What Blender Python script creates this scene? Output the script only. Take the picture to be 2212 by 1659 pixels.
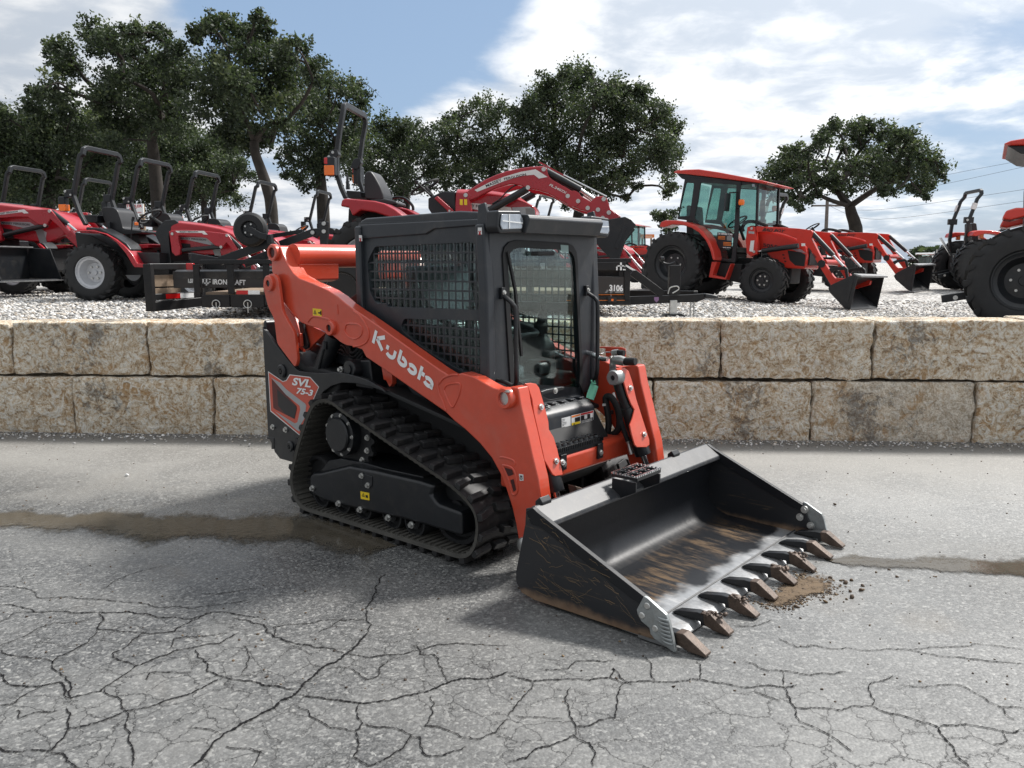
import bpy, bmesh, math, random
import numpy as np
from mathutils import Vector, Matrix, noise as mnoise
random.seed(7); np.random.seed(7)
for o in list(bpy.data.objects): bpy.data.objects.remove(o)
SC = bpy.context.scene
COL = SC.collection

# ------------------------------------------------------------------ camera
# photo measured in a 2212 x 1659 pixel frame; solved from the loader's known size
F, PITCH, H, ROLL = 1746.0, 0.1488, 1.7725, -0.0035
CX, CY, S = 1106.0, 829.5, 4032/2212
cp, sp, cr, sr = math.cos(PITCH), math.sin(PITCH), math.cos(ROLL), math.sin(ROLL)
FW = np.array([0, cp, -sp]); UP0 = np.array([0, sp, cp]); RT0 = np.array([1.0, 0, 0])
RT = cr*RT0 + sr*UP0; UP = cr*UP0 - sr*RT0
EYE = np.array([0, 0, H])
cam = bpy.data.cameras.new('camera'); co = bpy.data.objects.new('camera', cam); COL.objects.link(co)
cam.sensor_width = 36; cam.lens = F/2212*36; cam.clip_start = 0.05; cam.clip_end = 5000
m = Matrix.Identity(4)
for i in range(3):
    m[i][0] = RT[i]; m[i][1] = UP[i]; m[i][2] = -FW[i]; m[i][3] = EYE[i]
co.matrix_world = m
SC.camera = co

# ------------------------------------------------------------------ world
SUN_DIR = Vector((0.74, 0.46, 1.0)).normalized()
SUN_EL = math.asin(SUN_DIR.z); SUN_AZ = math.atan2(SUN_DIR.x, SUN_DIR.y)
W = bpy.data.worlds.new('World'); SC.world = W; W.use_nodes = True
nt = W.node_tree; nt.nodes.clear()
def nd(t, typ, **kw):
    n = t.nodes.new(typ)
    for k, v in kw.items():
        if k == 'inp':
            for a, b in v.items(): n.inputs[a].default_value = b
        else: setattr(n, k, v)
    return n
def mth(t, op, a, b=None, c=None, clamp=False):
    n = t.nodes.new('ShaderNodeMath'); n.operation = op; n.use_clamp = clamp
    for i, v in enumerate((a, b, c)):
        if v is None: continue
        if isinstance(v, (int, float)): n.inputs[i].default_value = v
        else: t.links.new(v, n.inputs[i])
    return n.outputs[0]
def mixc(t, f, a, b, blend='MIX'):
    n = t.nodes.new('ShaderNodeMix'); n.data_type = 'RGBA'; n.blend_type = blend; n.clamp_factor = True
    for i, v in ((0, f), (6, a), (7, b)):
        if isinstance(v, (int, float)): n.inputs[i].default_value = v
        elif isinstance(v, (tuple, list)): n.inputs[i].default_value = (*v[:3], 1)
        else: t.links.new(v, n.inputs[i])
    return n.outputs[2]
def ramp(t, f, stops, interp='LINEAR'):
    n = t.nodes.new('ShaderNodeValToRGB'); e = n.color_ramp.elements; n.color_ramp.interpolation = interp
    while len(e) < len(stops): e.new(0.5)
    for q, (p, c) in zip(e, stops):
        q.position = p; q.color = (c, c, c, 1) if isinstance(c, (int, float)) else (*c[:3], 1)
    t.links.new(f, n.inputs[0]); return n.outputs[0]
def noise(t, vec, scale, detail=4, rough=0.55, dist=0.0, out=0):
    n = nd(t, 'ShaderNodeTexNoise', inp={'Scale': scale, 'Detail': detail, 'Roughness': rough, 'Distortion': dist})
    if vec is not None: t.links.new(vec, n.inputs['Vector'])
    return n.outputs[out]
def smooth(t, x, a, b):
    n = nd(t, 'ShaderNodeMapRange', interpolation_type='SMOOTHSTEP', inp={1: a, 2: b, 3: 0.0, 4: 1.0})
    t.links.new(x, n.inputs[0]); return n.outputs[0]

tc = nd(nt, 'ShaderNodeTexCoord'); gen = tc.outputs['Generated']
sky = nd(nt, 'ShaderNodeTexSky', sky_type='NISHITA', sun_disc=False, sun_elevation=SUN_EL,
         sun_rotation=SUN_AZ, altitude=200, air_density=1.0, dust_density=1.6, ozone_density=1.0)
sep = nd(nt, 'ShaderNodeSeparateXYZ'); nt.links.new(gen, sep.inputs[0])
sx, sy, sz = sep.outputs
den = mth(nt, 'ADD', mth(nt, 'MAXIMUM', sz, 0.0), 0.16)
cmb = nd(nt, 'ShaderNodeCombineXYZ')
nt.links.new(mth(nt, 'DIVIDE', sx, den), cmb.inputs[0]); nt.links.new(mth(nt, 'DIVIDE', sy, den), cmb.inputs[1])
cmb.inputs[2].default_value = 3.7
pl = cmb.outputs[0]
big = noise(nt, pl, 0.50, 3, 0.5, 0.2)
med = noise(nt, pl, 1.6, 9, 0.56, 0.3)
fin = noise(nt, pl, 4.6, 8, 0.58, 0.3)
# open blue gap high in the middle of the view and a thinner, greyer deck towards the low right
def lobe(az, el, width):
    d = Vector((math.sin(az)*math.cos(el), math.cos(az)*math.cos(el), math.sin(el)))
    n = nd(nt, 'ShaderNodeVectorMath', operation='DOT_PRODUCT'); nt.links.new(gen, n.inputs[0]); n.inputs[1].default_value = d
    return smooth(nt, n.outputs['Value'], math.cos(width), 1.0)
gap = mth(nt, 'ADD', mth(nt, 'MULTIPLY', lobe(math.radians(-9), math.radians(21), math.radians(15)), 0.60),
          mth(nt, 'MULTIPLY', lobe(math.radians(-15), math.radians(14), math.radians(11)), 0.22))
low = mth(nt, 'MULTIPLY', lobe(math.radians(33), math.radians(3), math.radians(15)), 0.30)
cov = mth(nt, 'ADD', mth(nt, 'MULTIPLY', big, 0.55), mth(nt, 'MULTIPLY', med, 0.62))
cov = mth(nt, 'ADD', cov, mth(nt, 'MULTIPLY', fin, 0.16))
cov = mth(nt, 'ADD', mth(nt, 'SUBTRACT', mth(nt, 'SUBTRACT', cov, gap), low), 0.07)
mask = smooth(nt, cov, 0.40, 0.62)
shade = smooth(nt, mth(nt, 'ADD', mth(nt, 'MULTIPLY', med, 0.55), mth(nt, 'MULTIPLY', fin, 0.50)), 0.42, 0.64)
cloud = mixc(nt, shade, (4.5, 5.0, 5.7), (7.7, 7.8, 7.9))
# thin cloud scatters forward: brighter on the sun's side of the sky
ds = nd(nt, 'ShaderNodeVectorMath', operation='DOT_PRODUCT'); nt.links.new(gen, ds.inputs[0]); ds.inputs[1].default_value = SUN_DIR
fs_ = mth(nt, 'POWER', mth(nt, 'MULTIPLY', mth(nt, 'ADD', ds.outputs['Value'], 1.0), 0.5), 2.0)
gl_ = mth(nt, 'ADD', 0.60, mth(nt, 'MULTIPLY', fs_, 0.85))
cb_ = nd(nt, 'ShaderNodeCombineXYZ')
for i in range(3): nt.links.new(gl_, cb_.inputs[i])
cloud = mixc(nt, 1.0, cloud, cb_.outputs[0], 'MULTIPLY')
skyc = mixc(nt, 0.70, sky.outputs[0], (2.55, 3.65, 5.3))
col = mixc(nt, mask, skyc, cloud)
# below the horizon: a plain ground tone so nothing glows from under the land
col = mixc(nt, smooth(nt, sz, -0.02, 0.0), (1.2, 1.25, 1.3), col)
bg = nd(nt, 'ShaderNodeBackground', inp={'Strength': 0.085}); nt.links.new(col, bg.inputs[0])
wo = nd(nt, 'ShaderNodeOutputWorld'); nt.links.new(bg.outputs[0], wo.inputs[0])

# ------------------------------------------------------------------ sun (behind thin cloud: soft)
sl = bpy.data.lights.new('sun', 'SUN'); sl.energy = 3.9; sl.angle = math.radians(8); sl.color = (1, 0.965, 0.92)
so = bpy.data.objects.new('sun', sl); COL.objects.link(so); so.location = (10, 12, 20)
so.rotation_euler = SUN_DIR.to_track_quat('Z', 'Y').to_euler()

vs = SC.view_settings; vs.view_transform = 'Standard'; vs.look = 'None'; vs.gamma = 1; vs.exposure = 0.66
vs.use_curve_mapping = False

# ------------------------------------------------------------------ photo pixel -> place
def ray(px, py): return FW + RT*(px-CX)/F - UP*(py-CY)/F
def on_z(px, py, z=0.0):
    d = ray(px, py); return EYE + d*(z-H)/d[2]
def on_plane(px, py, p, n):
    d = ray(px, py); p = np.array(p, float); n = np.array(n, float); return EYE + d*((p-EYE)@n)/(d@n)
def at_depth(px, py, y):
    d = ray(px, py); return EYE + d*(y/d[1])
def zoom(x0, y0, k): return lambda x, y: ((x0+x/k)/S, (y0+y/k)/S)

# ------------------------------------------------------------------ mesh helpers
def link(name, data, parent=None):
    o = bpy.data.objects.new(name, data); COL.objects.link(o)
    if parent is not None: o.parent = parent
    return o
def tag(o, label=None, cat=None, group=None, kind=None):
    if label: o['label'] = label
    if cat: o['category'] = cat
    if group: o['group'] = group
    if kind: o['kind'] = kind
    return o
def empty(name, loc=(0, 0, 0), rz=0.0):
    o = link(name, None); o.location = loc; o.rotation_euler = (0, 0, rz); o.empty_display_size = 0.1
    return o
def copy_tree(o, parent=None):
    c = o.copy(); COL.objects.link(c); c.parent = parent
    for ch in list(o.children): copy_tree(ch, c)
    return c
class MB:
    def __init__(s): s.v = []; s.f = []; s.mi = []; s.cur = 0
    def add(s, vs, fs):
        b = len(s.v); s.v += [tuple(map(float, p)) for p in vs]
        for f in fs: s.f.append(tuple(b+i for i in f)); s.mi.append(s.cur)
        return s
    def box(s, c, d, rot=None):
        x, y, z = [q/2 for q in d]
        P = [Vector(p) for p in ((-x,-y,-z),(x,-y,-z),(x,y,-z),(-x,y,-z),(-x,-y,z),(x,-y,z),(x,y,z),(-x,y,z))]
        if rot is not None: P = [rot @ p for p in P]
        P = [p+Vector(c) for p in P]
        return s.add(P, [(0,3,2,1),(4,5,6,7),(0,1,5,4),(1,2,6,5),(2,3,7,6),(3,0,4,7)])
    def span(s, a, b):
        return s.box([(p+q)/2 for p, q in zip(a, b)], [abs(q-p) for p, q in zip(a, b)])
    def prism(s, poly, ax, a, b):
        # poly: 2D points; ax 'x' -> (y,z), 'y' -> (x,z), 'z' -> (x,y)
        def mk(p, t): return {'x': (t, p[0], p[1]), 'y': (p[0], t, p[1]), 'z': (p[0], p[1], t)}[ax]
        ar = sum(poly[i][0]*poly[(i+1) % len(poly)][1]-poly[(i+1) % len(poly)][0]*poly[i][1] for i in range(len(poly)))
        if (ar < 0) != (ax == 'y'): poly = list(poly)[::-1]
        if a > b: a, b = b, a
        n = len(poly)
        vs = [mk(p, a) for p in poly]+[mk(p, b) for p in poly]
        fs = [tuple(range(n))[::-1], tuple(range(n, 2*n))]
        fs += [(i, (i+1) % n, n+(i+1) % n, n+i) for i in range(n)]
        return s.add(vs, fs)
    def tube(s, path, r, n=10, cap=True, flat=None):
        path = [Vector(p) for p in path]; k = len(path)
        rs = r if isinstance(r, (list, tuple)) else [r]*k
        T = []
        for i in range(k):
            a = path[max(i-1, 0)]; b = path[min(i+1, k-1)]; d = (b-a)
            T.append(d.normalized() if d.length > 1e-9 else Vector((0, 0, 1)))
        u = T[0].orthogonal().normalized() if flat is None else (Vector(flat)-T[0]*T[0].dot(Vector(flat))).normalized()
        vs = []
        for i in range(k):
            u = (u-T[i]*u.dot(T[i])).normalized(); w = T[i].cross(u)
            for j in range(n):
                q = 2*math.pi*(j+0.5)/n; vs.append(path[i]+(u*math.cos(q)+w*math.sin(q))*rs[i])
        fs = [(i*n+j, i*n+(j+1) % n, (i+1)*n+(j+1) % n, (i+1)*n+j) for i in range(k-1) for j in range(n)]
        if cap: fs += [tuple(range(n))[::-1], tuple(range((k-1)*n, k*n))]
        return s.add(vs, fs)
    def bar(s, path, w, h, up=(0, 0, 1)):
        # rectangular bar swept along a path; h measured along 'up'
        path = [Vector(p) for p in path]; k = len(path); up = Vector(up); vs = []
        for i in range(k):
            if 0 < i < k-1:
                d1 = (path[i]-path[i-1]).normalized(); d2 = (path[i+1]-path[i]).normalized()
                t = (d1+d2).normalized(); q = 1/max(0.4, t.dot(d1))
            else:
                t = (path[min(i+1, k-1)]-path[max(i-1, 0)]).normalized(); q = 1
            sd = t.cross(up)
            sd = sd.normalized() if sd.length > 1e-6 else t.orthogonal().normalized()
            uu = sd.cross(t).normalized()
            for a, b in ((-1,-1),(1,-1),(1,1),(-1,1)): vs.append(path[i]+sd*a*w/2+uu*b*h/2*q)
        fs = [(i*4+j, i*4+(j+1) % 4, (i+1)*4+(j+1) % 4, (i+1)*4+j) for i in range(k-1) for j in range(4)]
        fs += [(3,2,1,0), tuple(range((k-1)*4, k*4))]
        return s.add(vs, fs)
    def cyl(s, a, b, r, r2=None, n=16): return s.tube([a, b], [r, r if r2 is None else r2], n)
    def lathe(s, prof, c, ax='y', n=24, closed=False):
        # prof: (radius, offset along axis)
        vs = []; k = len(prof)
        for r, t in prof:
            for j in range(n):
                q = 2*math.pi*j/n; p, w = r*math.cos(q), r*math.sin(q)
                vs.append({'x': (c[0]+t, c[1]+p, c[2]+w), 'y': (c[0]+w, c[1]+t, c[2]+p), 'z': (c[0]+p, c[1]+w, c[2]+t)}[ax])
        fs = [(i*n+j, i*n+(j+1) % n, (i+1)*n+(j+1) % n, (i+1)*n+j) for i in range(k-1) for j in range(n)]
        if closed: fs += [((k-1)*n+j, (k-1)*n+(j+1) % n, (j+1) % n, j) for j in range(n)]
        return s.add(vs, fs)
    def mirror_y(s):
        o = MB(); o.v = [(x, -y, z) for x, y, z in s.v]; o.f = [tuple(f[::-1]) for f in s.f]; o.mi = list(s.mi); return o
    def build(s, name, mats, parent=None, bevel=0.0, seg=2, sharp=35, recalc=True):
        me = bpy.data.meshes.new(name); me.from_pydata(s.v, [], s.f)
        for mm in (mats if isinstance(mats, (list, tuple)) else [mats]): me.materials.append(mm)
        me.polygons.foreach_set('material_index', s.mi)
        if recalc:
            bm = bmesh.new(); bm.from_mesh(me); bmesh.ops.recalc_face_normals(bm, faces=bm.faces); bm.to_mesh(me); bm.free()
        me.polygons.foreach_set('use_smooth', [True]*len(me.polygons))
        me.set_sharp_from_angle(angle=math.radians(sharp)); me.update()
        o = link(name, me, parent)
        if bevel:
            b = o.modifiers.new('bevel', 'BEVEL'); b.width = bevel; b.segments = seg; b.limit_method = 'ANGLE'
            b.angle_limit = math.radians(32); b.harden_normals = True
        return o
def plate(outer, holes, ax, a, b):
    # flat plate with real openings
    def mk(p, t): return {'x': (t, p[0], p[1]), 'y': (p[0], t, p[1]), 'z': (p[0], p[1], t)}[ax]
    bm = bmesh.new(); es = []
    for lp in [outer]+holes:
        vs = [bm.verts.new(mk(p, a)) for p in lp]
        es += [bm.edges.new((vs[i], vs[(i+1) % len(vs)])) for i in range(len(vs))]
    bmesh.ops.triangle_fill(bm, use_beauty=True, edges=es)
    bm.verts.index_update()
    mb = MB(); n = len(bm.verts)
    V = [tuple(v.co) for v in bm.verts]; k = 'xyz'.index(ax)
    V2 = [tuple(b if i == k else q for i, q in enumerate(p)) for p in V]
    fs = [tuple(v.index for v in f.verts) for f in bm.faces]
    fs2 = [tuple(n+i for i in f[::-1]) for f in fs]
    sd = [(e.verts[0].index, e.verts[1].index, n+e.verts[1].index, n+e.verts[0].index) for e in bm.edges if len(e.link_faces) == 1]
    bm.free(); mb.add(V+V2, fs+fs2+sd); return mb
def rpoly(pts, r, k=4):
    # round the corners of a polygon
    out = []; n = len(pts)
    for i in range(n):
        p = Vector(pts[i]); a = Vector(pts[i-1])-p; b = Vector(pts[(i+1) % n])-p
        q = min(r, a.length*0.45, b.length*0.45); a = p+a.normalized()*q; b = p+b.normalized()*q
        for j in range(k+1):
            t = j/k; out.append(tuple(a*(1-t)**2+p*2*t*(1-t)+b*t*t))
    return out
def curve(pts, k=6):
    # Catmull-Rom through points (any dimension)
    P = [np.array(p, float) for p in pts]; out = []
    for i in range(len(P)-1):
        a, b, c, d = P[max(i-1, 0)], P[i], P[i+1], P[min(i+2, len(P)-1)]
        for j in range(k):
            t = j/k; out.append(tuple(0.5*(2*b+(c-a)*t+(2*a-5*b+4*c-d)*t*t+(3*b-a-3*c+d)*t**3)))
    out.append(tuple(P[-1])); return out
_tx = {}
def text_mesh(s, size=1.0, offset=0.0, shear=0.0, extrude=0.0):
    key = (s, offset, shear)
    if key not in _tx:
        cu = bpy.data.curves.new('t', 'FONT'); cu.body = s; cu.offset = offset; cu.shear = shear; cu.resolution_u = 3
        o = bpy.data.objects.new('t', cu); COL.objects.link(o); dg = bpy.context.evaluated_depsgraph_get(); dg.update()
        me = bpy.data.meshes.new_from_object(o.evaluated_get(dg))
        V = np.array([v.co[:2] for v in me.vertices]); Fc = [tuple(p.vertices) for p in me.polygons]
        bpy.data.objects.remove(o); bpy.data.curves.remove(cu); bpy.data.meshes.remove(me)
        V -= V.min(0); _tx[key] = (V, Fc)
    return _tx[key]
def lettering(name, s, org, ux, uy, width=None, height=None, mat=None, parent=None, offset=0.012, shear=0.0):
    # flat printed text: lower-left corner org, x direction ux, y direction uy; scaled to fit
    V, Fc = text_mesh(s, offset=offset, shear=shear); mx = V.max(0); ux, uy = Vector(ux).normalized(), Vector(uy).normalized()
    ky = height/mx[1] if height else width/mx[0]; kx = width/mx[0] if width else ky
    me = bpy.data.meshes.new(name)
    me.from_pydata([tuple(Vector(org)+ux*float(x)*kx+uy*float(y)*ky) for x, y in V], [], Fc); me.materials.append(mat)
    return link(name, me, parent)

# ------------------------------------------------------------------ materials
def newmat(name):
    m = bpy.data.materials.new(name); m.use_nodes = True; t = m.node_tree
    b = t.nodes['Principled BSDF']; return m, t, b
def paint(name, c, rough=0.4, metal=0.0, var=0.10, scale=6.0, rv=0.10, bump=0.0, bscale=60, coat=0.0, dust=0.0, spec=0.5, dustc=(0.30, 0.26, 0.21)):
    m, t, b = newmat(name)
    tcn = nd(t, 'ShaderNodeTexCoord'); ob = tcn.outputs['Object']
    n1 = noise(t, ob, scale, 5, 0.6); n2 = noise(t, ob, scale*7, 3, 0.6)
    f = mth(t, 'ADD', mth(t, 'MULTIPLY', n1, 0.7), mth(t, 'MULTIPLY', n2, 0.3))
    lo = tuple(q*(1-var) for q in c); hi = tuple(min(1, q*(1+var)) for q in c)
    cc = mixc(t, smooth(t, f, 0.3, 0.7), lo, hi)
    if dust:
        dn = smooth(t, noise(t, ob, scale*1.7, 6, 0.7, 0.5), 0.45, 0.8)
        cc = mixc(t, mth(t, 'MULTIPLY', dn, dust), cc, dustc)
    t.links.new(cc, b.inputs['Base Color'])
    t.links.new(mth(t, 'ADD', rough-rv/2, mth(t, 'MULTIPLY', f, rv), clamp=True), b.inputs['Roughness'])
    b.inputs['Metallic'].default_value = metal; b.inputs['Specular IOR Level'].default_value = spec
    if coat: b.inputs['Coat Weight'].default_value = coat; b.inputs['Coat Roughness'].default_value = 0.06
    if bump:
        bn = nd(t, 'ShaderNodeBump', inp={'Strength': bump, 'Distance': 0.004}); t.links.new(noise(t, ob, bscale, 4, 0.6), bn.inputs['Height'])
        t.links.new(bn.outputs[0], b.inputs['Normal'])
    return m
M = {}
M['kred'] = paint('orange_red_paint', (0.56, 0.066, 0.030), 0.30, var=0.08, scale=3, coat=0.4, dust=0.16, bump=0.03, bscale=300)
M['kgrey'] = paint('charcoal_cab_paint', (0.024, 0.028, 0.034), 0.40, var=0.10, scale=4, bump=0.08, bscale=220, dust=0.10)
M['black'] = paint('black_satin_paint', (0.009, 0.0105, 0.013), 0.36, var=0.2, scale=5, dust=0.06)
M['blackmatte'] = paint('black_matte', (0.008, 0.0085, 0.0095), 0.65, var=0.2)
M['rubber'] = paint('track_rubber', (0.013, 0.013, 0.014), 0.58, var=0.3, scale=9, rv=0.25, bump=0.35, bscale=40, dust=0.40, dustc=(0.085, 0.080, 0.070))
M['tyre'] = paint('tyre_rubber', (0.009, 0.0095, 0.0105), 0.60, var=0.25, scale=7, dust=0.15, dustc=(0.07, 0.066, 0.06))
M['beltedge'] = paint('worn_belt_rubber', (0.055, 0.052, 0.045), 0.7, var=0.3, scale=8, bump=0.3, bscale=50)
M['steel'] = paint('bare_steel', (0.62, 0.63, 0.64), 0.25, metal=1.0, var=0.1)
M['zinc'] = paint('zinc_plated_steel', (0.55, 0.55, 0.53), 0.38, metal=0.9, var=0.15, scale=14)
M['castgrey'] = paint('cast_grey_steel', (0.30, 0.32, 0.32), 0.45, metal=0.55, var=0.2, scale=14, bump=0.2, dust=0.25, dustc=(0.20, 0.13, 0.08))
M['worn'] = paint('worn_muddy_steel', (0.085, 0.060, 0.046), 0.55, metal=0.3, var=0.45, scale=18, bump=0.6, bscale=60, dust=0.5, dustc=(0.05, 0.032, 0.021))
M['white'] = paint('white_vinyl', (0.80, 0.81, 0.81), 0.45, var=0.03)
M['offwhite'] = paint('off_white_sticker', (0.70, 0.70, 0.69), 0.5, var=0.04)
M['yellow'] = paint('yellow_sticker', (0.80, 0.56, 0.02), 0.45, var=0.05)
M['orange_st'] = paint('orange_sticker', (0.75, 0.20, 0.03), 0.5, var=0.05)
M['red_st'] = paint('red_sticker', (0.45, 0.02, 0.02), 0.5, var=0.05)
M['mint'] = paint('mint_paper_tag', (0.22, 0.66, 0.46), 0.7, var=0.06)
M['silver'] = paint('silver_decal', (0.36, 0.37, 0.38), 0.4, metal=0.3, var=0.1)
M['mfred'] = paint('crimson_paint', (0.36, 0.011, 0.020), 0.28, var=0.08, scale=3, coat=0.3)
M['bbred'] = paint('scarlet_paint', (0.54, 0.034, 0.020), 0.30, var=0.07, scale=3, coat=0.25)
M['rimsilver'] = paint('silver_rim_paint', (0.48, 0.49, 0.51), 0.38, metal=0.25, var=0.06)
M['mfgrey'] = paint('grey_panel_plastic', (0.20, 0.20, 0.20), 0.5, var=0.08)
M['seat'] = paint('black_vinyl_seat', (0.018, 0.018, 0.020), 0.42, var=0.15, bump=0.15, bscale=150)
M['amber'] = paint('amber_lens', (0.85, 0.17, 0.01), 0.2, var=0.05, coat=0.5)
M['redlens'] = paint('red_lens', (0.5, 0.01, 0.01), 0.2, var=0.05, coat=0.5)
M['plank'] = paint('weathered_plank', (0.22, 0.16, 0.11), 0.75, var=0.25, scale=9, bump=0.3, bscale=30)
M['bark'] = paint('oak_bark', (0.030, 0.025, 0.021), 0.95, var=0.45, scale=3, bump=1.0, bscale=9)
M['polewood'] = paint('pole_wood', (0.13, 0.11, 0.10), 0.9, var=0.2)
M['wire'] = paint('wire_black', (0.05, 0.05, 0.055), 0.7)
M['trblack'] = paint('trailer_black_paint', (0.010, 0.010, 0.011), 0.42, var=0.15, scale=4, dust=0.04, spec=0.35)
M['brown_st'] = paint('dark_brown_panel', (0.030, 0.026, 0.025), 0.4, var=0.1)
def glassmat(name, tint, rough=0.0, alpha=0.25):
    m, t, b = newmat(name)
    for n in list(t.nodes):
        if n.type != 'OUTPUT_MATERIAL': t.nodes.remove(n)
    out = [n for n in t.nodes if n.type == 'OUTPUT_MATERIAL'][0]
    tr = nd(t, 'ShaderNodeBsdfTransparent'); tr.inputs[0].default_value = (*tint, 1)
    gl = nd(t, 'ShaderNodeBsdfGlossy', inp={'Roughness': rough}); gl.inputs[0].default_value = (0.9, 0.95, 0.95, 1)
    lw = nd(t, 'ShaderNodeLayerWeight', inp={'Blend': 0.5}); fr5 = mth(t, 'ADD', 0.045, mth(t, 'MULTIPLY', mth(t, 'POWER', lw.outputs['Facing'], 5.0), 0.9))
    mx = nd(t, 'ShaderNodeMixShader'); t.links.new(mth(t, 'ADD', fr5, alpha*0.10, clamp=True), mx.inputs[0])
    t.links.new(tr.outputs[0], mx.inputs[1]); t.links.new(gl.outputs[0], mx.inputs[2]); t.links.new(mx.outputs[0], out.inputs[0])
    return m
M['glass'] = glassmat('smoked_glass', (0.86, 0.93, 0.92), alpha=0.1)
M['tglass'] = glassmat('green_tinted_glass', (0.54, 0.70, 0.67), alpha=0.15)
M['lens'] = paint('clear_lamp_lens', (0.34, 0.37, 0.41), 0.10, metal=0.5, var=0.15, scale=30, coat=0.6)
M['film'] = glassmat('thin_plastic_film', (0.80, 0.83, 0.82), rough=0.25, alpha=1.6)

# ------------------------------------------------------------------ asphalt yard
m, t, b = newmat('cracked_asphalt')
tcn = nd(t, 'ShaderNodeTexCoord'); ob = tcn.outputs['Object']
spx = nd(t, 'ShaderNodeSeparateXYZ'); t.links.new(ob, spx.inputs[0]); gx, gy, gz = spx.outputs
wob = noise(t, ob, 1.3, 5, 0.6); wob2 = noise(t, ob, 0.45, 4, 0.6); spk = noise(t, ob, 30, 4, 0.7)
vo = nd(t, 'ShaderNodeTexVoronoi', inp={'Scale': 72.0}); t.links.new(ob, vo.inputs['Vector'])
vs2 = nd(t, 'ShaderNodeSeparateColor'); t.links.new(vo.outputs['Color'], vs2.inputs[0])
vo2 = nd(t, 'ShaderNodeTexVoronoi', inp={'Scale': 150.0}); t.links.new(ob, vo2.inputs['Vector'])
vs3 = nd(t, 'ShaderNodeSeparateColor'); t.links.new(vo2.outputs['Color'], vs3.inputs[0])
stone = ramp(t, vs2.outputs[0], [(0.0, (0.028, 0.029, 0.030)), (0.38, (0.095, 0.096, 0.095)), (0.72, (0.23, 0.228, 0.22)), (0.9, (0.42, 0.41, 0.39)), (1.0, (0.68, 0.66, 0.61))])
stone2 = ramp(t, vs3.outputs[1], [(0.0, (0.035, 0.035, 0.036)), (0.55, (0.13, 0.13, 0.128)), (1.0, (0.42, 0.41, 0.385))])
agg = mixc(t, 0.45, stone, stone2)
agg = mixc(t, smooth(t, spk, 0.35, 0.7), mixc(t, 0.45, agg, (0.07, 0.07, 0.07)), agg)
# bleached / dusty patches; right side painted paler in place of glare
pale = smooth(t, mth(t, 'ADD', mth(t, 'MULTIPLY', wob, 0.6), mth(t, 'MULTIPLY', wob2, 0.5)), 0.48, 0.68)
agg = mixc(t, mth(t, 'MULTIPLY', pale, 0.45), agg, (0.33, 0.32, 0.30))
agg = mixc(t, mth(t, 'MULTIPLY', smooth(t, mth(t, 'ADD', gx, mth(t, 'MULTIPLY', wob2, 2.5)), 0.5, 3.2), 0.35), agg, (0.36, 0.355, 0.34))
# crazed hairline network, strongest where the surface has broken up (near, left)
wvx = nd(t, 'ShaderNodeVectorMath', operation='ADD'); nzv = nd(t, 'ShaderNodeTexNoise', inp={'Scale': 3.0, 'Detail': 6.0, 'Roughness': 0.7}); t.links.new(ob, nzv.inputs['Vector'])
scv = nd(t, 'ShaderNodeVectorMath', operation='SCALE', inp={'Scale': 0.22}); t.links.new(nzv.outputs['Color'], scv.inputs[0]); t.links.new(ob, wvx.inputs[0]); t.links.new(scv.outputs[0], wvx.inputs[1])
hc = nd(t, 'ShaderNodeTexVoronoi', feature='DISTANCE_TO_EDGE', inp={'Scale': 6.2}); t.links.new(wvx.outputs[0], hc.inputs['Vector'])
zone = mth(t, 'MULTIPLY', mth(t, 'SUBTRACT', 1.0, smooth(t, mth(t, 'ADD', mth(t, 'ADD', gy, mth(t, 'MULTIPLY', gx, 0.32)), mth(t, 'MULTIPLY', wob, 1.2)), 3.7, 4.6)), smooth(t, noise(t, ob, 1.1, 3, 0.5), 0.34, 0.56))
hair = mth(t, 'MULTIPLY', mth(t, 'SUBTRACT', 1.0, smooth(t, hc.outputs['Distance'], 0.005, 0.020)), zone)
dirtc = mth(t, 'MULTIPLY', mth(t, 'SUBTRACT', 1.0, smooth(t, hc.outputs['Distance'], 0.0, 0.10)), zone)
tan = smooth(t, noise(t, ob, 0.8, 4, 0.6, 0.3), 0.60, 0.75)
agg = mixc(t, mth(t, 'MULTIPLY', tan, 0.30), agg, (0.25, 0.20, 0.14))
# dust washed towards the wall, whose shade is painted as a dark strip at its foot
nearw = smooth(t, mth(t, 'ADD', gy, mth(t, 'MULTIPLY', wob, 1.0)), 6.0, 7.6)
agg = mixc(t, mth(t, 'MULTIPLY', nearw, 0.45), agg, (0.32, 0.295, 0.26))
strip = smooth(t, mth(t, 'ADD', mth(t, 'ADD', gy, mth(t, 'MULTIPLY', gx, 0.067)), mth(t, 'MULTIPLY', wob, 0.35)), 7.72, 8.15)
agg = mixc(t, mth(t, 'MULTIPLY', strip, 0.65), agg, (0.070, 0.062, 0.054))
# damp: around the run-off streak
dmp = mth(t, 'ABSOLUTE', mth(t, 'SUBTRACT', mth(t, 'ADD', gy, mth(t, 'MULTIPLY', gx, 0.215)), 4.95))
dmp = mth(t, 'SUBTRACT', dmp, mth(t, 'MULTIPLY', mth(t, 'SUBTRACT', wob, 0.5), 1.6))
wet = mth(t, 'SUBTRACT', 1.0, smooth(t, dmp, 0.15, 1.5))
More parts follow.
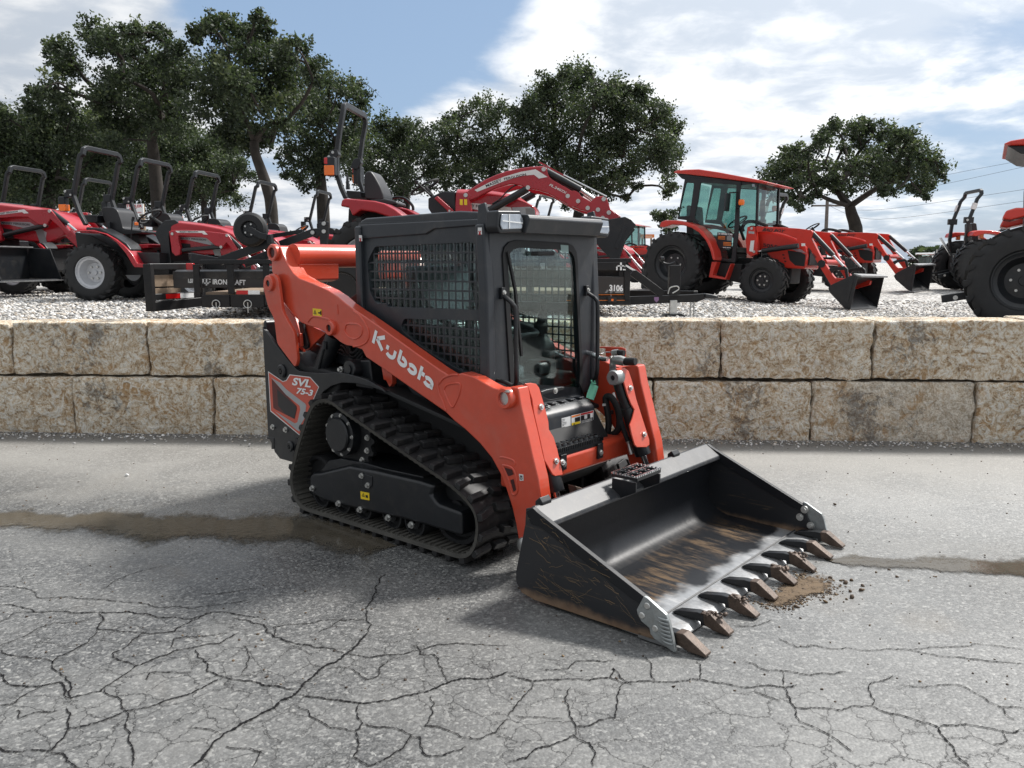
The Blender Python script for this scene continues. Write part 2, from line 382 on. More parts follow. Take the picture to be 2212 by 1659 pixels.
# broken plates weather differently
pc_ = nd(t, 'ShaderNodeTexVoronoi', inp={'Scale': 1.7}); t.links.new(wvx.outputs[0], pc_.inputs['Vector']); psx = nd(t, 'ShaderNodeSeparateColor'); t.links.new(pc_.outputs['Color'], psx.inputs[0])
agg = mixc(t, mth(t, 'MULTIPLY', zone, mth(t, 'MULTIPLY', psx.outputs[0], 0.45)), agg, mixc(t, 0.55, agg, (0.40, 0.39, 0.365)))
agg = mixc(t, mth(t, 'MULTIPLY', dirtc, 0.22), agg, (0.07, 0.068, 0.063)); agg = mixc(t, mth(t, 'MULTIPLY', hair, 0.8), agg, (0.015, 0.015, 0.015))
wetc = mixc(t, mth(t, 'MULTIPLY', wet, 0.22), agg, mixc(t, 1.0, agg, (0.55, 0.53, 0.50), 'MULTIPLY'))
# darker surface towards the near left
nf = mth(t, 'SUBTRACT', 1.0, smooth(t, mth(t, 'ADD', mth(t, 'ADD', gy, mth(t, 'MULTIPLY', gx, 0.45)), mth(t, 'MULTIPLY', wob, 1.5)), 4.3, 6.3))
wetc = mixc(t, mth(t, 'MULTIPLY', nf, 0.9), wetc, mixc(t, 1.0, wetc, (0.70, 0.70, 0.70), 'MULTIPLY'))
wetc = mixc(t, 1.0, wetc, (0.885, 0.905, 0.925), 'MULTIPLY')
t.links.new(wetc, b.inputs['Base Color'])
rg = mth(t, 'SUBTRACT', mth(t, 'ADD', 0.44, mth(t, 'MULTIPLY', vs3.outputs[0], 0.20)), mth(t, 'MULTIPLY', wet, 0.24))
t.links.new(rg, b.inputs['Roughness'])
hgt = mth(t, 'ADD', mth(t, 'SUBTRACT', mth(t, 'MULTIPLY', vo.outputs['Distance'], -0.5), mth(t, 'MULTIPLY', hair, 0.8)), mth(t, 'ADD', mth(t, 'MULTIPLY', vs2.outputs[1], 0.45), mth(t, 'MULTIPLY', spk, 0.5)))
bn = nd(t, 'ShaderNodeBump', inp={'Strength': 0.6, 'Distance': 0.005}); t.links.new(hgt, bn.inputs['Height'])
t.links.new(mth(t, 'SUBTRACT', 0.60, mth(t, 'MULTIPLY', wet, 0.34)), bn.inputs['Strength'])
t.links.new(bn.outputs[0], b.inputs['Normal'])
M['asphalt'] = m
def sheet(name, x0, x1, y0, y1, nx, ny, zf, mat):
    xs = np.linspace(x0, x1, nx+1); ys = np.linspace(y0, y1, ny+1)
    V = [(x, y, zf(x, y)) for y in ys for x in xs]
    Fc = [(j*(nx+1)+i, j*(nx+1)+i+1, (j+1)*(nx+1)+i+1, (j+1)*(nx+1)+i) for j in range(ny) for i in range(nx)]
    mb = MB(); mb.add(V, Fc); return mb.build(name, mat, recalc=False)
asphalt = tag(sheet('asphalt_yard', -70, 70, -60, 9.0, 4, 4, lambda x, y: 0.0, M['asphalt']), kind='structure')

# cracks: opened joints traced from the picture, laid as ragged dark seams in the surface
m, t, b = newmat('crack_fill'); b.inputs['Base Color'].default_value = (0.012, 0.012, 0.013, 1); b.inputs['Roughness'].default_value = 0.95
b.inputs['Specular IOR Level'].default_value = 0.1; M['crack'] = m
m, t, b = newmat('crack_margin_dirt'); tcn = nd(t, 'ShaderNodeTexCoord'); ob = tcn.outputs['Object']; b.inputs['Base Color'].default_value = (0.040, 0.037, 0.033, 1); b.inputs['Roughness'].default_value = 0.9
fa = nd(t, 'ShaderNodeAttribute', attribute_name='film'); fz = mth(t, 'ADD', fa.outputs['Fac'], mth(t, 'MULTIPLY', mth(t, 'SUBTRACT', noise(t, ob, 70, 5, 0.8), 0.5), 2.2)); t.links.new(mth(t, 'MULTIPLY', smooth(t, fz, 0.35, 0.85), 0.75), b.inputs['Alpha'])
M['margin'] = m
zl = zoom(0, 2000, 1.106); zr = zoom(2000, 2000, 1.0886)
CR = []
def crk(z, w, *pts): CR.append(([z(*p) for p in pts], w))
crk(zl, 11, (830,1133),(905,1060),(975,985),(1090,925),(1200,870),(1290,810),(1345,750),(1400,700),(1500,640),(1560,595),(1600,545))
crk(zl, 5, (1600,545),(1598,480),(1605,420),(1640,340),(1680,290))
crk(zl, 6, (1300,790),(1200,775),(1090,755),(980,740),(900,715),(860,650),(850,620))
crk(zl, 7, (1300,815),(1420,835),(1560,850),(1700,840),(1850,805),(1930,770),(2010,745),(2110,745),(2212,715))
crk(zl, 5, (1500,640),(1620,652),(1750,640),(1850,615),(1990,590),(2212,600))
crk(zl, 6, (1500,635),(1390,610),(1290,595),(1200,565),(1150,510),(1010,480))
crk(zl, 6, (0,425),(90,432),(150,455),(300,455),(430,455),(560,452),(640,462),(710,478),(840,485),(930,455),(1060,470),(1140,480))
crk(zl, 4, (0,342),(100,350),(180,395),(300,385),(430,400),(590,410),(690,435),(840,440),(990,415),(1080,400))
crk(zl, 6, (430,460),(425,530),(560,540),(650,550),(760,540),(800,510),(900,455))
crk(zl, 5, (420,535),(380,590),(250,650),(230,680),(140,655),(30,640),(0,620))
crk(zl, 6, (230,680),(265,720),(300,815),(310,830),(440,800),(500,755),(590,690),(680,655),(770,620),(880,600),(960,590),(1040,545))
crk(zl, 5, (590,688),(500,655),(490,635),(600,565),(620,545))
crk(zl, 5, (740,615),(760,570),(880,560),(990,545))
crk(zl, 7, (300,830),(260,760),(160,780),(40,770),(0,720))
crk(zl, 6, (290,870),(295,930),(270,1010),(220,1060),(140,1055),(50,1065),(0,1045))
crk(zl, 6, (280,965),(380,950),(470,920),(550,885),(680,860),(800,820),(900,775),(970,745))
crk(zl, 5, (550,885),(530,840),(470,815),(455,790))
crk(zl, 5, (550,885),(545,960),(560,1020),(580,1060),(575,1133))
crk(zl, 6, (220,1065),(290,1090),(340,1133))
crk(zl, 4, (75,880),(80,920),(170,890),(270,880)); crk(zl, 4, (0,860),(60,855),(100,820),(250,760))
crk(zl, 3, (0,600),(110,560),(240,500),(400,485)); crk(zl, 3, (0,500),(60,460),(150,455))
crk(zl, 4, (640,750),(650,720),(840,715)); crk(zl, 3, (1060,600),(1085,660),(1050,730))
crk(zl, 5, (1560,850),(1580,940),(1545,975),(1535,1090),(1600,1125),(1700,1085),(1760,1040),(1790,990),(1700,960),(1590,945))
crk(zl, 4, (1545,975),(1440,960),(1370,920),(1290,860)); crk(zl, 4, (1190,565),(1190,520),(1330,505),(1480,490),(1590,488))
crk(zl, 4, (1590,750),(1650,730),(1690,665)); crk(zl, 4, (1800,600),(1830,640),(1890,640),(1930,720),(1950,760))
crk(zl, 4, (1880,820),(1885,900),(1850,950),(1950,970),(2080,1010),(2160,980),(2212,920))
crk(zl, 5, (1790,1000),(1830,1000),(1870,1085),(1950,1070),(2030,1040)); crk(zl, 4, (1140,1060),(1120,1100),(1100,1133))
crk(zl, 3, (820,960),(890,965),(960,990)); crk(zl, 4, (985,1040),(1080,1050),(1150,1075))
crk(zl, 3, (1470,690),(1560,720),(1610,750)); crk(zl, 3, (1370,550),(1440,520),(1500,480))
crk(zl, 3, (430,360),(520,310),(600,280),(720,250)); crk(zl, 3, (880,375),(1000,370),(1120,350))
crk(zr, 5, (0,720),(110,745),(230,738),(350,742),(440,730),(495,755),(620,745),(740,745),(830,738),(960,762),(1100,765),(1180,770),(1240,760))
crk(zr, 5, (1180,770),(1210,820),(1230,860),(1340,860),(1430,870),(1560,850))
crk(zr, 5, (1560,850),(1640,885),(1740,910),(1850,945),(1880,1000),(1920,1060),(1980,1115))
crk(zr, 5, (1850,940),(1940,930),(2050,945),(2120,960),(2212,955)); crk(zr, 4, (1560,850),(1560,750),(1650,720))
crk(zr, 4, (820,738),(825,690),(810,660)); crk(zr, 4, (630,742),(615,690),(590,640))
crk(zr, 4, (490,755),(470,830),(460,900),(330,940),(290,940),(265,880),(270,770)); crk(zr, 4, (440,735),(450,690),(540,760))
crk(zr, 5, (0,1090),(80,1075),(160,1025),(280,975),(350,1010),(375,1060),(365,1115)); crk(zr, 4, (290,940),(290,975))
crk(zr, 4, (0,890),(40,840),(110,755)); crk(zr, 3, (20,890),(120,900),(240,905)); crk(zr, 4, (130,690),(260,690),(290,660),(460,655))
crk(zr, 3, (960,505),(1050,510),(1130,480)); crk(zr, 4, (1010,655),(1080,690),(1180,700),(1300,718),(1400,715),(1450,705))
crk(zr, 3, (1280,590),(1450,600),(1600,610),(1720,610),(1850,600),(2212,605)); crk(zr, 4, (1720,612),(1880,640),(2000,650),(2212,668))
crk(zr, 4, (1180,700),(1180,765)); crk(zr, 4, (1230,860),(1250,920),(1330,950),(1400,990),(1480,1050))
crk(zr, 3, (1680,760),(1790,770),(1880,760),(1960,770),(2030,810),(2110,855),(2212,860)); crk(zr, 3, (2110,855),(2170,910)); crk(zr, 3, (2120,960),(2140,1000),(2080,1015))
crk(zr, 3, (1060,790),(1170,830)); crk(zr, 3, (1160,560),(1240,600),(1330,592))
for q, (pts, w) in enumerate(CR):
    P = [on_z(*p)[:2] for p in pts]
    # ragged subdivision
    for lv in range(4):
        Q = [P[0]]
        for a, c in zip(P[:-1], P[1:]):
            d = c-a; n = np.array([-d[1], d[0]]); Q += [(a+c)/2+n*np.random.uniform(-0.13, 0.13), c]
        P = Q
    n = len(P); wd = w*0.00052*np.clip(np.random.normal(1, 0.42, n), 0.25, 2.2)
    e = np.minimum(np.arange(n), n-1-np.arange(n)); wd = wd*np.clip(0.25+e/6, 0, 1)
    V = []
    for i in range(n):
        d = P[min(i+1, n-1)]-P[max(i-1, 0)]; nn = np.array([-d[1], d[0]]); nn = nn/(np.linalg.norm(nn)+1e-9)
        V += [(*(P[i]+nn*wd[i]*(0.5+0.6*np.random.rand())), 0.004+q*1e-5), (*(P[i]-nn*wd[i]*(0.5+0.6*np.random.rand())), 0.004+q*1e-5)]
    V2 = []
    for i in range(n):
        d = P[min(i+1, n-1)]-P[max(i-1, 0)]; nn = np.array([-d[1], d[0]]); nn = nn/(np.linalg.norm(nn)+1e-9); ww = wd[i]*2.2+0.010
        V2 += [(*(P[i]+nn*ww), 0.0022+q*1e-5), (*P[i], 0.0022+q*1e-5), (*(P[i]-nn*ww), 0.0022+q*1e-5)]
    mb = MB(); mb.add(V, [(2*i, 2*i+1, 2*i+3, 2*i+2) for i in range(n-1)]); mb.cur = 1; mb.add(V2, [(3*i+k, 3*i+k+1, 3*i+k+4, 3*i+k+3) for i in range(n-1) for k in (0, 1)])
    o = mb.build('crack', [M['crack'], M['margin']], asphalt, recalc=False); at_ = o.data.attributes.new('film', 'FLOAT', 'POINT'); at_.data.foreach_set('value', [1.0]*(2*n)+[0.0, 0.62, 0.0]*n)

# run-off water
m, t, b = newmat('shallow_brown_water'); tcn = nd(t, 'ShaderNodeTexCoord'); ob = tcn.outputs['Object']
n1 = noise(t, ob, 9, 5, 0.6)
t.links.new(mixc(t, n1, (0.050, 0.043, 0.033), (0.095, 0.083, 0.064)), b.inputs['Base Color'])
b.inputs['Roughness'].default_value = 0.06; b.inputs['IOR'].default_value = 1.33
fa = nd(t, 'ShaderNodeAttribute', attribute_name='film'); fz = mth(t, 'ADD', fa.outputs['Fac'], mth(t, 'MULTIPLY', mth(t, 'SUBTRACT', noise(t, ob, 16, 6, 0.75), 0.5), 1.5))
t.links.new(smooth(t, fz, 0.22, 0.90), b.inputs['Alpha'])
bn = nd(t, 'ShaderNodeBump', inp={'Strength': 0.10, 'Distance': 0.01}); t.links.new(noise(t, ob, 22, 3, 0.6), bn.inputs['Height']); t.links.new(bn.outputs[0], b.inputs['Normal'])
M['water'] = m
def pool(pts, jit, z):
    P = [on_z(*p)[:2] for p in pts]
    for lv in range(4):
        Q = []
        for a, c in zip(P, P[1:]+P[:1]):
            d = c-a; n = np.array([-d[1], d[0]]); Q += [a, (a+c)/2+n*np.random.uniform(-jit, jit)]
        P = Q
    P = np.array(P); n = len(P); xs_ = P[:, 0]; I = P.copy()
    for i in range(n):   # inner ring: pulled towards the middle line of the strip
        near = P[np.abs(xs_-P[i, 0]) < 0.12]; mid = (near[:, 1].max()+near[:, 1].min())/2; I[i, 1] = P[i, 1]+(mid-P[i, 1])*0.55
        I[i, 0] = P[i, 0]
    O_ = P+(P-I)*1.7
    mb = MB(); mb.add([(p[0], p[1], z) for p in O_]+[(p[0], p[1], z) for p in I], [(i, (i+1) % n, n+(i+1) % n, n+i) for i in range(n)]+[tuple(range(n, 2*n))]); o = mb.build('puddle', M['water'], recalc=True)
    at_ = o.data.attributes.new('film', 'FLOAT', 'POINT'); at_.data.foreach_set('value', [0.0]*n+[1.0]*n); return o
p1 = pool([(-900,1098),(-420,1106),(-260,1108),(0,1112),(60,1106),(140,1118),(230,1106),(330,1122),(430,1118),(520,1124),(600,1116),(680,1122),(760,1130),(860,1180),(800,1196),(700,1178),(640,1164),(560,1168),(480,1160),(400,1158),(330,1170),(250,1152),(180,1140),(100,1142),(40,1134),(-260,1140),(-420,1136),(-900,1124)], 0.12, 0.006)
tag(p1, kind='structure')
p2 = pool([(1780,1208),(1850,1202),(1960,1212),(2060,1208),(2140,1216),(2260,1214),(2500,1222),(2900,1232),(3400,1250),(3400,1282),(2900,1272),(2500,1258),(2260,1248),(2160,1240),(2080,1236),(1980,1228),(1900,1226),(1830,1222)], 0.12, 0.0062)
tag(p2, kind='structure')

# ------------------------------------------------------------------ gravel lot behind the wall
LX = [-200, -30, -5, 2.0, 4.0, 6.7, 9, 13, 30, 60, 200]; LZ = [1.30, 1.30, 1.20, 1.135, 1.05, 0.86, 0.72, 0.55, 0.30, 0.1, 0.0]
def lot(x, y):
    z = 0.0
    for w, dx in ((0.5, 0), (0.25, -0.8), (0.25, 0.8)): z += w*float(np.interp(x+dx, LX, LZ))
    g = min(1, max(0, (y-15.5)/4)); g = g*g*(3-2*g)
    z += (max(z, float(np.interp(x, [-200, 2, 7, 11, 30, 60, 200], [0, 1.135, 1.03, 1.06, 0.9, 0.4, 0]))) - z)*g
    f = min(1, max(0, (y-24)/40)); f = f*f*(3-2*f)
    z = z*(1-f)+f*(0.15 if x > 6 else 0.15+0.75*min(1, max(0, (6-x)/14)))
    return min(z, 1.125+0.0035*x+0.045*max(0.0, y-8.8+0.067*x))
def lot_normal(x, y):
    e = 0.8; return Vector((-(lot(x+e, y)-lot(x-e, y))/(2*e), -(lot(x, y+e)-lot(x, y-e))/(2*e), 1)).normalized()
def on_lot(px, py):
    d = ray(px, py); tt = 3.0; last = None
    for i in range(6000):
        p = EYE+d*tt
        if p[1] > 8.2 and p[2] <= lot(p[0], p[1]): return p
        tt += 0.02
    return p
m, t, b = newmat('limestone_gravel'); tcn = nd(t, 'ShaderNodeTexCoord'); ob = tcn.outputs['Object']
vo = nd(t, 'ShaderNodeTexVoronoi', inp={'Scale': 19.0}); t.links.new(ob, vo.inputs['Vector'])
sc = nd(t, 'ShaderNodeSeparateColor'); t.links.new(vo.outputs['Color'], sc.inputs[0])
gc = ramp(t, sc.outputs[0], [(0, (0.12, 0.115, 0.11)), (0.35, (0.30, 0.29, 0.275)), (0.7, (0.46, 0.445, 0.42)), (1, (0.64, 0.625, 0.60))])
gc = mixc(t, smooth(t, noise(t, ob, 0.5, 4, 0.6), 0.45, 0.7), gc, mixc(t, 0.4, gc, (0.22, 0.19, 0.15)))
t.links.new(gc, b.inputs['Base Color']); b.inputs['Roughness'].default_value = 0.85
bn = nd(t, 'ShaderNodeBump', inp={'Strength': 1.0, 'Distance': 0.03}); t.links.new(vo.outputs['Distance'], bn.inputs['Height']); bn.invert = True
t.links.new(bn.outputs[0], b.inputs['Normal']); M['gravel'] = m
xs = np.concatenate([np.linspace(-400, -20, 20), np.linspace(-19, 19, 77), np.linspace(20, 400, 20)])
ys = np.concatenate([np.linspace(7.55, 30, 46), np.linspace(32, 80, 25), np.linspace(90, 900, 20)])
# the sheet starts behind the wall blocks (which run slightly askew)
def wall_y(x): return 8.122-0.067*x
V = []
for j, y in enumerate(ys):
    for x in xs:
        y0 = wall_y(max(-30, min(30, x)))+0.25
        yy = max(y, y0+j*0.02); V.append((x, yy, lot(x, yy)))
nx = len(xs)
mb = MB(); mb.add(V, [(j*nx+i, j*nx+i+1, (j+1)*nx+i+1, (j+1)*nx+i) for j in range(len(ys)-1) for i in range(nx-1)])
tag(mb.build('gravel_lot', M['gravel'], recalc=False), kind='structure')

# loose stones one can see near the wall: one mass, real pebbles
m, t, b = newmat('pebbles'); at = nd(t, 'ShaderNodeAttribute', attribute_name='tone'); 
pc = ramp(t, at.outputs['Fac'], [(0, (0.10, 0.097, 0.095)), (0.2, (0.24, 0.235, 0.23)), (0.5, (0.48, 0.47, 0.45)), (0.75, (0.34, 0.28, 0.21)), (0.82, (0.60, 0.585, 0.56)), (1, (0.74, 0.73, 0.71))])
t.links.new(pc, b.inputs['Base Color']); b.inputs['Roughness'].default_value = 0.8; M['pebble'] = m
ICO_V = []; 
_b = bmesh.new(); bmesh.ops.create_icosphere(_b, subdivisions=1, radius=1.0); _b.verts.index_update()
ICO_V = np.array([v.co[:] for v in _b.verts]); ICO_F = np.array([[v.index for v in f.verts] for f in _b.faces]); _b.free()
def pebbles(name, XYZ, size, rng, mat, flat=0.6):
    n = len(XYZ); k = len(ICO_V)
    base = ICO_V[None]*(1+rng.uniform(-0.28, 0.28, (n, k, 1)))
    sc = size[:, None]*np.stack([rng.uniform(0.8, 1.5, n), rng.uniform(0.7, 1.2, n), rng.uniform(flat-0.2, flat+0.2, n)], 1)
    base = base*sc[:, None, :]; a = rng.uniform(0, 6.283, n); ca, sa = np.cos(a)[:, None], np.sin(a)[:, None]
    tl = rng.uniform(-0.5, 0.5, n)[:, None]
    x = base[..., 0]*ca-base[..., 1]*sa; y = base[..., 0]*sa+base[..., 1]*ca; z = base[..., 2]+tl*base[..., 0]
    Vv = np.stack([x, y, z], -1)+XYZ[:, None, :]
    Ff = (ICO_F[None]+(np.arange(n)*k)[:, None, None]).reshape(-1, 3)
    me = bpy.data.meshes.new(name); me.vertices.add(n*k); me.vertices.foreach_set('co', Vv.reshape(-1))
    me.loops.add(len(Ff)*3); me.loops.foreach_set('vertex_index', Ff.reshape(-1).astype(np.int32))
    me.polygons.add(len(Ff)); me.polygons.foreach_set('loop_start', np.arange(0, len(Ff)*3, 3, dtype=np.int32))
    at = me.attributes.new('tone', 'FLOAT', 'POINT'); at.data.foreach_set('value', np.repeat(rng.uniform(0, 1, n), k).astype(np.float32))
    me.update(calc_edges=True); me.materials.append(mat); return link(name, me)
rng = np.random.default_rng(3)
N = 46000
yy = 8.25+(rng.uniform(0, 1, N)**1.5)*9.5; xx = rng.uniform(-0.72, 0.72, N)*(yy+0.6)
keep = yy > 8.122-0.067*xx+0.36; xx, yy = xx[keep], yy[keep]
zz = np.array([lot(a, c) for a, c in zip(xx, yy)])+0.004
g = pebbles('gravel', np.stack([xx, yy, zz], 1), rng.uniform(0.012, 0.030, len(xx)), rng, M['pebble'])
tag(g, 'pale grey crushed limestone gravel covering the raised lot', 'gravel', kind='stuff')

# ------------------------------------------------------------------ retaining wall of limestone blocks
m, t, b = newmat('shelly_limestone'); tcn = nd(t, 'ShaderNodeTexCoord'); ob = tcn.outputs['Object']
oi = nd(t, 'ShaderNodeObjectInfo'); rnd = oi.outputs['Random']
loc = nd(t, 'ShaderNodeVectorMath', operation='ADD'); t.links.new(ob, loc.inputs[0])
cb = nd(t, 'ShaderNodeCombineXYZ'); t.links.new(mth(t, 'MULTIPLY', rnd, 37.0), cb.inputs[0]); t.links.new(cb.outputs[0], loc.inputs[1]); pv = loc.outputs[0]
wv = nd(t, 'ShaderNodeVectorMath', operation='ADD'); t.links.new(pv, wv.inputs[0])
nv = nd(t, 'ShaderNodeTexNoise', inp={'Scale': 7.0, 'Detail': 4.0}); t.links.new(pv, nv.inputs['Vector'])
sm = nd(t, 'ShaderNodeVectorMath', operation='SCALE', inp={'Scale': 0.16}); t.links.new(nv.outputs['Color'], sm.inputs[0]); t.links.new(sm.outputs[0], wv.inputs[1])
# flaky, shell-laden face: strongly warped fractal noise, no regular cells
fk = noise(t, pv, 8.0, 9, 0.68, 2.6); fk2 = noise(t, pv, 21.0, 8, 0.66, 1.8); fine = noise(t, pv, 60, 5, 0.7, 0.5); broad = noise(t, pv, 1.6, 4, 0.55, 0.6)
fl_ = mth(t, 'ADD', mth(t, 'MULTIPLY', fk, 0.55), mth(t, 'MULTIPLY', fk2, 0.45))
shell = ramp(t, fl_, [(0.36, (0.20, 0.125, 0.07)), (0.425, (0.41, 0.28, 0.16)), (0.475, (0.60, 0.47, 0.32)), (0.525, (0.74, 0.66, 0.53)), (0.58, (0.85, 0.82, 0.75)), (0.66, (0.55, 0.43, 0.30))])
plain = mixc(t, smooth(t, mth(t, 'ADD', mth(t, 'MULTIPLY', fk2, 0.6), mth(t, 'MULTIPLY', fine, 0.4)), 0.40, 0.60), (0.44, 0.36, 0.26), (0.78, 0.72, 0.62))
amt = smooth(t, mth(t, 'ADD', mth(t, 'MULTIPLY', rnd, 0.55), mth(t, 'MULTIPLY', broad, 0.85)), 0.34, 0.72)
stn = mixc(t, mth(t, 'ADD', mth(t, 'MULTIPLY', amt, 0.82), 0.15), plain, shell)
org = mth(t, 'MULTIPLY', smooth(t, noise(t, pv, 2.2, 6, 0.7, 1.0), 0.50, 0.66), smooth(t, fk, 0.62, 0.42))
stn = mixc(t, mth(t, 'MULTIPLY', org, 0.75), stn, (0.42, 0.235, 0.085))
lic = smooth(t, mth(t, 'ADD', mth(t, 'MULTIPLY', noise(t, pv, 1.5, 3, 0.5), 0.60), mth(t, 'MULTIPLY', noise(t, pv, 10, 8, 0.78, 1.2), 0.50)), 0.59, 0.67)
stn = mixc(t, mth(t, 'MULTIPLY', lic, 0.62), stn, (0.07, 0.07, 0.074))
h = mth(t, 'ADD', mth(t, 'ADD', mth(t, 'MULTIPLY', fk, 1.0), mth(t, 'MULTIPLY', fk2, 0.55)), mth(t, 'MULTIPLY', fine, 0.18))
hsv = nd(t, 'ShaderNodeHueSaturation', inp={'Saturation': 0.95, 'Value': 1.06}); t.links.new(stn, hsv.inputs['Color'])
t.links.new(hsv.outputs[0], b.inputs['Base Color']); b.inputs['Roughness'].default_value = 0.88; b.inputs['Specular IOR Level'].default_value = 0.25
bn = nd(t, 'ShaderNodeBump', inp={'Strength': 1.0, 'Distance': 0.045}); t.links.new(h, bn.inputs['Height']); t.links.new(bn.outputs[0], b.inputs['Normal'])
M['limestone'] = m
WA = math.atan(-0.067); WU = np.array([math.cos(WA), math.sin(WA)]); WN = np.array([-WU[1], WU[0]])
wall = empty('retaining_wall', (0, 8.122, 0), WA)
tag(wall, 'low retaining wall of two courses of rough tan limestone blocks', 'wall')
def wall_s(px, py):   # photo pixel -> distance along the wall
    p = on_plane(px, py, (0, 8.122, 0), (*WN, 0)); return float((p[:2]-np.array([0, 8.122]))@WU)
def stone_block(x0, x1, y0, y1, z0, z1, seed, rough):
    w, d, h = x1-x0, y1-y0, z1-z0; rs = np.random.default_rng(seed)
    nx, ny, nz = max(8, int(w/0.030)), 8, max(8, int(h/0.030)); r = 0.020
    idx = {}; V = []; Fc = []
    def vid(i, j, k):
        if (i, j, k) not in idx: idx[(i, j, k)] = len(V); V.append((i, j, k))
        return idx[(i, j, k)]
    def quad(f): Fc.append(tuple(f))
    for i in range(nx):
        for k in range(nz): quad((vid(i,0,k), vid(i+1,0,k), vid(i+1,0,k+1), vid(i,0,k+1)))
        for j in range(ny): quad((vid(i,j,nz), vid(i+1,j,nz), vid(i+1,j+1,nz), vid(i,j+1,nz)))
    for j in range(ny):
        for k in range(nz):
            quad((vid(0,j,k), vid(0,j,k+1), vid(0,j+1,k+1), vid(0,j+1,k))); quad((vid(nx,j,k), vid(nx,j+1,k), vid(nx,j+1,k+1), vid(nx,j,k+1)))
    out = []; off = rs.uniform(0, 50, 3)
    for i, j, k in V:
        p = np.array([w*i/nx, d*(j/ny)**1.6, h*k/nz])
        q = np.minimum(np.maximum(p, r), np.array([w, d*2, h])-r); dv = p-q; L = np.linalg.norm(dv)
        n = dv/L if L > 1e-9 else np.array([0., 0, 0])
        if j == 0 and L < 1e-9: n = np.array([0, -1., 0])
        if L > 1e-9: p = q+n*r
        wp = Vector(tuple(p+off))
        a = mnoise.fractal(wp*3.1, 1.0, 2.1, 4)*0.014+mnoise.fractal(wp*11, 0.9, 2.1, 3)*0.015*rough+abs(mnoise.noise(wp*26))*0.009*rough
        edge = min(p[0], w-p[0], p[2]+0.02, h-p[2]); chip = max(0, 0.10-edge)/0.10
        a -= chip*max(0, mnoise.noise(wp*6.0))*0.035
        if j > 0 and k == nz: a *= 0.5
        p = p+n*a
        out.append((x0+p[0], y0+p[1], z0+p[2]))
    mb = MB(); mb.add(out, Fc); return mb.build('stone_block', M['limestone'], wall, sharp=180, recalc=True)
top = [-9.6, -8.1, -6.7, wall_s(15,750), wall_s(310,750), wall_s(608,750), wall_s(915,750), wall_s(1235,750), wall_s(1561,750), wall_s(1892,750), wall_s(2235,750), 6.6, 8.2, 9.8]
low = [-9.9, -8.5, -7.1, wall_s(-150,880), wall_s(159,880), wall_s(461,880), wall_s(775,880), wall_s(1095,880), wall_s(1411,880), wall_s(1754,880), wall_s(2108,880), 5.95, 7.5, 9.0]
rs = random.Random(5)
for i, (a, c) in enumerate(zip(top[:-1], top[1:])):
    zt = 1.182+(0.0035*(a+c)/2)+rs.uniform(-0.008, 0.008)
    stone_block(a+0.007, c-0.007, 0.065+rs.uniform(-0.012, 0.012), 0.62, 0.612, zt, i, rs.choice([0.6, 1.0, 1.3]))
for i, (a, c) in enumerate(zip(low[:-1], low[1:])):
    stone_block(a+0.007, c-0.007, rs.uniform(-0.012, 0.012), 0.60, -0.05, 0.592+rs.uniform(-0.006, 0.006), 50+i, rs.choice([0.6, 1.0, 1.3]))

# ================================================================== compact track loader
TX, TY, YAW = -0.207, 5.587, -0.708
cyw, syw = math.cos(YAW), math.sin(YAW)
def m2w(P): return (TX+cyw*P[0]-syw*P[1], TY+syw*P[0]+cyw*P[1], P[2])
def w2m(Wp):
    x, y = Wp[0]-TX, Wp[1]-TY; return (cyw*x+syw*y, -syw*x+cyw*y, Wp[2])
zA = zoom(950, 800, 2.1067); zB = zoom(1700, 800, 2.212); zC = zoom(1000, 1400, 1.8436); zD = zoom(1900, 1400, 2.4578)
zE = zoom(1950, 1700, 1.5255); zF = zoom(1000, 1150, 2.37); zG = zoom(2250, 1300, 3.3175); zK = zoom(2300, 2150, 3.53)
def PY(z, Y, *pts):
    out = []
    for p in pts:
        q = w2m(on_plane(*z(*p), m2w((0, Y, 0)), (-syw, cyw, 0))); out.append((q[0], q[2]))
    return out
def PX(z, X, *pts):
    out = []
    for p in pts:
        q = w2m(on_plane(*z(*p), m2w((X, 0, 0)), (cyw, syw, 0))); out.append((q[1], q[2]))
    return out
K = empty('compact_track_loader', (TX, TY, 0), YAW)
tag(K, 'orange red compact track loader with black toothed bucket, parked on cracked asphalt', 'track loader')
def part(mb, name, mat, bevel=0.0, parent=K, **kw): return mb.build(name, mat, parent, bevel=bevel, **kw)
def both(mb, name, mat, bevel=0.0, parent=K, **kw):
    a = mb.build(name, mat, parent, bevel=bevel, **kw); c = mb.mirror_y().build(name, mat, parent, bevel=bevel, **kw); return a, c
def bolt(p, ax, r=0.014, parent=K, mat=None, t=0.012):
    mb = MB(); d = {'x': (t, 0, 0), 'y': (0, -t, 0), 'z': (0, 0, t)}[ax]
    p = Vector(p); mb.cyl(p, p+Vector(d)*0.35, r*1.5, n=14); mb.cyl(p+Vector(d)*0.35, p+Vector(d), r, n=6)
    return mb.build('bolt', mat or M['zinc'], parent)

# ---------------- tracks
YT0, YT1 = -0.845, -0.445
loop = PY(zC, YT0, (262,960),(280,1050),(322,1122),(372,1162),(560,1222),(760,1286),(960,1350),(1160,1414),(1360,1478),(1490,1516),(1560,1500),(1604,1440),(1626,1340),(1622,1240),(1590,1150),(1520,1062),(1400,955),(1200,816),(1000,678),(800,540),(640,430),(570,376),(505,354),(452,366),(408,408),(362,520),(318,660),(282,800),(264,890))
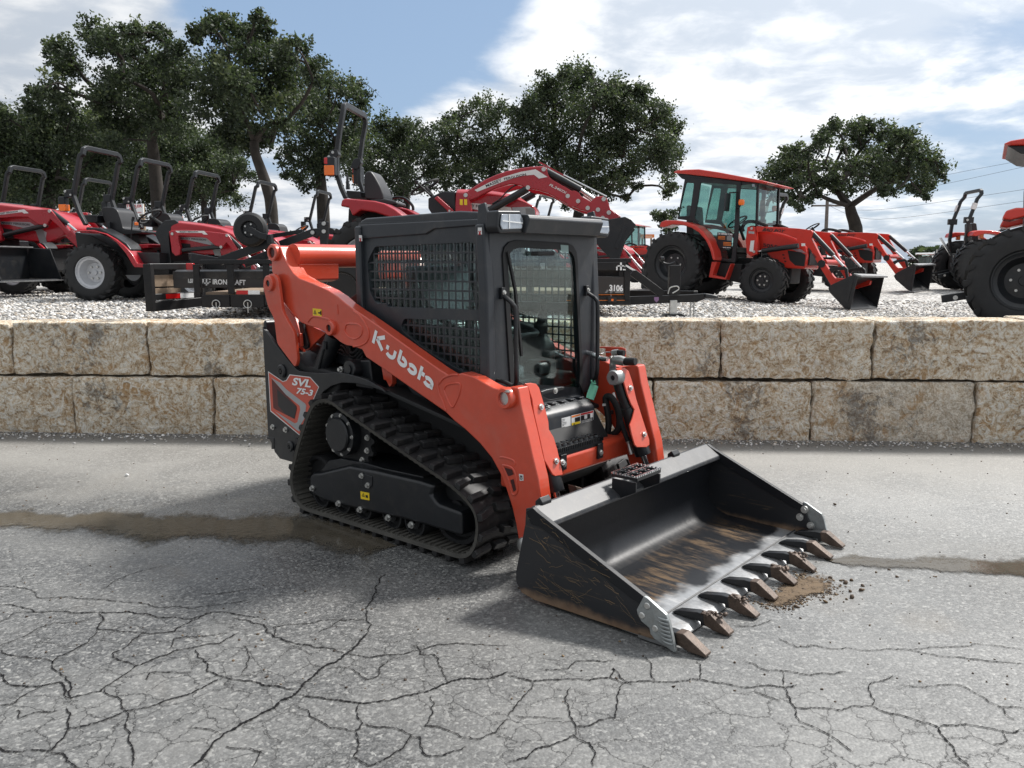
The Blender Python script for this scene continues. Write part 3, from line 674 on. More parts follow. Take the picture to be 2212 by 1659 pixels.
# close and resample evenly
lp = curve(loop+loop[:1], 8)[:-1]; lp = np.array(lp)
zmin = lp[:, 1].min(); lp[:, 1] -= zmin-0.030
seg = np.linalg.norm(np.roll(lp, -1, 0)-lp, axis=1); tot = seg.sum(); cum = np.concatenate([[0], np.cumsum(seg)])
def belt(s):
    s = s % tot; i = np.searchsorted(cum, s, side='right')-1; i = min(i, len(lp)-1); f = (s-cum[i])/max(seg[i], 1e-9)
    p = lp[i]*(1-f)+lp[(i+1) % len(lp)]*f; a = lp[(i-1) % len(lp)]; c2 = lp[(i+2) % len(lp)]; d = c2-a; d = d/np.linalg.norm(d); return p, d
cx0, cz0 = lp.mean(0)
def onorm(s):
    p, d = belt(s); n = np.array([-d[1], d[0]])
    if n@(p-np.array([cx0, cz0])) < 0: n = -n
    return p, d, n
NB = 132
def track(name):
    rt = []
    mb = MB(); vs = []
    for i in range(NB):
        p, d, n = onorm(tot*i/NB)
        for off, y in ((0.0, YT0), (0.0, YT1), (-0.024, YT1-0.006), (-0.024, YT0+0.006)):
            q = p+n*off; vs.append((q[0], y, q[1]))
    fs = []; 
    for i in range(NB):
        k = (i+1) % NB
        for j in range(4): fs.append((i*4+j, k*4+j, k*4+(j+1) % 4, i*4+(j+1) % 4))
    mb.add(vs, fs); mb.mi = [1 if j in (2, 3) else 0 for i in range(NB) for j in range(4)]
    bt = mb.build(name, [M['rubber'], M['beltedge']], K, sharp=50); rt.append(bt)
    # lugs: staggered C-blocks, two rows, each its own piece
    NL = 40
    def lug(s0, y0, y1, w, skew, h=0.030):
        vv = []
        for (u, y) in ((-w, y0), (w, y0), (w+skew, y1), (-w+skew, y1)):
            for t_, sh in ((0.001, 1.0), (h, 0.72)):
                p, d, n = onorm(s0+u*sh+(skew*0.0)); q = p+n*t_; vv.append((q[0], y, q[1]))
        mb = MB(); o = [0, 2, 4, 6]
        mb.add(vv, [(0,2,4,6), (7,5,3,1), (0,1,3,2), (2,3,5,4), (4,5,7,6), (6,7,1,0)]); return mb
    for i in range(NL):
        s0 = tot*(i+0.0)/NL; sk = 0.030 if i % 2 else 0.012
        a = lug(s0, YT0+0.002, YT0+0.118 if i % 2 else YT0+0.15, 0.024, sk, 0.036); a.build('lug', M['rubber'], bt, bevel=0.004, seg=1)
        c2 = lug(s0+sk, YT0+0.145 if i % 2 else YT0+0.185, YT0+0.255, 0.027, -0.022, 0.040); c2.build('lug', M['rubber'], bt, bevel=0.004, seg=1)
        a = lug(s0+0.02, YT1-0.125, YT1-0.002, 0.024, -sk, 0.036); a.build('lug', M['rubber'], bt, bevel=0.004, seg=1)
    return bt
tk = track('rubber_track')
# far track: the same pieces mirrored
def mirror_obj(o, parent):
    me = o.data.copy(); 
    co_ = np.empty(len(me.vertices)*3, np.float32); me.vertices.foreach_get('co', co_); co_[1::3] *= -1; me.vertices.foreach_set('co', co_)
    me.flip_normals(); c = link(o.name.split('.')[0], me, parent)
    for md in o.modifiers:
        b = c.modifiers.new('bevel', 'BEVEL'); b.width = md.width; b.segments = md.segments; b.limit_method = 'ANGLE'; b.angle_limit = md.angle_limit; b.harden_normals = True
    for ch in list(o.children): mirror_obj(ch, c)
    return c
mirror_obj(tk, K)
# inner belt ribs (visible along the ground run)
for sgn in (1,):
    mb = MB()
    for i in range(92):
        s0 = tot*i/92; 
        vv = []
        for u in (-0.011, 0.011):
            p, d, n = onorm(s0+u)
            for off in (-0.0235, -0.034):
                q = p+n*off
                for y in (YT0+0.015, YT1-0.02): vv.append((q[0], y, q[1]))
        mb.add(vv, [(0,1,3,2),(4,6,7,5),(0,2,6,4),(1,5,7,3),(2,3,7,6)])
    both(mb, 'belt_rib_rows', M['beltedge'])
def wheel(name, cxp, cz, r, y0, y1, mat, hub=0.3, dish=0.03):
    mb = MB()
    prof = [(r*0.10, y0+dish*0.2), (r*hub, y0+dish*0.2), (r*hub, y0+dish), (r*0.78, y0+dish*1.2), (r*0.84, y0+0.004), (r*0.97, y0+0.004), (r, y0+0.012), (r, y1-0.012), (r*0.97, y1), (r*0.1, y1)]
    mb.lathe(prof, (cxp, 0, cz), 'y', 36); return both(mb, name, mat)
fi = PY(zC, -0.70, (1500,1235))[0]
wheel('front_idler', fi[0]-0.02, 0.275, 0.215, -0.72, -0.56, M['blackmatte'])
for zc_ in ((650,1115), (800,1155), (1010,1215), (1175,1265), (500,1080)):
    q = PY(zC, -0.76, zc_)[0]; wheel('track_roller', q[0], 0.152, 0.095, -0.775, -0.50, M['blackmatte'], hub=0.45)
ri = PY(zC, -0.72, (400,1010))[0]; wheel('rear_idler', ri[0]+0.12, 0.235, 0.175, -0.72, -0.56, M['blackmatte'])
# drive sprocket with motor cover
sc0 = PY(zC, -0.72, (700,610))[0]
mb = MB(); n_t = 15; pts = []
for i in range(n_t*4):
    q = 2*math.pi*i/(n_t*4); r = 0.225 if i % 4 in (0, 1) else 0.192; pts.append((sc0[0]+r*math.cos(q), sc0[1]+r*math.sin(q)))
mb.prism(pts, 'y', -0.70, -0.665); spk_ = both(mb, 'drive_sprocket', M['blackmatte'], 0.004)
mc = PY(zC, -0.80, (580,575))[0]
mb = MB(); mb.lathe([(0.0,-0.80),(0.112,-0.80),(0.12,-0.79),(0.12,-0.775),(0.15,-0.77),(0.15,-0.70),(0.185,-0.695),(0.185,-0.66),(0.0,-0.66)], (mc[0]+0.02, 0, mc[1]), 'y', 32); both(mb, 'drive_motor_cover', M['black'])
for i in range(9):
    q = 2*math.pi*i/9; bolt((mc[0]+0.02+0.135*math.cos(q), -0.768, mc[1]+0.135*math.sin(q)), 'y', 0.010)
for q in (0.2, -0.35, -0.9, -1.4): bolt((sc0[0]+0.165*math.cos(q), -0.700, sc0[1]+0.165*math.sin(q)), 'y', 0.014, t=0.02)
# undercarriage frame
fr_ = PY(zC, -0.80, (400,880),(425,850),(480,850),(690,800),(880,838),(1200,910),(1310,945),(1285,1010),(1320,1060),(1345,1080),(1505,1140),(1508,1315),(1230,1230),(1040,1180),(600,1085),(480,1045),(425,1010),(402,960))
mb = MB(); mb.prism(fr_, 'y', -0.80, -0.44); both(mb, 'track_frame', M['black'], 0.022, seg=3)
up_ = PY(zC, -0.79, (410,885),(500,770),(590,758),(760,790),(900,830),(1180,890),(1190,905),(690,802),(480,852))
mb = MB(); mb.prism(up_, 'y', -0.74, -0.44); both(mb, 'frame_top_shelf', M['black'], 0.01)
for p in ((430,962),(620,1072),(775,1117),(980,1176),(1148,1228)):
    q = PY(zC, -0.80, p)[0]; bolt((q[0], -0.801, q[1]), 'y', 0.015, t=0.024)
for p in ((790,870),(835,940)):
    q = PY(zC, -0.80, p)[0]; bolt((q[0], -0.806, q[1]), 'y', 0.013, t=0.02)
pl_ = PY(zC, -0.806, (777,905),(800,862),(858,878),(855,950),(840,962),(777,948)); mb = MB(); mb.prism(pl_, 'y', -0.806, -0.797); part(mb, 'access_plate', M['black'], 0.003)
def sticker(z, Y, pts, mat, name='warning_sticker'):
    mb = MB(); mb.prism(PY(z, Y, *pts), 'y', Y, Y+0.0015); return part(mb, name, mat)
stk_ = sticker(zC, -0.8035, [(772,985),(836,998),(838,1052),(776,1040)], M['yellow'])
def tri_sign(o, cxp, cz, r, Y, mat=M['black']):
    mb = MB(); P = [(cxp+r*math.cos(a), cz+r*math.sin(a)) for a in (math.pi/2, math.pi/2+2.094, math.pi/2+4.189)]
    Q = [(cxp+r*0.62*math.cos(a), cz+r*0.62*math.sin(a)) for a in (math.pi/2, math.pi/2+2.094, math.pi/2+4.189)]
    for i in range(3):
        k = (i+1) % 3; mb.add([(P[i][0], Y, P[i][1]), (P[k][0], Y, P[k][1]), (Q[k][0], Y, Q[k][1]), (Q[i][0], Y, Q[i][1])], [(0, 1, 2, 3)])
    mb.add([(cxp-r*0.06, Y, cz-r*0.25), (cxp+r*0.09, Y, cz-r*0.25), (cxp+r*0.12, Y, cz+r*0.3), (cxp-r*0.03, Y, cz+r*0.3)], [(0, 1, 2, 3)])
    return mb.build('warning_symbol', mat, o, recalc=False)
q = PY(zC, -0.805, (793,1015),(818,1022)); tri_sign(stk_, q[0][0], q[0][1], 0.018, -0.8048)
mb = MB(); mb.add([(q[1][0]-0.012, -0.8048, q[1][1]-0.01), (q[1][0]+0.012, -0.8048, q[1][1]-0.01), (q[1][0]+0.012, -0.8048, q[1][1]+0.008), (q[1][0]-0.012, -0.8048, q[1][1]+0.008)], [(0,1,2,3)]); mb.build('manual_symbol', M['blackmatte'], stk_, recalc=False)

# ---------------- chassis between the tracks
mb = MB(); mb.prism([(-1.30,0.30),(0.62,0.30),(0.78,0.42),(0.78,0.60),(0.62,0.84),(0.45,0.86),(-0.6,0.90),(-1.30,0.95)], 'y', -0.43, 0.43); part(mb, 'chassis', M['blackmatte'], 0.02)
# fender shelf over the tracks
sh = PY(zA, -0.66, (1200,1560),(1560,1640)); 
sh2 = PY(zC, -0.66, (940,240),(1420,420)); 
mb = MB(); mb.prism([(sh2[0][0],sh2[0][1]),(sh2[1][0]+0.25,sh2[1][1]-0.085),(sh2[1][0]+0.25,sh2[1][1]-0.11),(sh2[0][0],sh2[0][1]-0.03)], 'y', -0.66, -0.42); both(mb, 'fender_shelf', M['blackmatte'], 0.006)
mb = MB(); mb.prism([(sh2[0][0]-0.1,sh2[0][1]+0.0),(sh2[1][0]+0.25,sh2[1][1]-0.10),(sh2[1][0]+0.25,0.33),(sh2[0][0]-0.1,0.33)], 'y', -0.45, -0.43); both(mb, 'inner_side_plate', M['blackmatte'])
# ---------------- rear body side panel with arch (black), decal
YS = -0.70
sp_ = PY(zF, YS, (80,330),(88,350),(205,495),(320,640),(390,718),(420,738),(540,752),(600,757),(660,760),(700,750),(760,748),(870,762),(1000,795),(1185,866)) + PY(zC, YS, (520,130),(720,150),(930,240),(950,262),(880,235),(760,205),(640,195),(560,215),(500,262),(440,345))
sp_ = PY(zF, YS, (78,325),(88,345),(205,495),(320,640),(390,718),(420,738),(540,752),(660,756),(760,748),(870,764),(1000,800)) + PY(zC, YS, (820,175),(930,238),(955,268),(860,232),(740,203),(640,198),(560,222),(505,262),(450,340)) + PY(zF, YS, (520,1095),(440,1300),(420,1350),(385,1440),(365,1590),(240,1555),(190,1490),(185,1465),(130,1345))
mb = MB(); mb.prism(sp_, 'y', YS, YS+0.03); sidep = both(mb, 'rear_side_panel', M['black'], 0.005)
rb = PY(zF, YS, (78,325),(88,345),(205,495),(390,718),(540,752),(660,756),(640,900),(365,1590),(240,1555),(130,1345))
# rear bumper wall + engine cover body
mb = MB(); mb.prism([(-1.50,0.62),(-1.46,0.40),(-1.30,0.32),(-1.2,0.32),(-0.75,0.9),(-0.75,1.02),(-1.15,1.05),(-1.42,1.22),(-1.50,1.25)], 'y', YS+0.035, -YS-0.035); part(mb, 'engine_housing', M['blackmatte'], 0.02)
# bent rear guard lip behind the link (the loop seen at the rear corner)
lipp = PY(zF, YS, (88,345),(205,495)); rl = PY(zF, YS, (78,322))[0]
mb = MB(); mb.prism([(rl[0]-0.02, 0.5), (rl[0]-0.02, rl[1]+0.03), (rl[0]+0.0, rl[1]+0.05), (rl[0]+0.02, rl[1]+0.03), (rl[0]+0.02, 0.5)], 'y', YS+0.02, -YS-0.02); part(mb, 'rear_door', M['black'], 0.01)
mb = MB(); q = PY(zF, YS, (120,1350),(190,1360),(190,1465),(165,1465),(165,1380),(125,1372)); mb.prism(q, 'y', YS-0.004, YS+0.02); part(mb, 'rear_latch', M['black'], 0.004)
for p, r in (((265,738), 0.052), ((345,1440), 0.040)):
    q = PY(zF, YS, p)[0]; mb = MB(); mb.lathe([(0.0,0.002),(r*0.42,0.002),(r*0.42,-0.018),(r*0.8,-0.018),(r,-0.010),(r,0.002)], (q[0], YS, q[1]), 'y', 24); part(mb, 'tie_down_boss', M['black'])
    mb = MB(); mb.box((q[0], YS-0.012, q[1]), (r*0.5, 0.016, r*0.5)); part(mb, 'boss_recess', M['blackmatte'])
for p in ((180,1258),(300,1283)):
    q = PY(zF, YS, p)[0]; bolt((q[0], YS, q[1]), 'y', 0.015, t=0.02)
# decal on the panel: printed film, stacked sheets
def film(z, pts, mat, k, name, parent):
    Y = YS-0.0012*k; P = PY(z, Y, *pts); mb = MB(); mb.add([(a, Y, c) for a, c in P], [tuple(range(len(P)))]); return mb.build(name, mat, parent, recalc=False)
m, t, b = newmat('decal_shadow_red'); t.nodes['Principled BSDF'].inputs['Base Color'].default_value = (0.10, 0.018, 0.016, 1); b.inputs['Roughness'].default_value = 0.4; M['decdark'] = m
m, t, b = newmat('decal_black'); b.inputs['Base Color'].default_value = (0.018, 0.016, 0.018, 1); b.inputs['Roughness'].default_value = 0.4; M['decblack'] = m
d0 = film(zF, [(131,738),(270,832),(300,822),(332,768),(525,792),(608,885),(550,1020),(520,1110),(470,1215),(455,1260),(428,1340),(152,1112)], M['offwhite'], 1, 'model_decal', sidep[0])
film(zF, [(137,750),(268,838),(304,828),(336,776),(522,799),(600,887),(543,1020),(513,1110),(463,1212),(448,1258),(424,1328),(158,1106)], M['kred'], 2, 'decal_red_field', sidep[0])
film(zF, [(156,795),(250,850),(300,905),(410,990),(478,1040),(488,1062),(470,1180),(440,1230),(425,1302),(395,1285),(190,1108),(380,1225),(405,1215),(432,1095),(425,1060),(300,960)], M['silver'], 3, 'decal_silver_stripe', sidep[0])
film(zF, [(165,812),(290,950),(395,1062),(400,1085),(378,1185),(200,1095),(180,1080)], M['decdark'], 3.5, 'decal_dark_field', sidep[0])
film(zF, [(215,905),(300,985),(392,1068),(398,1088),(376,1182),(290,1138),(225,1060)], M['decblack'], 4, 'decal_black_field', sidep[0])
o1, ux_, uy_ = PY(zF, YS, (352,876),(525,895),(372,798)); 
def txt_on(z, Y, s, ll, lr, ul, mat, parent, name='lettering', off=0.02, shear=0.0):
    a, c2, u = PY(z, Y, ll, lr, ul); A = Vector((a[0], Y, a[1])); ux = Vector((c2[0], Y, c2[1]))-A; uy = Vector((u[0], Y, u[1]))-A
    V, Fc = text_mesh(s, offset=off, shear=shear); mx = V.max(0); me = bpy.data.meshes.new(name)
    me.from_pydata([tuple(A+ux*float(x/mx[0])+uy*float(y/mx[1])) for x, y in V], [], Fc); me.materials.append(mat); return link(name, me, parent)
txt_on(zF, YS-0.007, 'SVL', (352,868),(526,893),(372,797), M['white'], sidep[0], off=0.035)
txt_on(zF, YS-0.007, '75-3', (390,948),(540,972),(408,892), M['white'], sidep[0], off=0.035)

# ---------------- loader arm (one each side)
YO, YI = -0.68, -0.585
arm = PY(zA, YO, (248,420),(256,372),(285,350),(318,360),(340,420),(378,500),(430,580),(480,622),(600,668),(720,722),(800,775),(860,828),(940,885),(1040,950),(1140,1020),(1450,1243),(1640,1378),(1730,1432),(1830,1408),(1935,1442),(2040,1505))
arm += PY(zD, YO, (105,312),(170,328),(225,312),(285,300),(340,312),(352,360),(375,500),(440,770),(482,965),(540,1200),(568,1420),(572,1560))
arm += PY(zE, YO, (190,640),(165,740),(150,756),(143,700))
arm += PY(zC, YO, (1918,1330),(1900,1225),(1872,1100),(1830,970),(1785,855),(1725,745),(1640,640),(1530,535),(1450,472),(1390,412),(1300,350),(920,85),(812,12))
arm += PY(zA, YO, (1000,1215),(930,1190),(870,1180),(820,1155),(760,1105),(700,1075),(640,1040),(560,1020),(500,995),(450,950),(400,890),(340,812),(270,620),(252,560))
mb = MB(); mb.prism(arm, 'y', YO, YI); armN, armF = both(mb, 'loader_arm', M['kred'], 0.009, seg=3)
# pressed reinforcement ribs on the arm face
def rib(z, Y, pts, w, parent, mat=M['kred'], h=0.010, closed=False):
    P = [(a, Y, c2) for a, c2 in PY(z, Y, *pts)]
    if closed: P = P+[P[0]]
    P = curve(P, 4); mb = MB(); mb.tube(P, w, 8); return mb.build('pressed_rib', mat, parent)
rib(zA, YO, [(930,895),(990,940),(1040,1020),(1060,1090),(1040,1150),(990,1180),(930,1188)], 0.007, armN)
rib(zA, YO, [(870,1010),(890,1000),(965,1003),(1005,1040),(990,1100),(940,1125),(890,1105),(860,1060),(870,1010)], 0.006, armN)
rib(zA, YO, [(555,985),(600,940),(725,962),(740,985)], 0.007, armN)
rib(zA, YO, [(1640,1500),(1680,1450),(1750,1425),(1800,1425)], 0.007, armN); rib(zC, YO, [(1330,190),(1345,270),(1375,340),(1395,400)], 0.007, armN)
rib(zC, YO, [(1378,250),(1400,215),(1470,200),(1500,215),(1490,280),(1455,360),(1435,372),(1410,330),(1378,250)], 0.006, armN)
rib(zD, YO, [(170,985),(210,985),(300,1015),(312,1060)], 0.006, armN); rib(zD, YO, [(195,1060),(290,1090),(330,1200),(335,1320),(290,1340),(265,1230),(195,1060)], 0.007, armN)
mb = MB(); P = PY(zD, YO-0.002, (205,1080),(285,1105),(300,1150),(262,1165),(225,1160)); mb.add([(a, YO-0.002, c2) for a, c2 in P], [tuple(range(len(P)))]); P = PY(zD, YO-0.002, (268,1205),(300,1195),(325,1300),(300,1320)); mb.add([(a, YO-0.002, c2) for a, c2 in P], [tuple(range(len(P)))])
m, t, b = newmat('slot_dark'); b.inputs['Base Color'].default_value = (0.05, 0.008, 0.007, 1); M['slot'] = m
mb.build('tie_down_slot', M['slot'], armN, recalc=False)
mb = MB(); a = PY(zA, YO, (795,840),(800,920)); mb.tube([(a[0][0], YO, a[0][1]), (a[1][0], YO, a[1][1])], 0.008, 8); mb.build('weld_bead', M['kred'], armN)
# front inner web plate of each arm
wb = PY(zD, YO, (380,320),(430,320),(470,480),(510,700),(545,950),(575,1250),(578,1560),(520,1400),(440,900))
# pins and bosses
def boss(z, Y, p, r, mat, inner=M['black'], name='pivot_boss', depth=0.03, ri=0.5):
    q = PY(z, Y, p)[0]; mb = MB(); mb.lathe([(r*ri,0.002),(r*ri,-depth),(r*0.9,-depth),(r,-depth*0.75),(r,0.004)], (q[0], Y, q[1]), 'y', 28)
    o = mb.build(name, mat, K); mb = MB(); mb.lathe([(0,-depth*0.6),(r*ri*0.98,-depth*0.6),(r*ri*0.98,0.002)], (q[0], Y, q[1]), 'y', 20); mb.build('pin', inner, o)
    return q
boss(zA, YO, (280,410), 0.062, M['kred'], inner=M['slot'], ri=0.62)
boss(zA, YO, (752,1035), 0.052, M['kred'])
q = boss(zD, YO, (248,408), 0.062, M['kred'], inner=M['zinc'], depth=0.045, ri=0.62)
q2 = PY(zE, YO, (172,680))[0]; mb = MB(); mb.lathe([(0,-0.02),(0.03,-0.02),(0.045,-0.01),(0.05,0.01)], (q2[0], YO, q2[1]), 'y', 20); part(mb, 'hinge_pin', M['zinc'])
bolt((PY(zD, YO, (293,343))[0][0], YO-0.045, PY(zD, YO, (293,343))[0][1]), 'z', 0.012)
# cross tube at the rear top
q = PY(zA, YO, (280,410))[0]; mb = MB(); mb.cyl((q[0]+0.10, YI-0.01, q[1]-0.025), (q[0]+0.10, -YI+0.01, q[1]-0.025), 0.088, n=28); part(mb, 'cross_tube', M['kred'])
mb = MB(); mb.prism([(q[0]+0.04,q[1]-0.09),(q[0]+0.17,q[1]-0.08),(q[0]+0.16,q[1]-0.20),(q[0]+0.08,q[1]-0.22)], 'y', YI-0.005, YI+0.35); both(mb, 'cross_tube_gusset', M['kred'], 0.01)
# inner tower plate
mb = MB(); mb.prism(PY(zA, YI, (300,360),(395,352),(420,400),(470,500),(520,590),(640,660),(560,760),(420,720),(320,520)), 'y', YI-0.001, YI+0.03); both(mb, 'tower_inner_plate', M['kred'], 0.006)
# rear link plates
YL = -0.735
lk = PY(zA, YL, (178,690),(185,640),(225,590),(258,583),(288,600),(305,650),(335,880),(350,920),(440,1080),(465,1310),(445,1365),(295,1165),(270,960),(220,860))
mb = MB(); mb.prism(rpoly(lk, 0.03), 'y', YL, YL+0.028); lkN, lkF = both(mb, 'rear_link', M['kred'], 0.006)
lk2 = PY(zA, YL+0.14, (300,800),(360,850),(440,960),(480,1100),(505,1190),(500,1280),(440,1360),(330,1150)); mb = MB(); mb.prism(lk2, 'y', YL+0.15, YL+0.175); both(mb, 'rear_link', M['kred'], 0.005)
boss(zA, YL, (238,665), 0.058, M['kred'], depth=0.02, ri=0.42)
# rear lever (orange triangle) + black stay + hydraulic lift cylinder
lv = PY(zA, -0.60, (480,960),(560,1010),(700,1075),(640,1130),(590,1180),(555,1220),(530,1225),(505,1190)); mb = MB(); mb.prism(lv, 'y', -0.60, -0.575); both(mb, 'lever_plate', M['kred'], 0.004)
st_ = PY(zA, -0.63, (470,985),(505,985),(552,1165),(550,1200),(528,1215),(508,1195)); mb = MB(); mb.prism(st_, 'y', -0.63, -0.61); both(mb, 'lock_stay', M['black'], 0.004)
pb = PY(zA, -0.66, (445,1080),(490,1078),(500,1188),(455,1190)); mb = MB(); mb.prism(pb, 'y', -0.665, -0.64); both(mb, 'bracket', M['kred'], 0.003)
for p in ((463,1096),(472,1172)): q = PY(zA, -0.665, p)[0]; bolt((q[0], -0.665, q[1]), 'y', 0.010)
a, c2 = PY(zA, -0.60, (770,1110),(655,1400)); mb = MB(); d = Vector((c2[0]-a[0], 0, c2[1]-a[1])).normalized()
A = Vector((a[0], -0.60, a[1])); Cc = Vector((c2[0], -0.60, c2[1]))
mb.cyl(A-d*0.02, Cc+d*0.1, 0.062, n=22); both(mb, 'lift_cylinder', M['black'], 0.003)
a2, c3 = PY(zA, -0.66, (700,1150),(640,1370)); mb = MB(); mb.tube([(a2[0], -0.66, a2[1]), (c3[0], -0.66, c3[1])], 0.012, 8); mb.cyl((a2[0], -0.66, a2[1]-0.0), (a2[0]-0.01, -0.66, a2[1]-0.05), 0.020, n=8); both(mb, 'hydraulic_line', M['black'])
# body pivot boss below the arm
q = PY(zA, -0.62, (940,1370))[0]
mb = MB(); mb.lathe([(0.0,-0.06),(0.03,-0.06),(0.03,-0.05),(0.058,-0.05),(0.064,-0.04),(0.064,0.10),(0,0.10)], (q[0], -0.62, q[1]), 'y', 24); both(mb, 'lift_pivot', M['black'])
mb = MB(); mb.prism([(q[0]-0.06,q[1]-0.02),(q[0]-0.03,q[1]+0.05),(q[0]+0.14,q[1]+0.07),(q[0]+0.16,q[1]-0.14),(q[0]-0.02,q[1]-0.14)], 'y', -0.60, -0.45); both(mb, 'pivot_bracket', M['black'], 0.015)
bolt((q[0]-0.09, -0.66, q[1]-0.01), 'y', 0.014, t=0.03)
# side engine bay wall with grille behind the arm
mb = MB(); mb.prism([(-1.30,0.95),(-0.60,0.88),(-0.60,1.55),(-0.72,1.60),(-1.05,1.45),(-1.30,1.20)], 'y', -0.46, 0.46); part(mb, 'engine_cover', M['blackmatte'], 0.02)
mb = MB()
for i in range(9): mb.box((-1.05+i*0.045, -0.468, 1.13), (0.005, 0.006, 0.36))
for i in range(8): mb.box((-0.87, -0.472, 0.98+i*0.045), (0.40, 0.005, 0.005))
part(mb, 'side_grille', M['black'])
a, c2 = PY(zA, -0.55, (560,1190),(900,1330)); mb = MB(); mb.bar([(a[0], -0.52, a[1]), (c2[0], -0.52, c2[1])], 0.03, 0.07); both(mb, 'body_rail', M['black'], 0.004)
# arm stop (red bracket under the arm)
ab = PY(zA, -0.60, (1160,1345),(1250,1400),(1250,1500),(1228,1525),(1200,1470),(1180,1465)); mb = MB(); mb.prism(ab, 'y', -0.60, -0.56); both(mb, 'arm_stop', M['kred'], 0.003)
# hoses lying in the engine bay
mb = MB(); q = PY(zA, -0.52, (520,1240),(545,1290),(560,1390)); mb.tube(curve([(q[0][0],-0.52,q[0][1]),(q[1][0],-0.54,q[1][1]),(q[2][0],-0.53,q[2][1])], 6), 0.022, 10); part(mb, 'hydraulic_hose', M['blackmatte'])
mb = MB(); q = PY(zA, -0.53, (520,1250),(522,1285)); mb.cyl((q[0][0],-0.53,q[0][1]), (q[1][0],-0.53,q[1][1]), 0.027, n=12); part(mb, 'hose_fitting', M['zinc'])
mb = MB()
for i in range(5):
    z0 = 1.0+i*0.03; mb.tube(curve([(-1.12, -0.50, z0), (-0.95, -0.49+0.01*i, z0+0.12), (-0.8, -0.50, z0+0.02), (-0.68, -0.49, z0+0.1)], 6), 0.011, 8)
part(mb, 'wiring_harness', M['blackmatte'])

# stickers on the arm
sk = sticker(zA, YO-0.002, [(592,872),(664,880),(666,940),(594,932)], M['yellow']); q = PY(zA, YO-0.003, (612,908),(650,910)); tri_sign(sk, q[0][0], q[0][1], 0.020, YO-0.0045)
mb = MB(); mb.box((q[1][0], YO-0.004, q[1][1]), (0.030, 0.001, 0.010)); mb.box((q[1][0]+0.014, YO-0.004, q[1][1]), (0.010, 0.001, 0.03)); mb.build('pinch_symbol', M['blackmatte'], sk)
sk = sticker(zD, YO-0.002, [(352,1145),(394,1152),(396,1210),(360,1212)], M['offwhite'], 'lifting_sticker')
mb = MB(); q = PY(zD, YO-0.003, (374,1185),(374,1165)); mb.lathe([(0.006,0),(0.010,0)], (q[0][0], YO-0.0045, q[0][1]), 'y', 12); mb.box((q[1][0], YO-0.0045, q[1][1]), (0.018, 0.0005, 0.004)); mb.build('hook_symbol', M['blackmatte'], sk)

# brand lettering: drawn stroke by stroke on the arm face (letters with the cut gaps of the logo)
def stroke(mb, P, w):
    # constant-width ribbon through 2D points
    P = [Vector(p) for p in P]; L = []; R_ = []
    for i, p in enumerate(P):
        d = (P[min(i+1, len(P)-1)]-P[max(i-1, 0)]).normalized(); n = Vector((-d.y, d.x)); L.append(p+n*w/2); R_.append(p-n*w/2)
    b0 = len(mb.v); vs = [(p.x, YO-0.003, p.y) for p in L]+[(p.x, YO-0.003, p.y) for p in R_]; k = len(P)
    mb.add(vs, [(i, i+1, k+i+1, k+i) for i in range(k-1)])
def arc(cx_, cy_, r, a0, a1, n=16): return [(cx_+r*math.cos(math.radians(a0+(a1-a0)*i/n)), cy_+r*math.sin(math.radians(a0+(a1-a0)*i/n))) for i in range(n+1)]
# local letter frame: x along the arm, y up the letter; x-height 1
LT = []
w_ = 0.30
LT.append([[(0.15,0.0),(0.15,1.55)] , [(1.10,1.55),(0.42,0.80)], [(0.42,0.80),(1.18,0.0)]])            # K
LT.append([[(1.58,1.0),(1.58,0.50)], arc(1.98,0.40,0.40,215,360)+[(2.38,1.0)]])                        # u (split)
LT.append([[(2.86,1.55),(2.86,0.30)], arc(3.20,0.50,0.37,105,-165,22)])                                # b (open)
LT.append([arc(4.22,0.50,0.37,150,-150,22)])                                                           # o (open left)
LT.append([[(5.02,0.0),(5.02,1.55)], [(5.02,0.86),(5.42,0.86)]])                                        # t
LT.append([arc(5.88,0.50,0.37,150,0,14)+[(6.25,0.0)], arc(5.88,0.50,0.37,-10,-150,10)])                 # a (open left)
K0, K1, K2 = PY(zA, YO, (1085,1152),(1578,1545),(1112,1048))     # baseline start / end, top of K
bx = (Vector(K1)-Vector(K0))/6.30; by = (Vector(K2)-Vector(K0))/1.55
for L in LT:
    mb = MB()
    for s_ in L: stroke(mb, [Vector(K0)+bx*p[0]+by*p[1] for p in s_], w_*bx.length*0.92)
    mb.build('brand_letter', M['white'], armN, recalc=False)

# ---------------- cab
XC = 0.545; YC = 0.538
Zs = 2.04
side_out = PY(zA, -YC, (972,172),(2110,120))
xr = -0.635
# side panel
so_ = [(xr, 2.045)]+[(XC-0.03, 2.03)]+[(XC+0.02, 1.55), (XC+0.03, 0.92), (-0.10, 0.90), (xr-0.0, 1.35)]
upw = PY(zA, -YC, (1110,360),(1920,325),(1978,395),(1998,830),(1962,885),(1215,860),(1205,832),(1118,832),(1066,735),(1045,492),(1075,425))
lww = PY(zA, -YC, (1350,958),(1960,975),(2000,1010),(2035,1290),(2050,1440),(1840,1400),(1640,1290),(1480,1180),(1340,1060),(1325,1020))
mb = plate(so_, [rpoly(upw, 0.02, 3), rpoly(lww, 0.02, 3)], 'y', -YC, -YC+0.035); cabN, cabF = both(mb, 'cab_side_frame', M['kgrey'], 0.006)
# raised band and pressed line in the roof side
mb = MB(); mb.prism(PY(zA, -YC, (975,180),(2035,128),(2035,190),(1945,188),(1610,215),(1540,258),(1300,275),(980,300)), 'y', -YC-0.014, -YC+0.01); both(mb, 'roof_side_rail', M['kgrey'], 0.008)
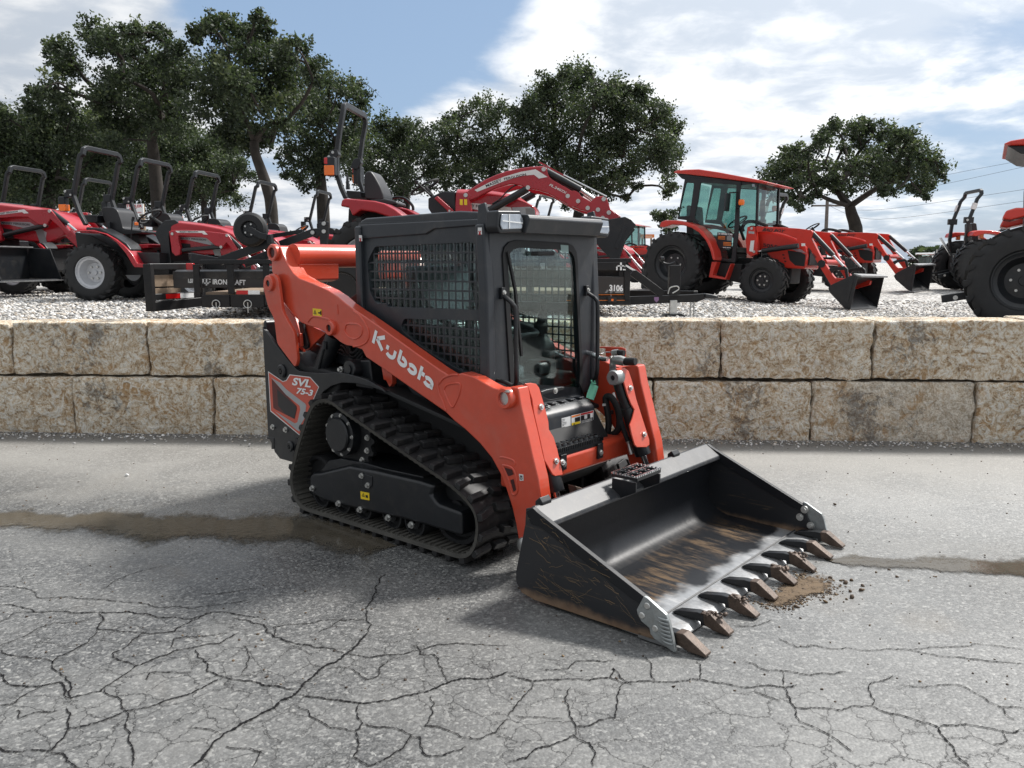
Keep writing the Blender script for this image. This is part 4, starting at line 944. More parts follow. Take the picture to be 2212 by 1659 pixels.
# window mesh: punched plate bars
def guard(win, Y, nx_, nz_, wbar):
    xs_ = [p[0] for p in win]; zs_ = [p[1] for p in win]; x0, x1, z0, z1 = min(xs_), max(xs_), min(zs_), max(zs_)
    def inside(x, z):
        c_ = False; n = len(win)
        for i in range(n):
            (xa, za), (xb, zb) = win[i], win[(i+1) % n]
            if (za > z) != (zb > z) and x < (xb-xa)*(z-za)/(zb-za)+xa: c_ = not c_
        return c_
    mb = MB()
    def runs(fixed, lo, hi, vert):
        st = None; n = 160
        for i in range(n+1):
            v = lo+(hi-lo)*i/n; ok = inside(fixed, v) if vert else inside(v, fixed)
            if ok and st is None: st = v
            if (not ok or i == n) and st is not None:
                if vert: mb.span((fixed-wbar/2, Y, st-0.01), (fixed+wbar/2, Y+0.006, v+0.01))
                else: mb.span((st-0.01, Y+0.0005, fixed-wbar/2), (v+0.01, Y+0.0055, fixed+wbar/2))
                st = None
    for i in range(1, nx_): runs(x0+(x1-x0)*i/nx_, z0, z1, True)
    for i in range(1, nz_): runs(z0+(z1-z0)*i/nz_, x0, x1, False)
    return mb
both(guard(upw, -YC+0.012, 18, 7, 0.011), 'window_guard', M['kgrey']); both(guard(lww, -YC+0.012, 14, 6, 0.011), 'window_guard', M['kgrey'])
mb = MB(); mb.span((xr+0.06, -YC+0.028, 1.02), (XC-0.06, -YC+0.033, 1.93)); both(mb, 'side_glass', M['glass'])
# rear of the cab: frame + glass with guard
rw = [(-0.40,1.36),(0.40,1.36),(0.40,1.86),(-0.40,1.86)]
mb = plate([(-YC+0.036,1.20),(YC-0.036,1.20),(YC-0.036,2.02),(-YC+0.036,2.02)], [rpoly(rw, 0.04)], 'x', xr, xr+0.035); part(mb, 'cab_rear_frame', M['kgrey'], 0.006)
mb = MB()
for i in range(1, 14): mb.box((xr+0.015, -0.40+0.8*i/14, 1.61), (0.006, 0.011, 0.52))
for i in range(1, 7): mb.box((xr+0.016, 0, 1.36+0.5*i/7), (0.005, 0.82, 0.011))
part(mb, 'rear_guard', M['kgrey'])
# floor, lower front skirt
mb = MB(); mb.span((-0.55, -YC+0.04, 0.88), (XC-0.05, YC-0.04, 0.93)); part(mb, 'cab_floor', M['blackmatte'])
# front: frame posts + door
fo = [(-YC-0.004,2.00),(YC+0.004,2.00),(YC+0.004,0.875),(-YC-0.004,0.875)]
dg = PX(zB, XC+0.02, (625,470),(640,405),(680,362),(740,345),(1170,368),(1215,390),(1245,440),(1255,520),(1300,1500),(1290,1600)) + PX(zD, XC+0.02, (985,395),(960,425),(640,475),(610,465)) + PX(zB, XC+0.02, (690,1560))
mb = plate(fo, [dg], 'x', XC-0.03, XC+0.02); part(mb, 'cab_front_frame', M['kgrey'], 0.008)
ctr = Vector((sum(p[0] for p in dg)/len(dg), sum(p[1] for p in dg)/len(dg)))
dg_in = [tuple(ctr+(Vector(p)-ctr)*0.94) for p in dg]; dg_o = [tuple(ctr+(Vector(p)-ctr)*1.035) for p in dg]
mb = plate(dg_o, [dg_in], 'x', XC+0.021, XC+0.030); door = part(mb, 'front_door', M['blackmatte'], 0.004)
mb = MB(); mb.prism(dg_o, 'x', XC+0.010, XC+0.016); mb.build('door_glass', M['glass'], door)
hd = PX(zB, XC+0.03, (865,440),(1040,438)); mb = MB(); mb.tube([(XC+0.03, hd[0][0], hd[0][1]), (XC+0.06, hd[0][0]+0.02, hd[0][1]), (XC+0.06, hd[1][0]-0.02, hd[1][1]), (XC+0.03, hd[1][0], hd[1][1])], 0.014, 10); mb.build('door_handle', M['blackmatte'], door)
wp = PX(zB, XC+0.03, (655,425),(720,760),(775,1330)); mb = MB(); mb.bar([(XC+0.034, wp[0][0], wp[0][1]), (XC+0.036, wp[1][0], wp[1][1]), (XC+0.036, wp[2][0], wp[2][1])], 0.016, 0.016, up=(1,0,0)); mb.build('wiper', M['blackmatte'], door)
st2 = PX(zB, XC+0.0325, (1122,362),(1190,368),(1192,430),(1126,428)); mb = MB(); mb.add([(XC+0.0325, a, c2) for a, c2 in st2], [(0,1,2,3)]); 
m, t, b = newmat('pale_window_sticker'); b.inputs['Base Color'].default_value = (0.30, 0.42, 0.40, 1); b.inputs['Alpha'].default_value = 0.75; M['wsticker'] = m
mb.build('window_sticker', M['wsticker'], door, recalc=False)
# outer A-post skins (rounded tubes at each front corner)
mb = MB(); mb.bar([(XC+0.004, -YC-0.006, 0.90), (XC-0.004, -YC-0.006, 1.60), (XC-0.03, -YC-0.006, 2.0)], 0.075, 0.075, up=(1,0,0)); both(mb, 'corner_post', M['kgrey'], 0.018, seg=3)
mb = MB(); mb.bar([(xr+0.02, -YC-0.002, 1.30), (xr+0.02, -YC-0.002, 2.02)], 0.06, 0.06, up=(1,0,0)); both(mb, 'rear_post', M['kgrey'], 0.012)
# roof
mb = MB(); mb.prism([(xr-0.01,2.03),(xr-0.01,2.055),(xr+0.05,2.075),(0.3,2.085),(0.50,2.07),(XC+0.06,2.06),(XC+0.06,1.97),(XC-0.02,1.985)], 'y', -YC+0.02, YC-0.02); part(mb, 'roof', M['kgrey'], 0.018, seg=3)
vz = PX(zB, XC+0.14, (850,118),(1400,160),(1310,252),(890,238))
mb = MB(); mb.prism([(XC+0.04,2.065),(XC+0.15,2.055),(XC+0.165,2.03),(XC+0.13,1.945),(XC+0.02,1.975)], 'y', -0.345, 0.43); part(mb, 'roof_visor', M['kgrey'], 0.008)
# roof-corner work lamps
for s_ in (-1, 1):
    mb = MB(); yc_ = 0.455*s_
    mb.prism([(-0.128,1.975),(-0.115,2.070),(0.09,2.078),(0.128,2.03),(0.105,1.950),(-0.105,1.940)], 'x', XC+0.02, XC+0.115)
    mb.v = [(x, yc_+(y if s_ < 0 else -y), z) for x, y, z in mb.v]; lb = part(mb, 'work_lamp', M['black'], 0.012)
    mb = MB(); mb.prism([(-0.104,1.985),(-0.092,2.050),(0.075,2.056),(0.104,2.02),(0.088,1.972),(-0.088,1.962)], 'x', XC+0.115, XC+0.125)
    mb.v = [(x, yc_+(y if s_ < 0 else -y), z) for x, y, z in mb.v]; ln = mb.build('lamp_lens', M['lens'], lb, bevel=0.006)
    mb = MB(); mb.bar([(XC+0.126, yc_-0.09*s_, 2.005), (XC+0.126, yc_+0.09*s_, 2.012)], 0.006, 0.006, up=(1,0,0)); mb.bar([(XC+0.126, yc_-0.03, 1.97), (XC+0.126, yc_-0.03, 2.052)], 0.006, 0.006, up=(1,0,0)); mb.build('lens_bar', M['white'], lb)
    mb = MB(); mb.prism([(XC-0.06,1.88),(XC-0.02,1.86),(XC+0.01,1.93),(XC+0.02,2.06),(XC+0.0,2.12),(XC-0.05,2.11),(XC-0.06,2.0)], 'y', yc_+s_*0.085, yc_+s_*0.105); part(mb, 'lamp_bracket', M['kgrey'], 0.004)
# small pictogram stickers on the roof rail
for pts in ([(975,265),(1000,266),(1002,315),(978,315)], [(1962,202),(1994,202),(1996,260),(1962,260)]):
    ys_ = -YC-0.036 if pts[0][0] < 1500 else -YC-0.0465; sk = sticker(zA, ys_, pts, M['offwhite'], 'pictogram_sticker'); c0 = PY(zA, ys_, pts[0], pts[2]); 
    mb = MB(); cxq, czq = (c0[0][0]+c0[1][0])/2, (c0[0][1]+c0[1][1])/2; mb.bar([(cxq-0.008, ys_-0.0017, czq-0.022), (cxq+0.008, ys_-0.0017, czq+0.0)], 0.006, 0.001, up=(0,1,0)); mb.bar([(cxq+0.008, ys_-0.0019, czq-0.022), (cxq-0.008, ys_-0.0019, czq+0.0)], 0.006, 0.001, up=(0,1,0)); mb.box((cxq, ys_-0.0018, czq-0.012), (0.010, 0.001, 0.016)); mb.build('pictogram', M['red_st'], sk)
# grab handles
def handle(pts, X0):
    P = []
    for p, dx in pts:
        q = PX(zB, X0+dx, p)[0]; P.append((X0+dx, q[0], q[1]))
    mb = MB(); mb.tube(curve(P, 5), 0.014, 10); h = part(mb, 'grab_handle', M['black']); mb = MB(); mb.box((P[0][0]-0.01, P[0][1], P[0][2]+0.01), (0.05, 0.035, 0.07)); mb.build('handle_mount', M['black'], h, bevel=0.004); bolt((P[0][0]+0.015, P[0][1], P[0][2]+0.015), 'x', 0.010, parent=h); return h
handle([((612,800),0.03),((660,835),0.07),((705,880),0.10),((728,950),0.11),((735,1300),0.11),((738,1540),0.11),((725,1590),0.05)], XC)
handle([((1345,775),0.03),((1400,810),0.07),((1432,840),0.10),((1445,900),0.11),((1444,1200),0.11),((1440,1480),0.11),((1400,1545),0.05)], XC)
# paper tag on the far handle
q = PX(zG, XC+0.09, (255,690),(350,735),(290,915),(190,880),(215,790)); mb = MB(); mb.prism([q[0],q[1],q[2],q[3],q[4]], 'x', XC+0.09, XC+0.092); tg = part(mb, 'paper_tag', M['mint'])
q = PX(zG, XC+0.10, (262,655),(270,690),(315,700),(300,665)); mb = MB(); mb.tube([(XC+0.10, a, c2) for a, c2 in q], 0.006, 6); mb.build('tag_loop', M['mint'], tg)
# interior: seat in plastic wrap, consoles, joysticks, bar
mb = MB(); mb.prism(rpoly([(-0.42,1.20),(-0.30,1.18),(0.08,1.22),(0.10,1.32),(-0.28,1.30),(-0.40,1.74),(-0.52,1.76)], 0.04), 'y', -0.24, 0.24); st3 = part(mb, 'operator_seat', M['seat'], 0.03, seg=3)
mb = MB(); mb.prism(rpoly([(-0.44,1.33),(-0.26,1.32),(-0.385,1.77),(-0.45,1.80),(-0.545,1.79)], 0.04), 'y', -0.262, 0.262)
bm_ = mb.build('plastic_cover', M['film'], st3, bevel=0.03)
mb = MB(); mb.prism(rpoly([(-0.40,1.17),(0.11,1.19),(0.13,1.33),(-0.27,1.335)], 0.03), 'y', -0.26, 0.26); mb.build('plastic_cover', M['film'], st3, bevel=0.03)
mb = MB(); mb.prism([(-0.40,0.93),(0.30,0.93),(0.30,1.20),(0.15,1.34),(-0.35,1.38)], 'y', -0.46, -0.29); both(mb, 'side_console', M['blackmatte'], 0.03)
mb = MB(); mb.tube(curve([(0.22,-0.375,1.28),(0.23,-0.37,1.36),(0.25,-0.37,1.44),(0.25,-0.37,1.50)], 4), [0.05]*4+[0.032]*4+[0.024]*4+[0.034], 12); both(mb, 'joystick', M['blackmatte'])
mb = MB(); mb.tube(curve([(-0.35,-0.30,1.62),(-0.1,-0.30,1.40),(0.25,-0.28,1.30),(0.33,-0.1,1.29),(0.33,0.1,1.29),(0.25,0.28,1.30),(-0.1,0.30,1.40),(-0.35,0.30,1.62)], 5), 0.018, 10); part(mb, 'lap_bar', M['black'])
mb = MB(); mb.span((0.28, -0.46, 0.93), (0.46, 0.46, 1.02)); mb.span((0.30, 0.10, 1.02), (0.44, 0.28, 1.12)); part(mb, 'foot_well', M['blackmatte'], 0.02)
mb = MB(); q = PX(zB, 0.35, (745,1490))[0]; mb.lathe([(0.0,0.09),(0.05,0.075),(0.065,0.0),(0.05,-0.05),(0.0,-0.06)], (0.35, q[0], q[1]-0.02), 'z', 18); part(mb, 'wrapped_filter', M['film'])
# ---------------- front: lower panel, step, cross member
fp = PX(zD, 0.62, (612,478),(1000,418),(1060,450),(1108,520),(1108,780),(715,905),(640,760),(600,560))
fx = 0.60
mb = MB(); mb.prism([(0.40,0.86),(0.575,0.872),(0.655,0.850),(0.70,0.812),(0.70,0.60),(0.40,0.55)], 'y', -0.37, 0.37); lowp = part(mb, 'front_lower_panel', M['kgrey'], 0.02, seg=3)
mb = MB(); 
for i in range(7): mb.box((0.615, -0.30+i*0.1, 0.868), (0.05, 0.055, 0.010))
part(mb, 'sill_treads', M['kgrey'], 0.004)
fX = 0.702
def fstick(pts, mat, name, x=fX, parent=lowp):
    P = PX(zD, x, *pts); mb = MB(); mb.add([(x, a, c2) for a, c2 in P], [tuple(range(len(P)))]); return mb.build(name, mat, parent, recalc=False)
s1_ = fstick([(765,608),(852,586),(853,692),(766,713)], M['offwhite'], 'data_label')
s2_ = fstick([(860,580),(1074,530),(1074,672),(861,726)], M['offwhite'], 'safety_label')
fstick([(864,584),(945,565),(945,580),(864,602)], M['orange_st'], 'label_header', fX+0.001, s2_); fstick([(950,562),(1070,534),(1070,550),(950,580)], M['red_st'], 'label_header', fX+0.001, s2_)
fstick([(895,603),(945,590),(945,632),(895,644)], M['decblack'], 'label_field', fX+0.001, s2_); fstick([(864,652),(945,634),(945,700),(864,722)], M['yellow'], 'label_field', fX+0.001, s2_)
fstick([(951,584),(1070,555),(1070,668),(951,696)], M['decblack'], 'label_field', fX+0.001, s2_)
for k in range(6): fstick([(956,632+k*9),(1062,606+k*9),(1062,609+k*9),(956,635+k*9)], M['offwhite'], 'label_line', fX+0.002, s2_)
fstick([(985,578),(1013,571),(1013,608),(986,614)], M['offwhite'], 'label_picture', fX+0.002, s2_); fstick([(1043,562),(1068,556),(1068,596),(1043,602)], M['offwhite'], 'label_picture', fX+0.002, s2_)
for k, (w0, w1) in enumerate(((768,800),(768,795),(768,815),(768,812),(768,790),(768,800))): fstick([(w0,618+k*15),(w1,611+k*15),(w1,617+k*15),(w0,624+k*15)], M['mfgrey'], 'label_line', fX+0.001, s1_)
tp = PX(zD, fX+0.002, (886,655),(868,710),(904,701)); mb = MB()
for i in range(3):
    a, c2 = tp[i], tp[(i+1) % 3]; mb.bar([(fX+0.002, a[0], a[1]), (fX+0.002, c2[0], c2[1])], 0.004, 0.0006, up=(1,0,0))
mb.bar([(fX+0.002, (tp[0][0]*0.5+(tp[1][0]+tp[2][0])/4), (tp[0][1]*0.4+(tp[1][1]+tp[2][1])*0.3)), (fX+0.002, (tp[1][0]+tp[2][0])/2, (tp[1][1]+tp[2][1])/2+0.006)], 0.008, 0.0006, up=(1,0,0)); mb.build('warning_symbol', M['blackmatte'], s2_)
# step
mb = MB(); mb.span((0.70, -0.27, 0.622), (0.845, 0.25, 0.636)); stp = part(mb, 'front_step', M['black'], 0.004)
mb = MB()
for i in range(9):
    for j in range(2): mb.lathe([(0.010,0.0),(0.024,0.0),(0.020,0.012),(0.012,0.012)], (0.745+0.06*j, -0.24+0.058*i, 0.637), 'z', 10)
mb.build('step_studs', M['black'], stp)
mb = MB()
for i in range(28): mb.box((0.848, -0.265+0.0188*i, 0.626), (0.012, 0.009, 0.026))
mb.span((0.836, -0.268, 0.585), (0.846, 0.248, 0.621)); mb.build('step_lip', M['black'], stp)
for y in (-0.20, 0.20):
    mb = MB(); mb.prism([(y-0.03,0.60),(y+0.03,0.60),(y+0.03,0.50),(y-0.03,0.50)], 'x', 0.853, 0.866); mb.build('step_bracket', M['black'], stp, bevel=0.003); bolt((0.867, y, 0.54), 'x', 0.013, parent=stp)
# cross member between the arms
mb = MB(); mb.prism([(0.68,0.45),(0.80,0.44),(0.85,0.46),(0.852,0.575),(0.82,0.60),(0.68,0.60)], 'y', YI-0.005, -YI+0.005); part(mb, 'cross_member', M['kred'], 0.015, seg=3)
# tilt cylinders with guards, both sides
# (they lie along a slanted plane in front of the cross member)
SLN = Vector((0.56, 0, 0.16)).normalized()
def PS(z, off, *pts):
    P0 = Vector((0.86, 0, 1.06))+SLN*off; nw = (cyw*SLN.x, syw*SLN.x, SLN.z); out = []
    for p in pts: out.append(Vector(w2m(on_plane(*z(*p), m2w(P0), nw))))
    return out
def slab(P, t_):
    mb = MB(); n = len(P); vs = list(P)+[p-SLN*t_ for p in P]
    mb.add(vs, [tuple(range(n)), tuple(range(n, 2*n))[::-1]]+[(i, (i+1) % n, n+(i+1) % n, n+i) for i in range(n)]); return mb
gN = part(slab(PS(zD, 0.03, (410,270),(470,262),(520,272),(550,310),(605,500),(640,640),(645,715),(690,790),(725,905),(778,1140),(780,1155),(705,1168),(680,1150),(600,1010),(555,800),(500,560),(480,420),(440,300)), 0.012), 'cylinder_guard', M['kred'], 0.004)
gF = part(slab(PS(zG, 0.03, (580,500),(640,488),(700,492),(750,530),(800,680),(850,900),(1020,1430),(1022,1500),(980,1530),(860,1530),(830,1500),(790,1360),(765,1240),(800,1150),(826,1040),(780,960),(740,860),(690,690),(640,560)), 0.012), 'cylinder_guard', M['kred'], 0.004)
for g, z, pts in ((gN, zD, ((565,497),(710,1022),(770,1032))), (gF, zG, ((768,755),(947,1362)))):
    for p in PS(z, 0.032, *pts):
        mb = MB(); mb.cyl(p, p+SLN*0.006, 0.019, n=12); mb.cyl(p+SLN*0.006, p+SLN*0.016, 0.012, n=6); mb.build('bolt', M['zinc'], g)
def tiltcyl(z, a, c2, e):
    A, B = PS(z, -0.03, a, c2); d = (B-A).normalized()
    mb = MB(); mb.tube([A+d*0.03, A+d*0.20, A+d*0.205, B-d*0.12, B-d*0.118, B], [0.040, 0.040, 0.046, 0.046, 0.055, 0.055], 20); c_ = part(mb, 'tilt_cylinder', M['black'])
    mb = MB(); mb.cyl(B-d*0.02, B+d*0.30, 0.021, n=14); mb.build('cylinder_rod', M['steel'], c_)
    return A, B, d, c_
tiltcyl(zD, (455,380), (705,1310), 0); A, B, d, cF = tiltcyl(zG, (600,640), (935,1620), 0)
# eye of the far cylinder, zinc bracket, quick couplers, hoses
p = PS(zG, 0.0, (585,615))[0]; mb = MB(); mb.lathe([(0.018,-0.03),(0.018,-0.045),(0.045,-0.045),(0.05,-0.035),(0.05,0.03)], (p.x, p.y, p.z), 'y', 24); ey = part(mb, 'cylinder_eye', M['castgrey']); mb = MB(); mb.lathe([(0,-0.035),(0.019,-0.035)], (p.x, p.y, p.z), 'y', 16); mb.build('eye_bore', M['blackmatte'], ey)
q = PY(zG, 0.45, (498,335),(555,335),(562,400),(578,480),(578,560),(545,590),(552,715),(490,710),(492,500),(498,480)); mb = MB(); mb.prism(q, 'y', 0.45, 0.458); br = part(mb, 'coupler_bracket', M['castgrey'], 0.002)
for z_ in ((522,362),(520,455),(515,680)): q = PY(zG, 0.45, z_)[0]; bolt((q[0], 0.45, q[1]), 'y', 0.010, parent=br)
def tubeY(z, Y, pts, r, mat, name, k=6, n=10):
    P = [(a, Y, c2) for a, c2 in PY(z, Y, *pts)]; mb = MB(); mb.tube(curve(P, k), r, n); return part(mb, name, mat)
tubeY(zG, 0.46, [(100,270),(260,310),(330,345),(390,370),(470,380)], 0.017, M['steel'], 'steel_pipe')
tubeY(zG, 0.50, [(360,318),(400,300),(450,288),(510,290)], 0.004, M['steel'], 'thin_pipe')
q = PY(zG, 0.47, (560,390),(640,395),(700,410),(760,410),(840,410))
mb = MB(); mb.tube([(a, 0.47, c2) for a, c2 in q[:3]], [0.030, 0.034, 0.030], 14); cp_ = part(mb, 'quick_coupler', M['zinc']); mb = MB(); mb.tube([(a, 0.47, c2) for a, c2 in q[2:]], [0.027, 0.027, 0.026], 12); mb.build('coupler_cap', M['blackmatte'], cp_, bevel=0.003)
q = PY(zG, 0.52, (540,300),(610,290),(690,300)); mb = MB(); mb.tube([(a, 0.52, c2) for a, c2 in q[:2]], 0.022, 12); cp_ = part(mb, 'quick_coupler', M['zinc']); mb = MB(); mb.tube([(a, 0.52, c2) for a, c2 in q[1:]], 0.020, 10); mb.build('coupler_cap', M['blackmatte'], cp_)
gb = PY(zG, 0.60, (365,215),(640,222),(700,240),(706,300),(700,460),(445,340),(440,240),(368,235)); mb = MB(); mb.prism(gb, 'y', 0.60, 0.61); part(mb, 'coupler_guard', M['kred'], 0.004)
tubeY(zG, 0.50, [(470,1340),(485,1250),(480,1120),(460,1000),(448,920),(460,870),(520,880),(590,990),(625,1130),(620,1270),(560,1350),(480,1385),(400,1395)], 0.023, M['blackmatte'], 'hydraulic_hose', 8)
tubeY(zG, 0.50, [(620,1130),(680,1290),(740,1450)], 0.018, M['blackmatte'], 'hydraulic_hose')
q = PY(zG, 0.50, (740,1450),(750,1490),(770,1560),(790,1620)); mb = MB(); mb.tube([(a, 0.50, c2) for a, c2 in q], [0.018, 0.013, 0.018, 0.018], 10); part(mb, 'hose_fitting', M['zinc'])
q = PY(zG, 0.50, (430,955),(470,955),(470,985),(430,985)); mb = MB(); mb.prism(q, 'y', 0.475, 0.525); part(mb, 'hose_band', M['offwhite'])
q = PY(zG, 0.515, (445,1045),(525,1050),(525,1100),(450,1100)); mb = MB(); mb.prism(q, 'y', 0.515, 0.54); part(mb, 'hose_clamp', M['black'], 0.003); q = PY(zG, 0.515, (487,1075))[0]; bolt((q[0], 0.515, q[1]), 'y', 0.010)
tubeY(zG, 0.52, [(545,820),(560,860),(575,910),(600,945)], 0.012, M['zinc'], 'hose_fitting')
tubeY(zB, -0.50, [(470,1535),(560,1540),(640,1560),(700,1590)], 0.012, M['blackmatte'], 'cable', 6)
q = PX(zB, 0.70, (955,1640),(1000,1625),(1130,1600),(1160,1600),(1158,1628),(1000,1660),(955,1680)); mb = MB(); mb.prism(q, 'x', 0.66, 0.70); lt = part(mb, 'door_latch_bar', M['black'], 0.006); q = PX(zB, 0.70, (1075,1632))[0]; bolt((0.70, q[0], q[1]), 'x', 0.014, parent=lt)

# ---------------- bucket
WB = 0.97
E1 = lambda *p: PY(zE, -WB, *p)
side = E1((190,462),(265,440),(300,465),(915,998)) 
xt, zt = side[0]
prof_side = [(1.195,0.505),(1.245,0.520),(1.275,0.500),(1.93,0.215),(2.00,0.06),(2.00,0.022),(1.25,0.018),(1.165,0.035),(1.125,0.085),(1.125,0.14),(1.19,0.42)]
bk = MB(); th = 0.016
bk.prism(prof_side, 'y', -WB, -WB+th); bk.prism(prof_side, 'y', WB-th, WB)
bucket_side = bk
bucket = empty('bucket_frame')  # replaced below by the shell mesh
bpy.data.objects.remove(bucket)
# shell: back wall curve and floor, swept across the width
inner = [(1.285,0.488),(1.275,0.40),(1.265,0.30),(1.262,0.24),(1.270,0.17),(1.295,0.115),(1.335,0.075),(1.39,0.052),(1.46,0.044),(1.80,0.030),(1.90,0.026)]
inner = curve(inner, 4)
outer = [(1.90,0.010),(1.46,0.018),(1.36,0.024),(1.28,0.060),(1.24,0.12),(1.235,0.2),(1.235,0.34),(1.23,0.470)]
m, t, b = newmat('scuffed_black_bucket'); tcn = nd(t, 'ShaderNodeTexCoord'); ob = tcn.outputs['Object']
mp = nd(t, 'ShaderNodeMapping', inp={'Scale': (2.6, 15, 15)}); t.links.new(ob, mp.inputs[0])
stre = noise(t, mp.outputs[0], 2.2, 7, 0.72, 0.3); blo = noise(t, ob, 2.6, 4, 0.6); spx = nd(t, 'ShaderNodeSeparateXYZ'); t.links.new(ob, spx.inputs[0])
fl = mth(t, 'MULTIPLY', smooth(t, spx.outputs[0], 1.34, 1.52), mth(t, 'SUBTRACT', 1.0, smooth(t, spx.outputs[2], 0.10, 0.16)))     # floor zone
edge_ = smooth(t, mth(t, 'ADD', spx.outputs[0], mth(t, 'MULTIPLY', mth(t, 'SUBTRACT', blo, 0.5), 0.45)), 1.74, 1.84)
rust = mth(t, 'MULTIPLY', mth(t, 'MULTIPLY', smooth(t, stre, 0.42, 0.62), smooth(t, blo, 0.40, 0.56)), fl)
c_ = mixc(t, blo, (0.007, 0.008, 0.010), (0.015, 0.016, 0.019))
c_ = mixc(t, mth(t, 'MULTIPLY', rust, 0.70), c_, mixc(t, noise(t, ob, 9, 4, 0.6), (0.06, 0.042, 0.026), (0.20, 0.115, 0.045)))
scr = smooth(t, stre, 0.63, 0.72); c_ = mixc(t, mth(t, 'MULTIPLY', scr, 0.30), c_, (0.10, 0.08, 0.06))
c_ = mixc(t, mth(t, 'MULTIPLY', mth(t, 'MULTIPLY', edge_, fl), 0.85), c_, (0.42, 0.43, 0.44))
t.links.new(c_, b.inputs['Base Color'])
b.inputs['Specular IOR Level'].default_value = 0.26
t.links.new(mth(t, 'ADD', 0.24, mth(t, 'ADD', mth(t, 'MULTIPLY', stre, 0.22), mth(t, 'MULTIPLY', rust, 0.2))), b.inputs['Roughness'])
t.links.new(mth(t, 'MULTIPLY', mth(t, 'MULTIPLY', edge_, fl), 0.6), b.inputs['Metallic'])
bn = nd(t, 'ShaderNodeBump', inp={'Strength': 0.25, 'Distance': 0.003}); t.links.new(stre, bn.inputs['Height']); t.links.new(bn.outputs[0], b.inputs['Normal'])
M['bucket'] = m
m, t, b = newmat('scratched_black_side'); tcn = nd(t, 'ShaderNodeTexCoord'); ob = tcn.outputs['Object']
spx = nd(t, 'ShaderNodeSeparateXYZ'); t.links.new(ob, spx.inputs[0])
mp = nd(t, 'ShaderNodeMapping', inp={'Scale': (2, 2, 30), 'Rotation': (0, 0.30, 0)}); t.links.new(ob, mp.inputs[0]); st = noise(t, mp.outputs[0], 1.6, 8, 0.75, 0.6)
c_ = mixc(t, mth(t, 'MULTIPLY', smooth(t, st, 0.57, 0.66), 0.42), (0.014, 0.015, 0.018), (0.16, 0.11, 0.06))
rb_ = mth(t, 'SUBTRACT', 1.0, smooth(t, mth(t, 'ADD', spx.outputs[2], mth(t, 'MULTIPLY', noise(t, ob, 6, 5, 0.65), 0.10)), 0.075, 0.125))
c_ = mixc(t, mth(t, 'MULTIPLY', rb_, 0.8), c_, mixc(t, noise(t, ob, 14, 4, 0.6), (0.15, 0.072, 0.035), (0.28, 0.20, 0.13)))
t.links.new(c_, b.inputs['Base Color']); t.links.new(mth(t, 'ADD', 0.32, mth(t, 'MULTIPLY', st, 0.25)), b.inputs['Roughness']); M['bside'] = m
mb = MB(); mb.prism(inner+outer, 'y', -WB+th, WB-th); bucket = part(mb, 'bucket', M['bucket'], 0.0)
mb = MB(); mb.prism(prof_side, 'y', -WB, -WB+th); mb.build('side_plate', M['bside'], bucket, bevel=0.003); mb.mirror_y().build('side_plate', M['bside'], bucket, bevel=0.003)
# reinforcement strip along the sloped edge of each side
rs_ = [(1.245,0.521),(1.275,0.503),(1.93,0.218),(1.955,0.165),(1.86,0.19),(1.30,0.425),(1.235,0.43),(1.2,0.49)]
mb = MB(); mb.prism(rs_, 'y', -WB-0.008, -WB+th+0.007); mb.build('side_edge_strip', M['bucket'], bucket, bevel=0.003); mb.mirror_y().build('side_edge_strip', M['bucket'], bucket, bevel=0.003)
# top tube (sheen comes from the sky)
mb = MB(); mb.prism([(1.205,0.475),(1.215,0.515),(1.235,0.522),(1.345,0.455),(1.35,0.43),(1.275,0.40),(1.21,0.40)], 'y', -WB+th, WB-th); 
M['toptube'] = paint('worn_grey_black', (0.030, 0.032, 0.036), 0.40, var=0.3, scale=10, rv=0.2, dust=0.15, spec=0.4); mb.build('top_tube', M['toptube'], bucket, bevel=0.008)
# cutting edge
m2 = M['edge'] = paint('polished_cutting_edge', (0.24, 0.245, 0.25), 0.40, metal=0.5, var=0.3, scale=9, rv=0.25, dust=0.28, dustc=(0.22, 0.15, 0.10))
mb = MB(); mb.prism([(1.885,0.036),(2.02,0.030),(2.055,0.010),(2.055,0.006),(1.885,0.008)], 'y', -WB, WB); ce = mb.build('cutting_edge', M['edge'], bucket, bevel=0.002)
mb = MB(); mb.prism([(1.876,0.030),(1.884,0.042),(1.892,0.039),(1.886,0.030)], 'y', -WB+th, WB-th); mb.build('edge_weld', M['toptube'], bucket)
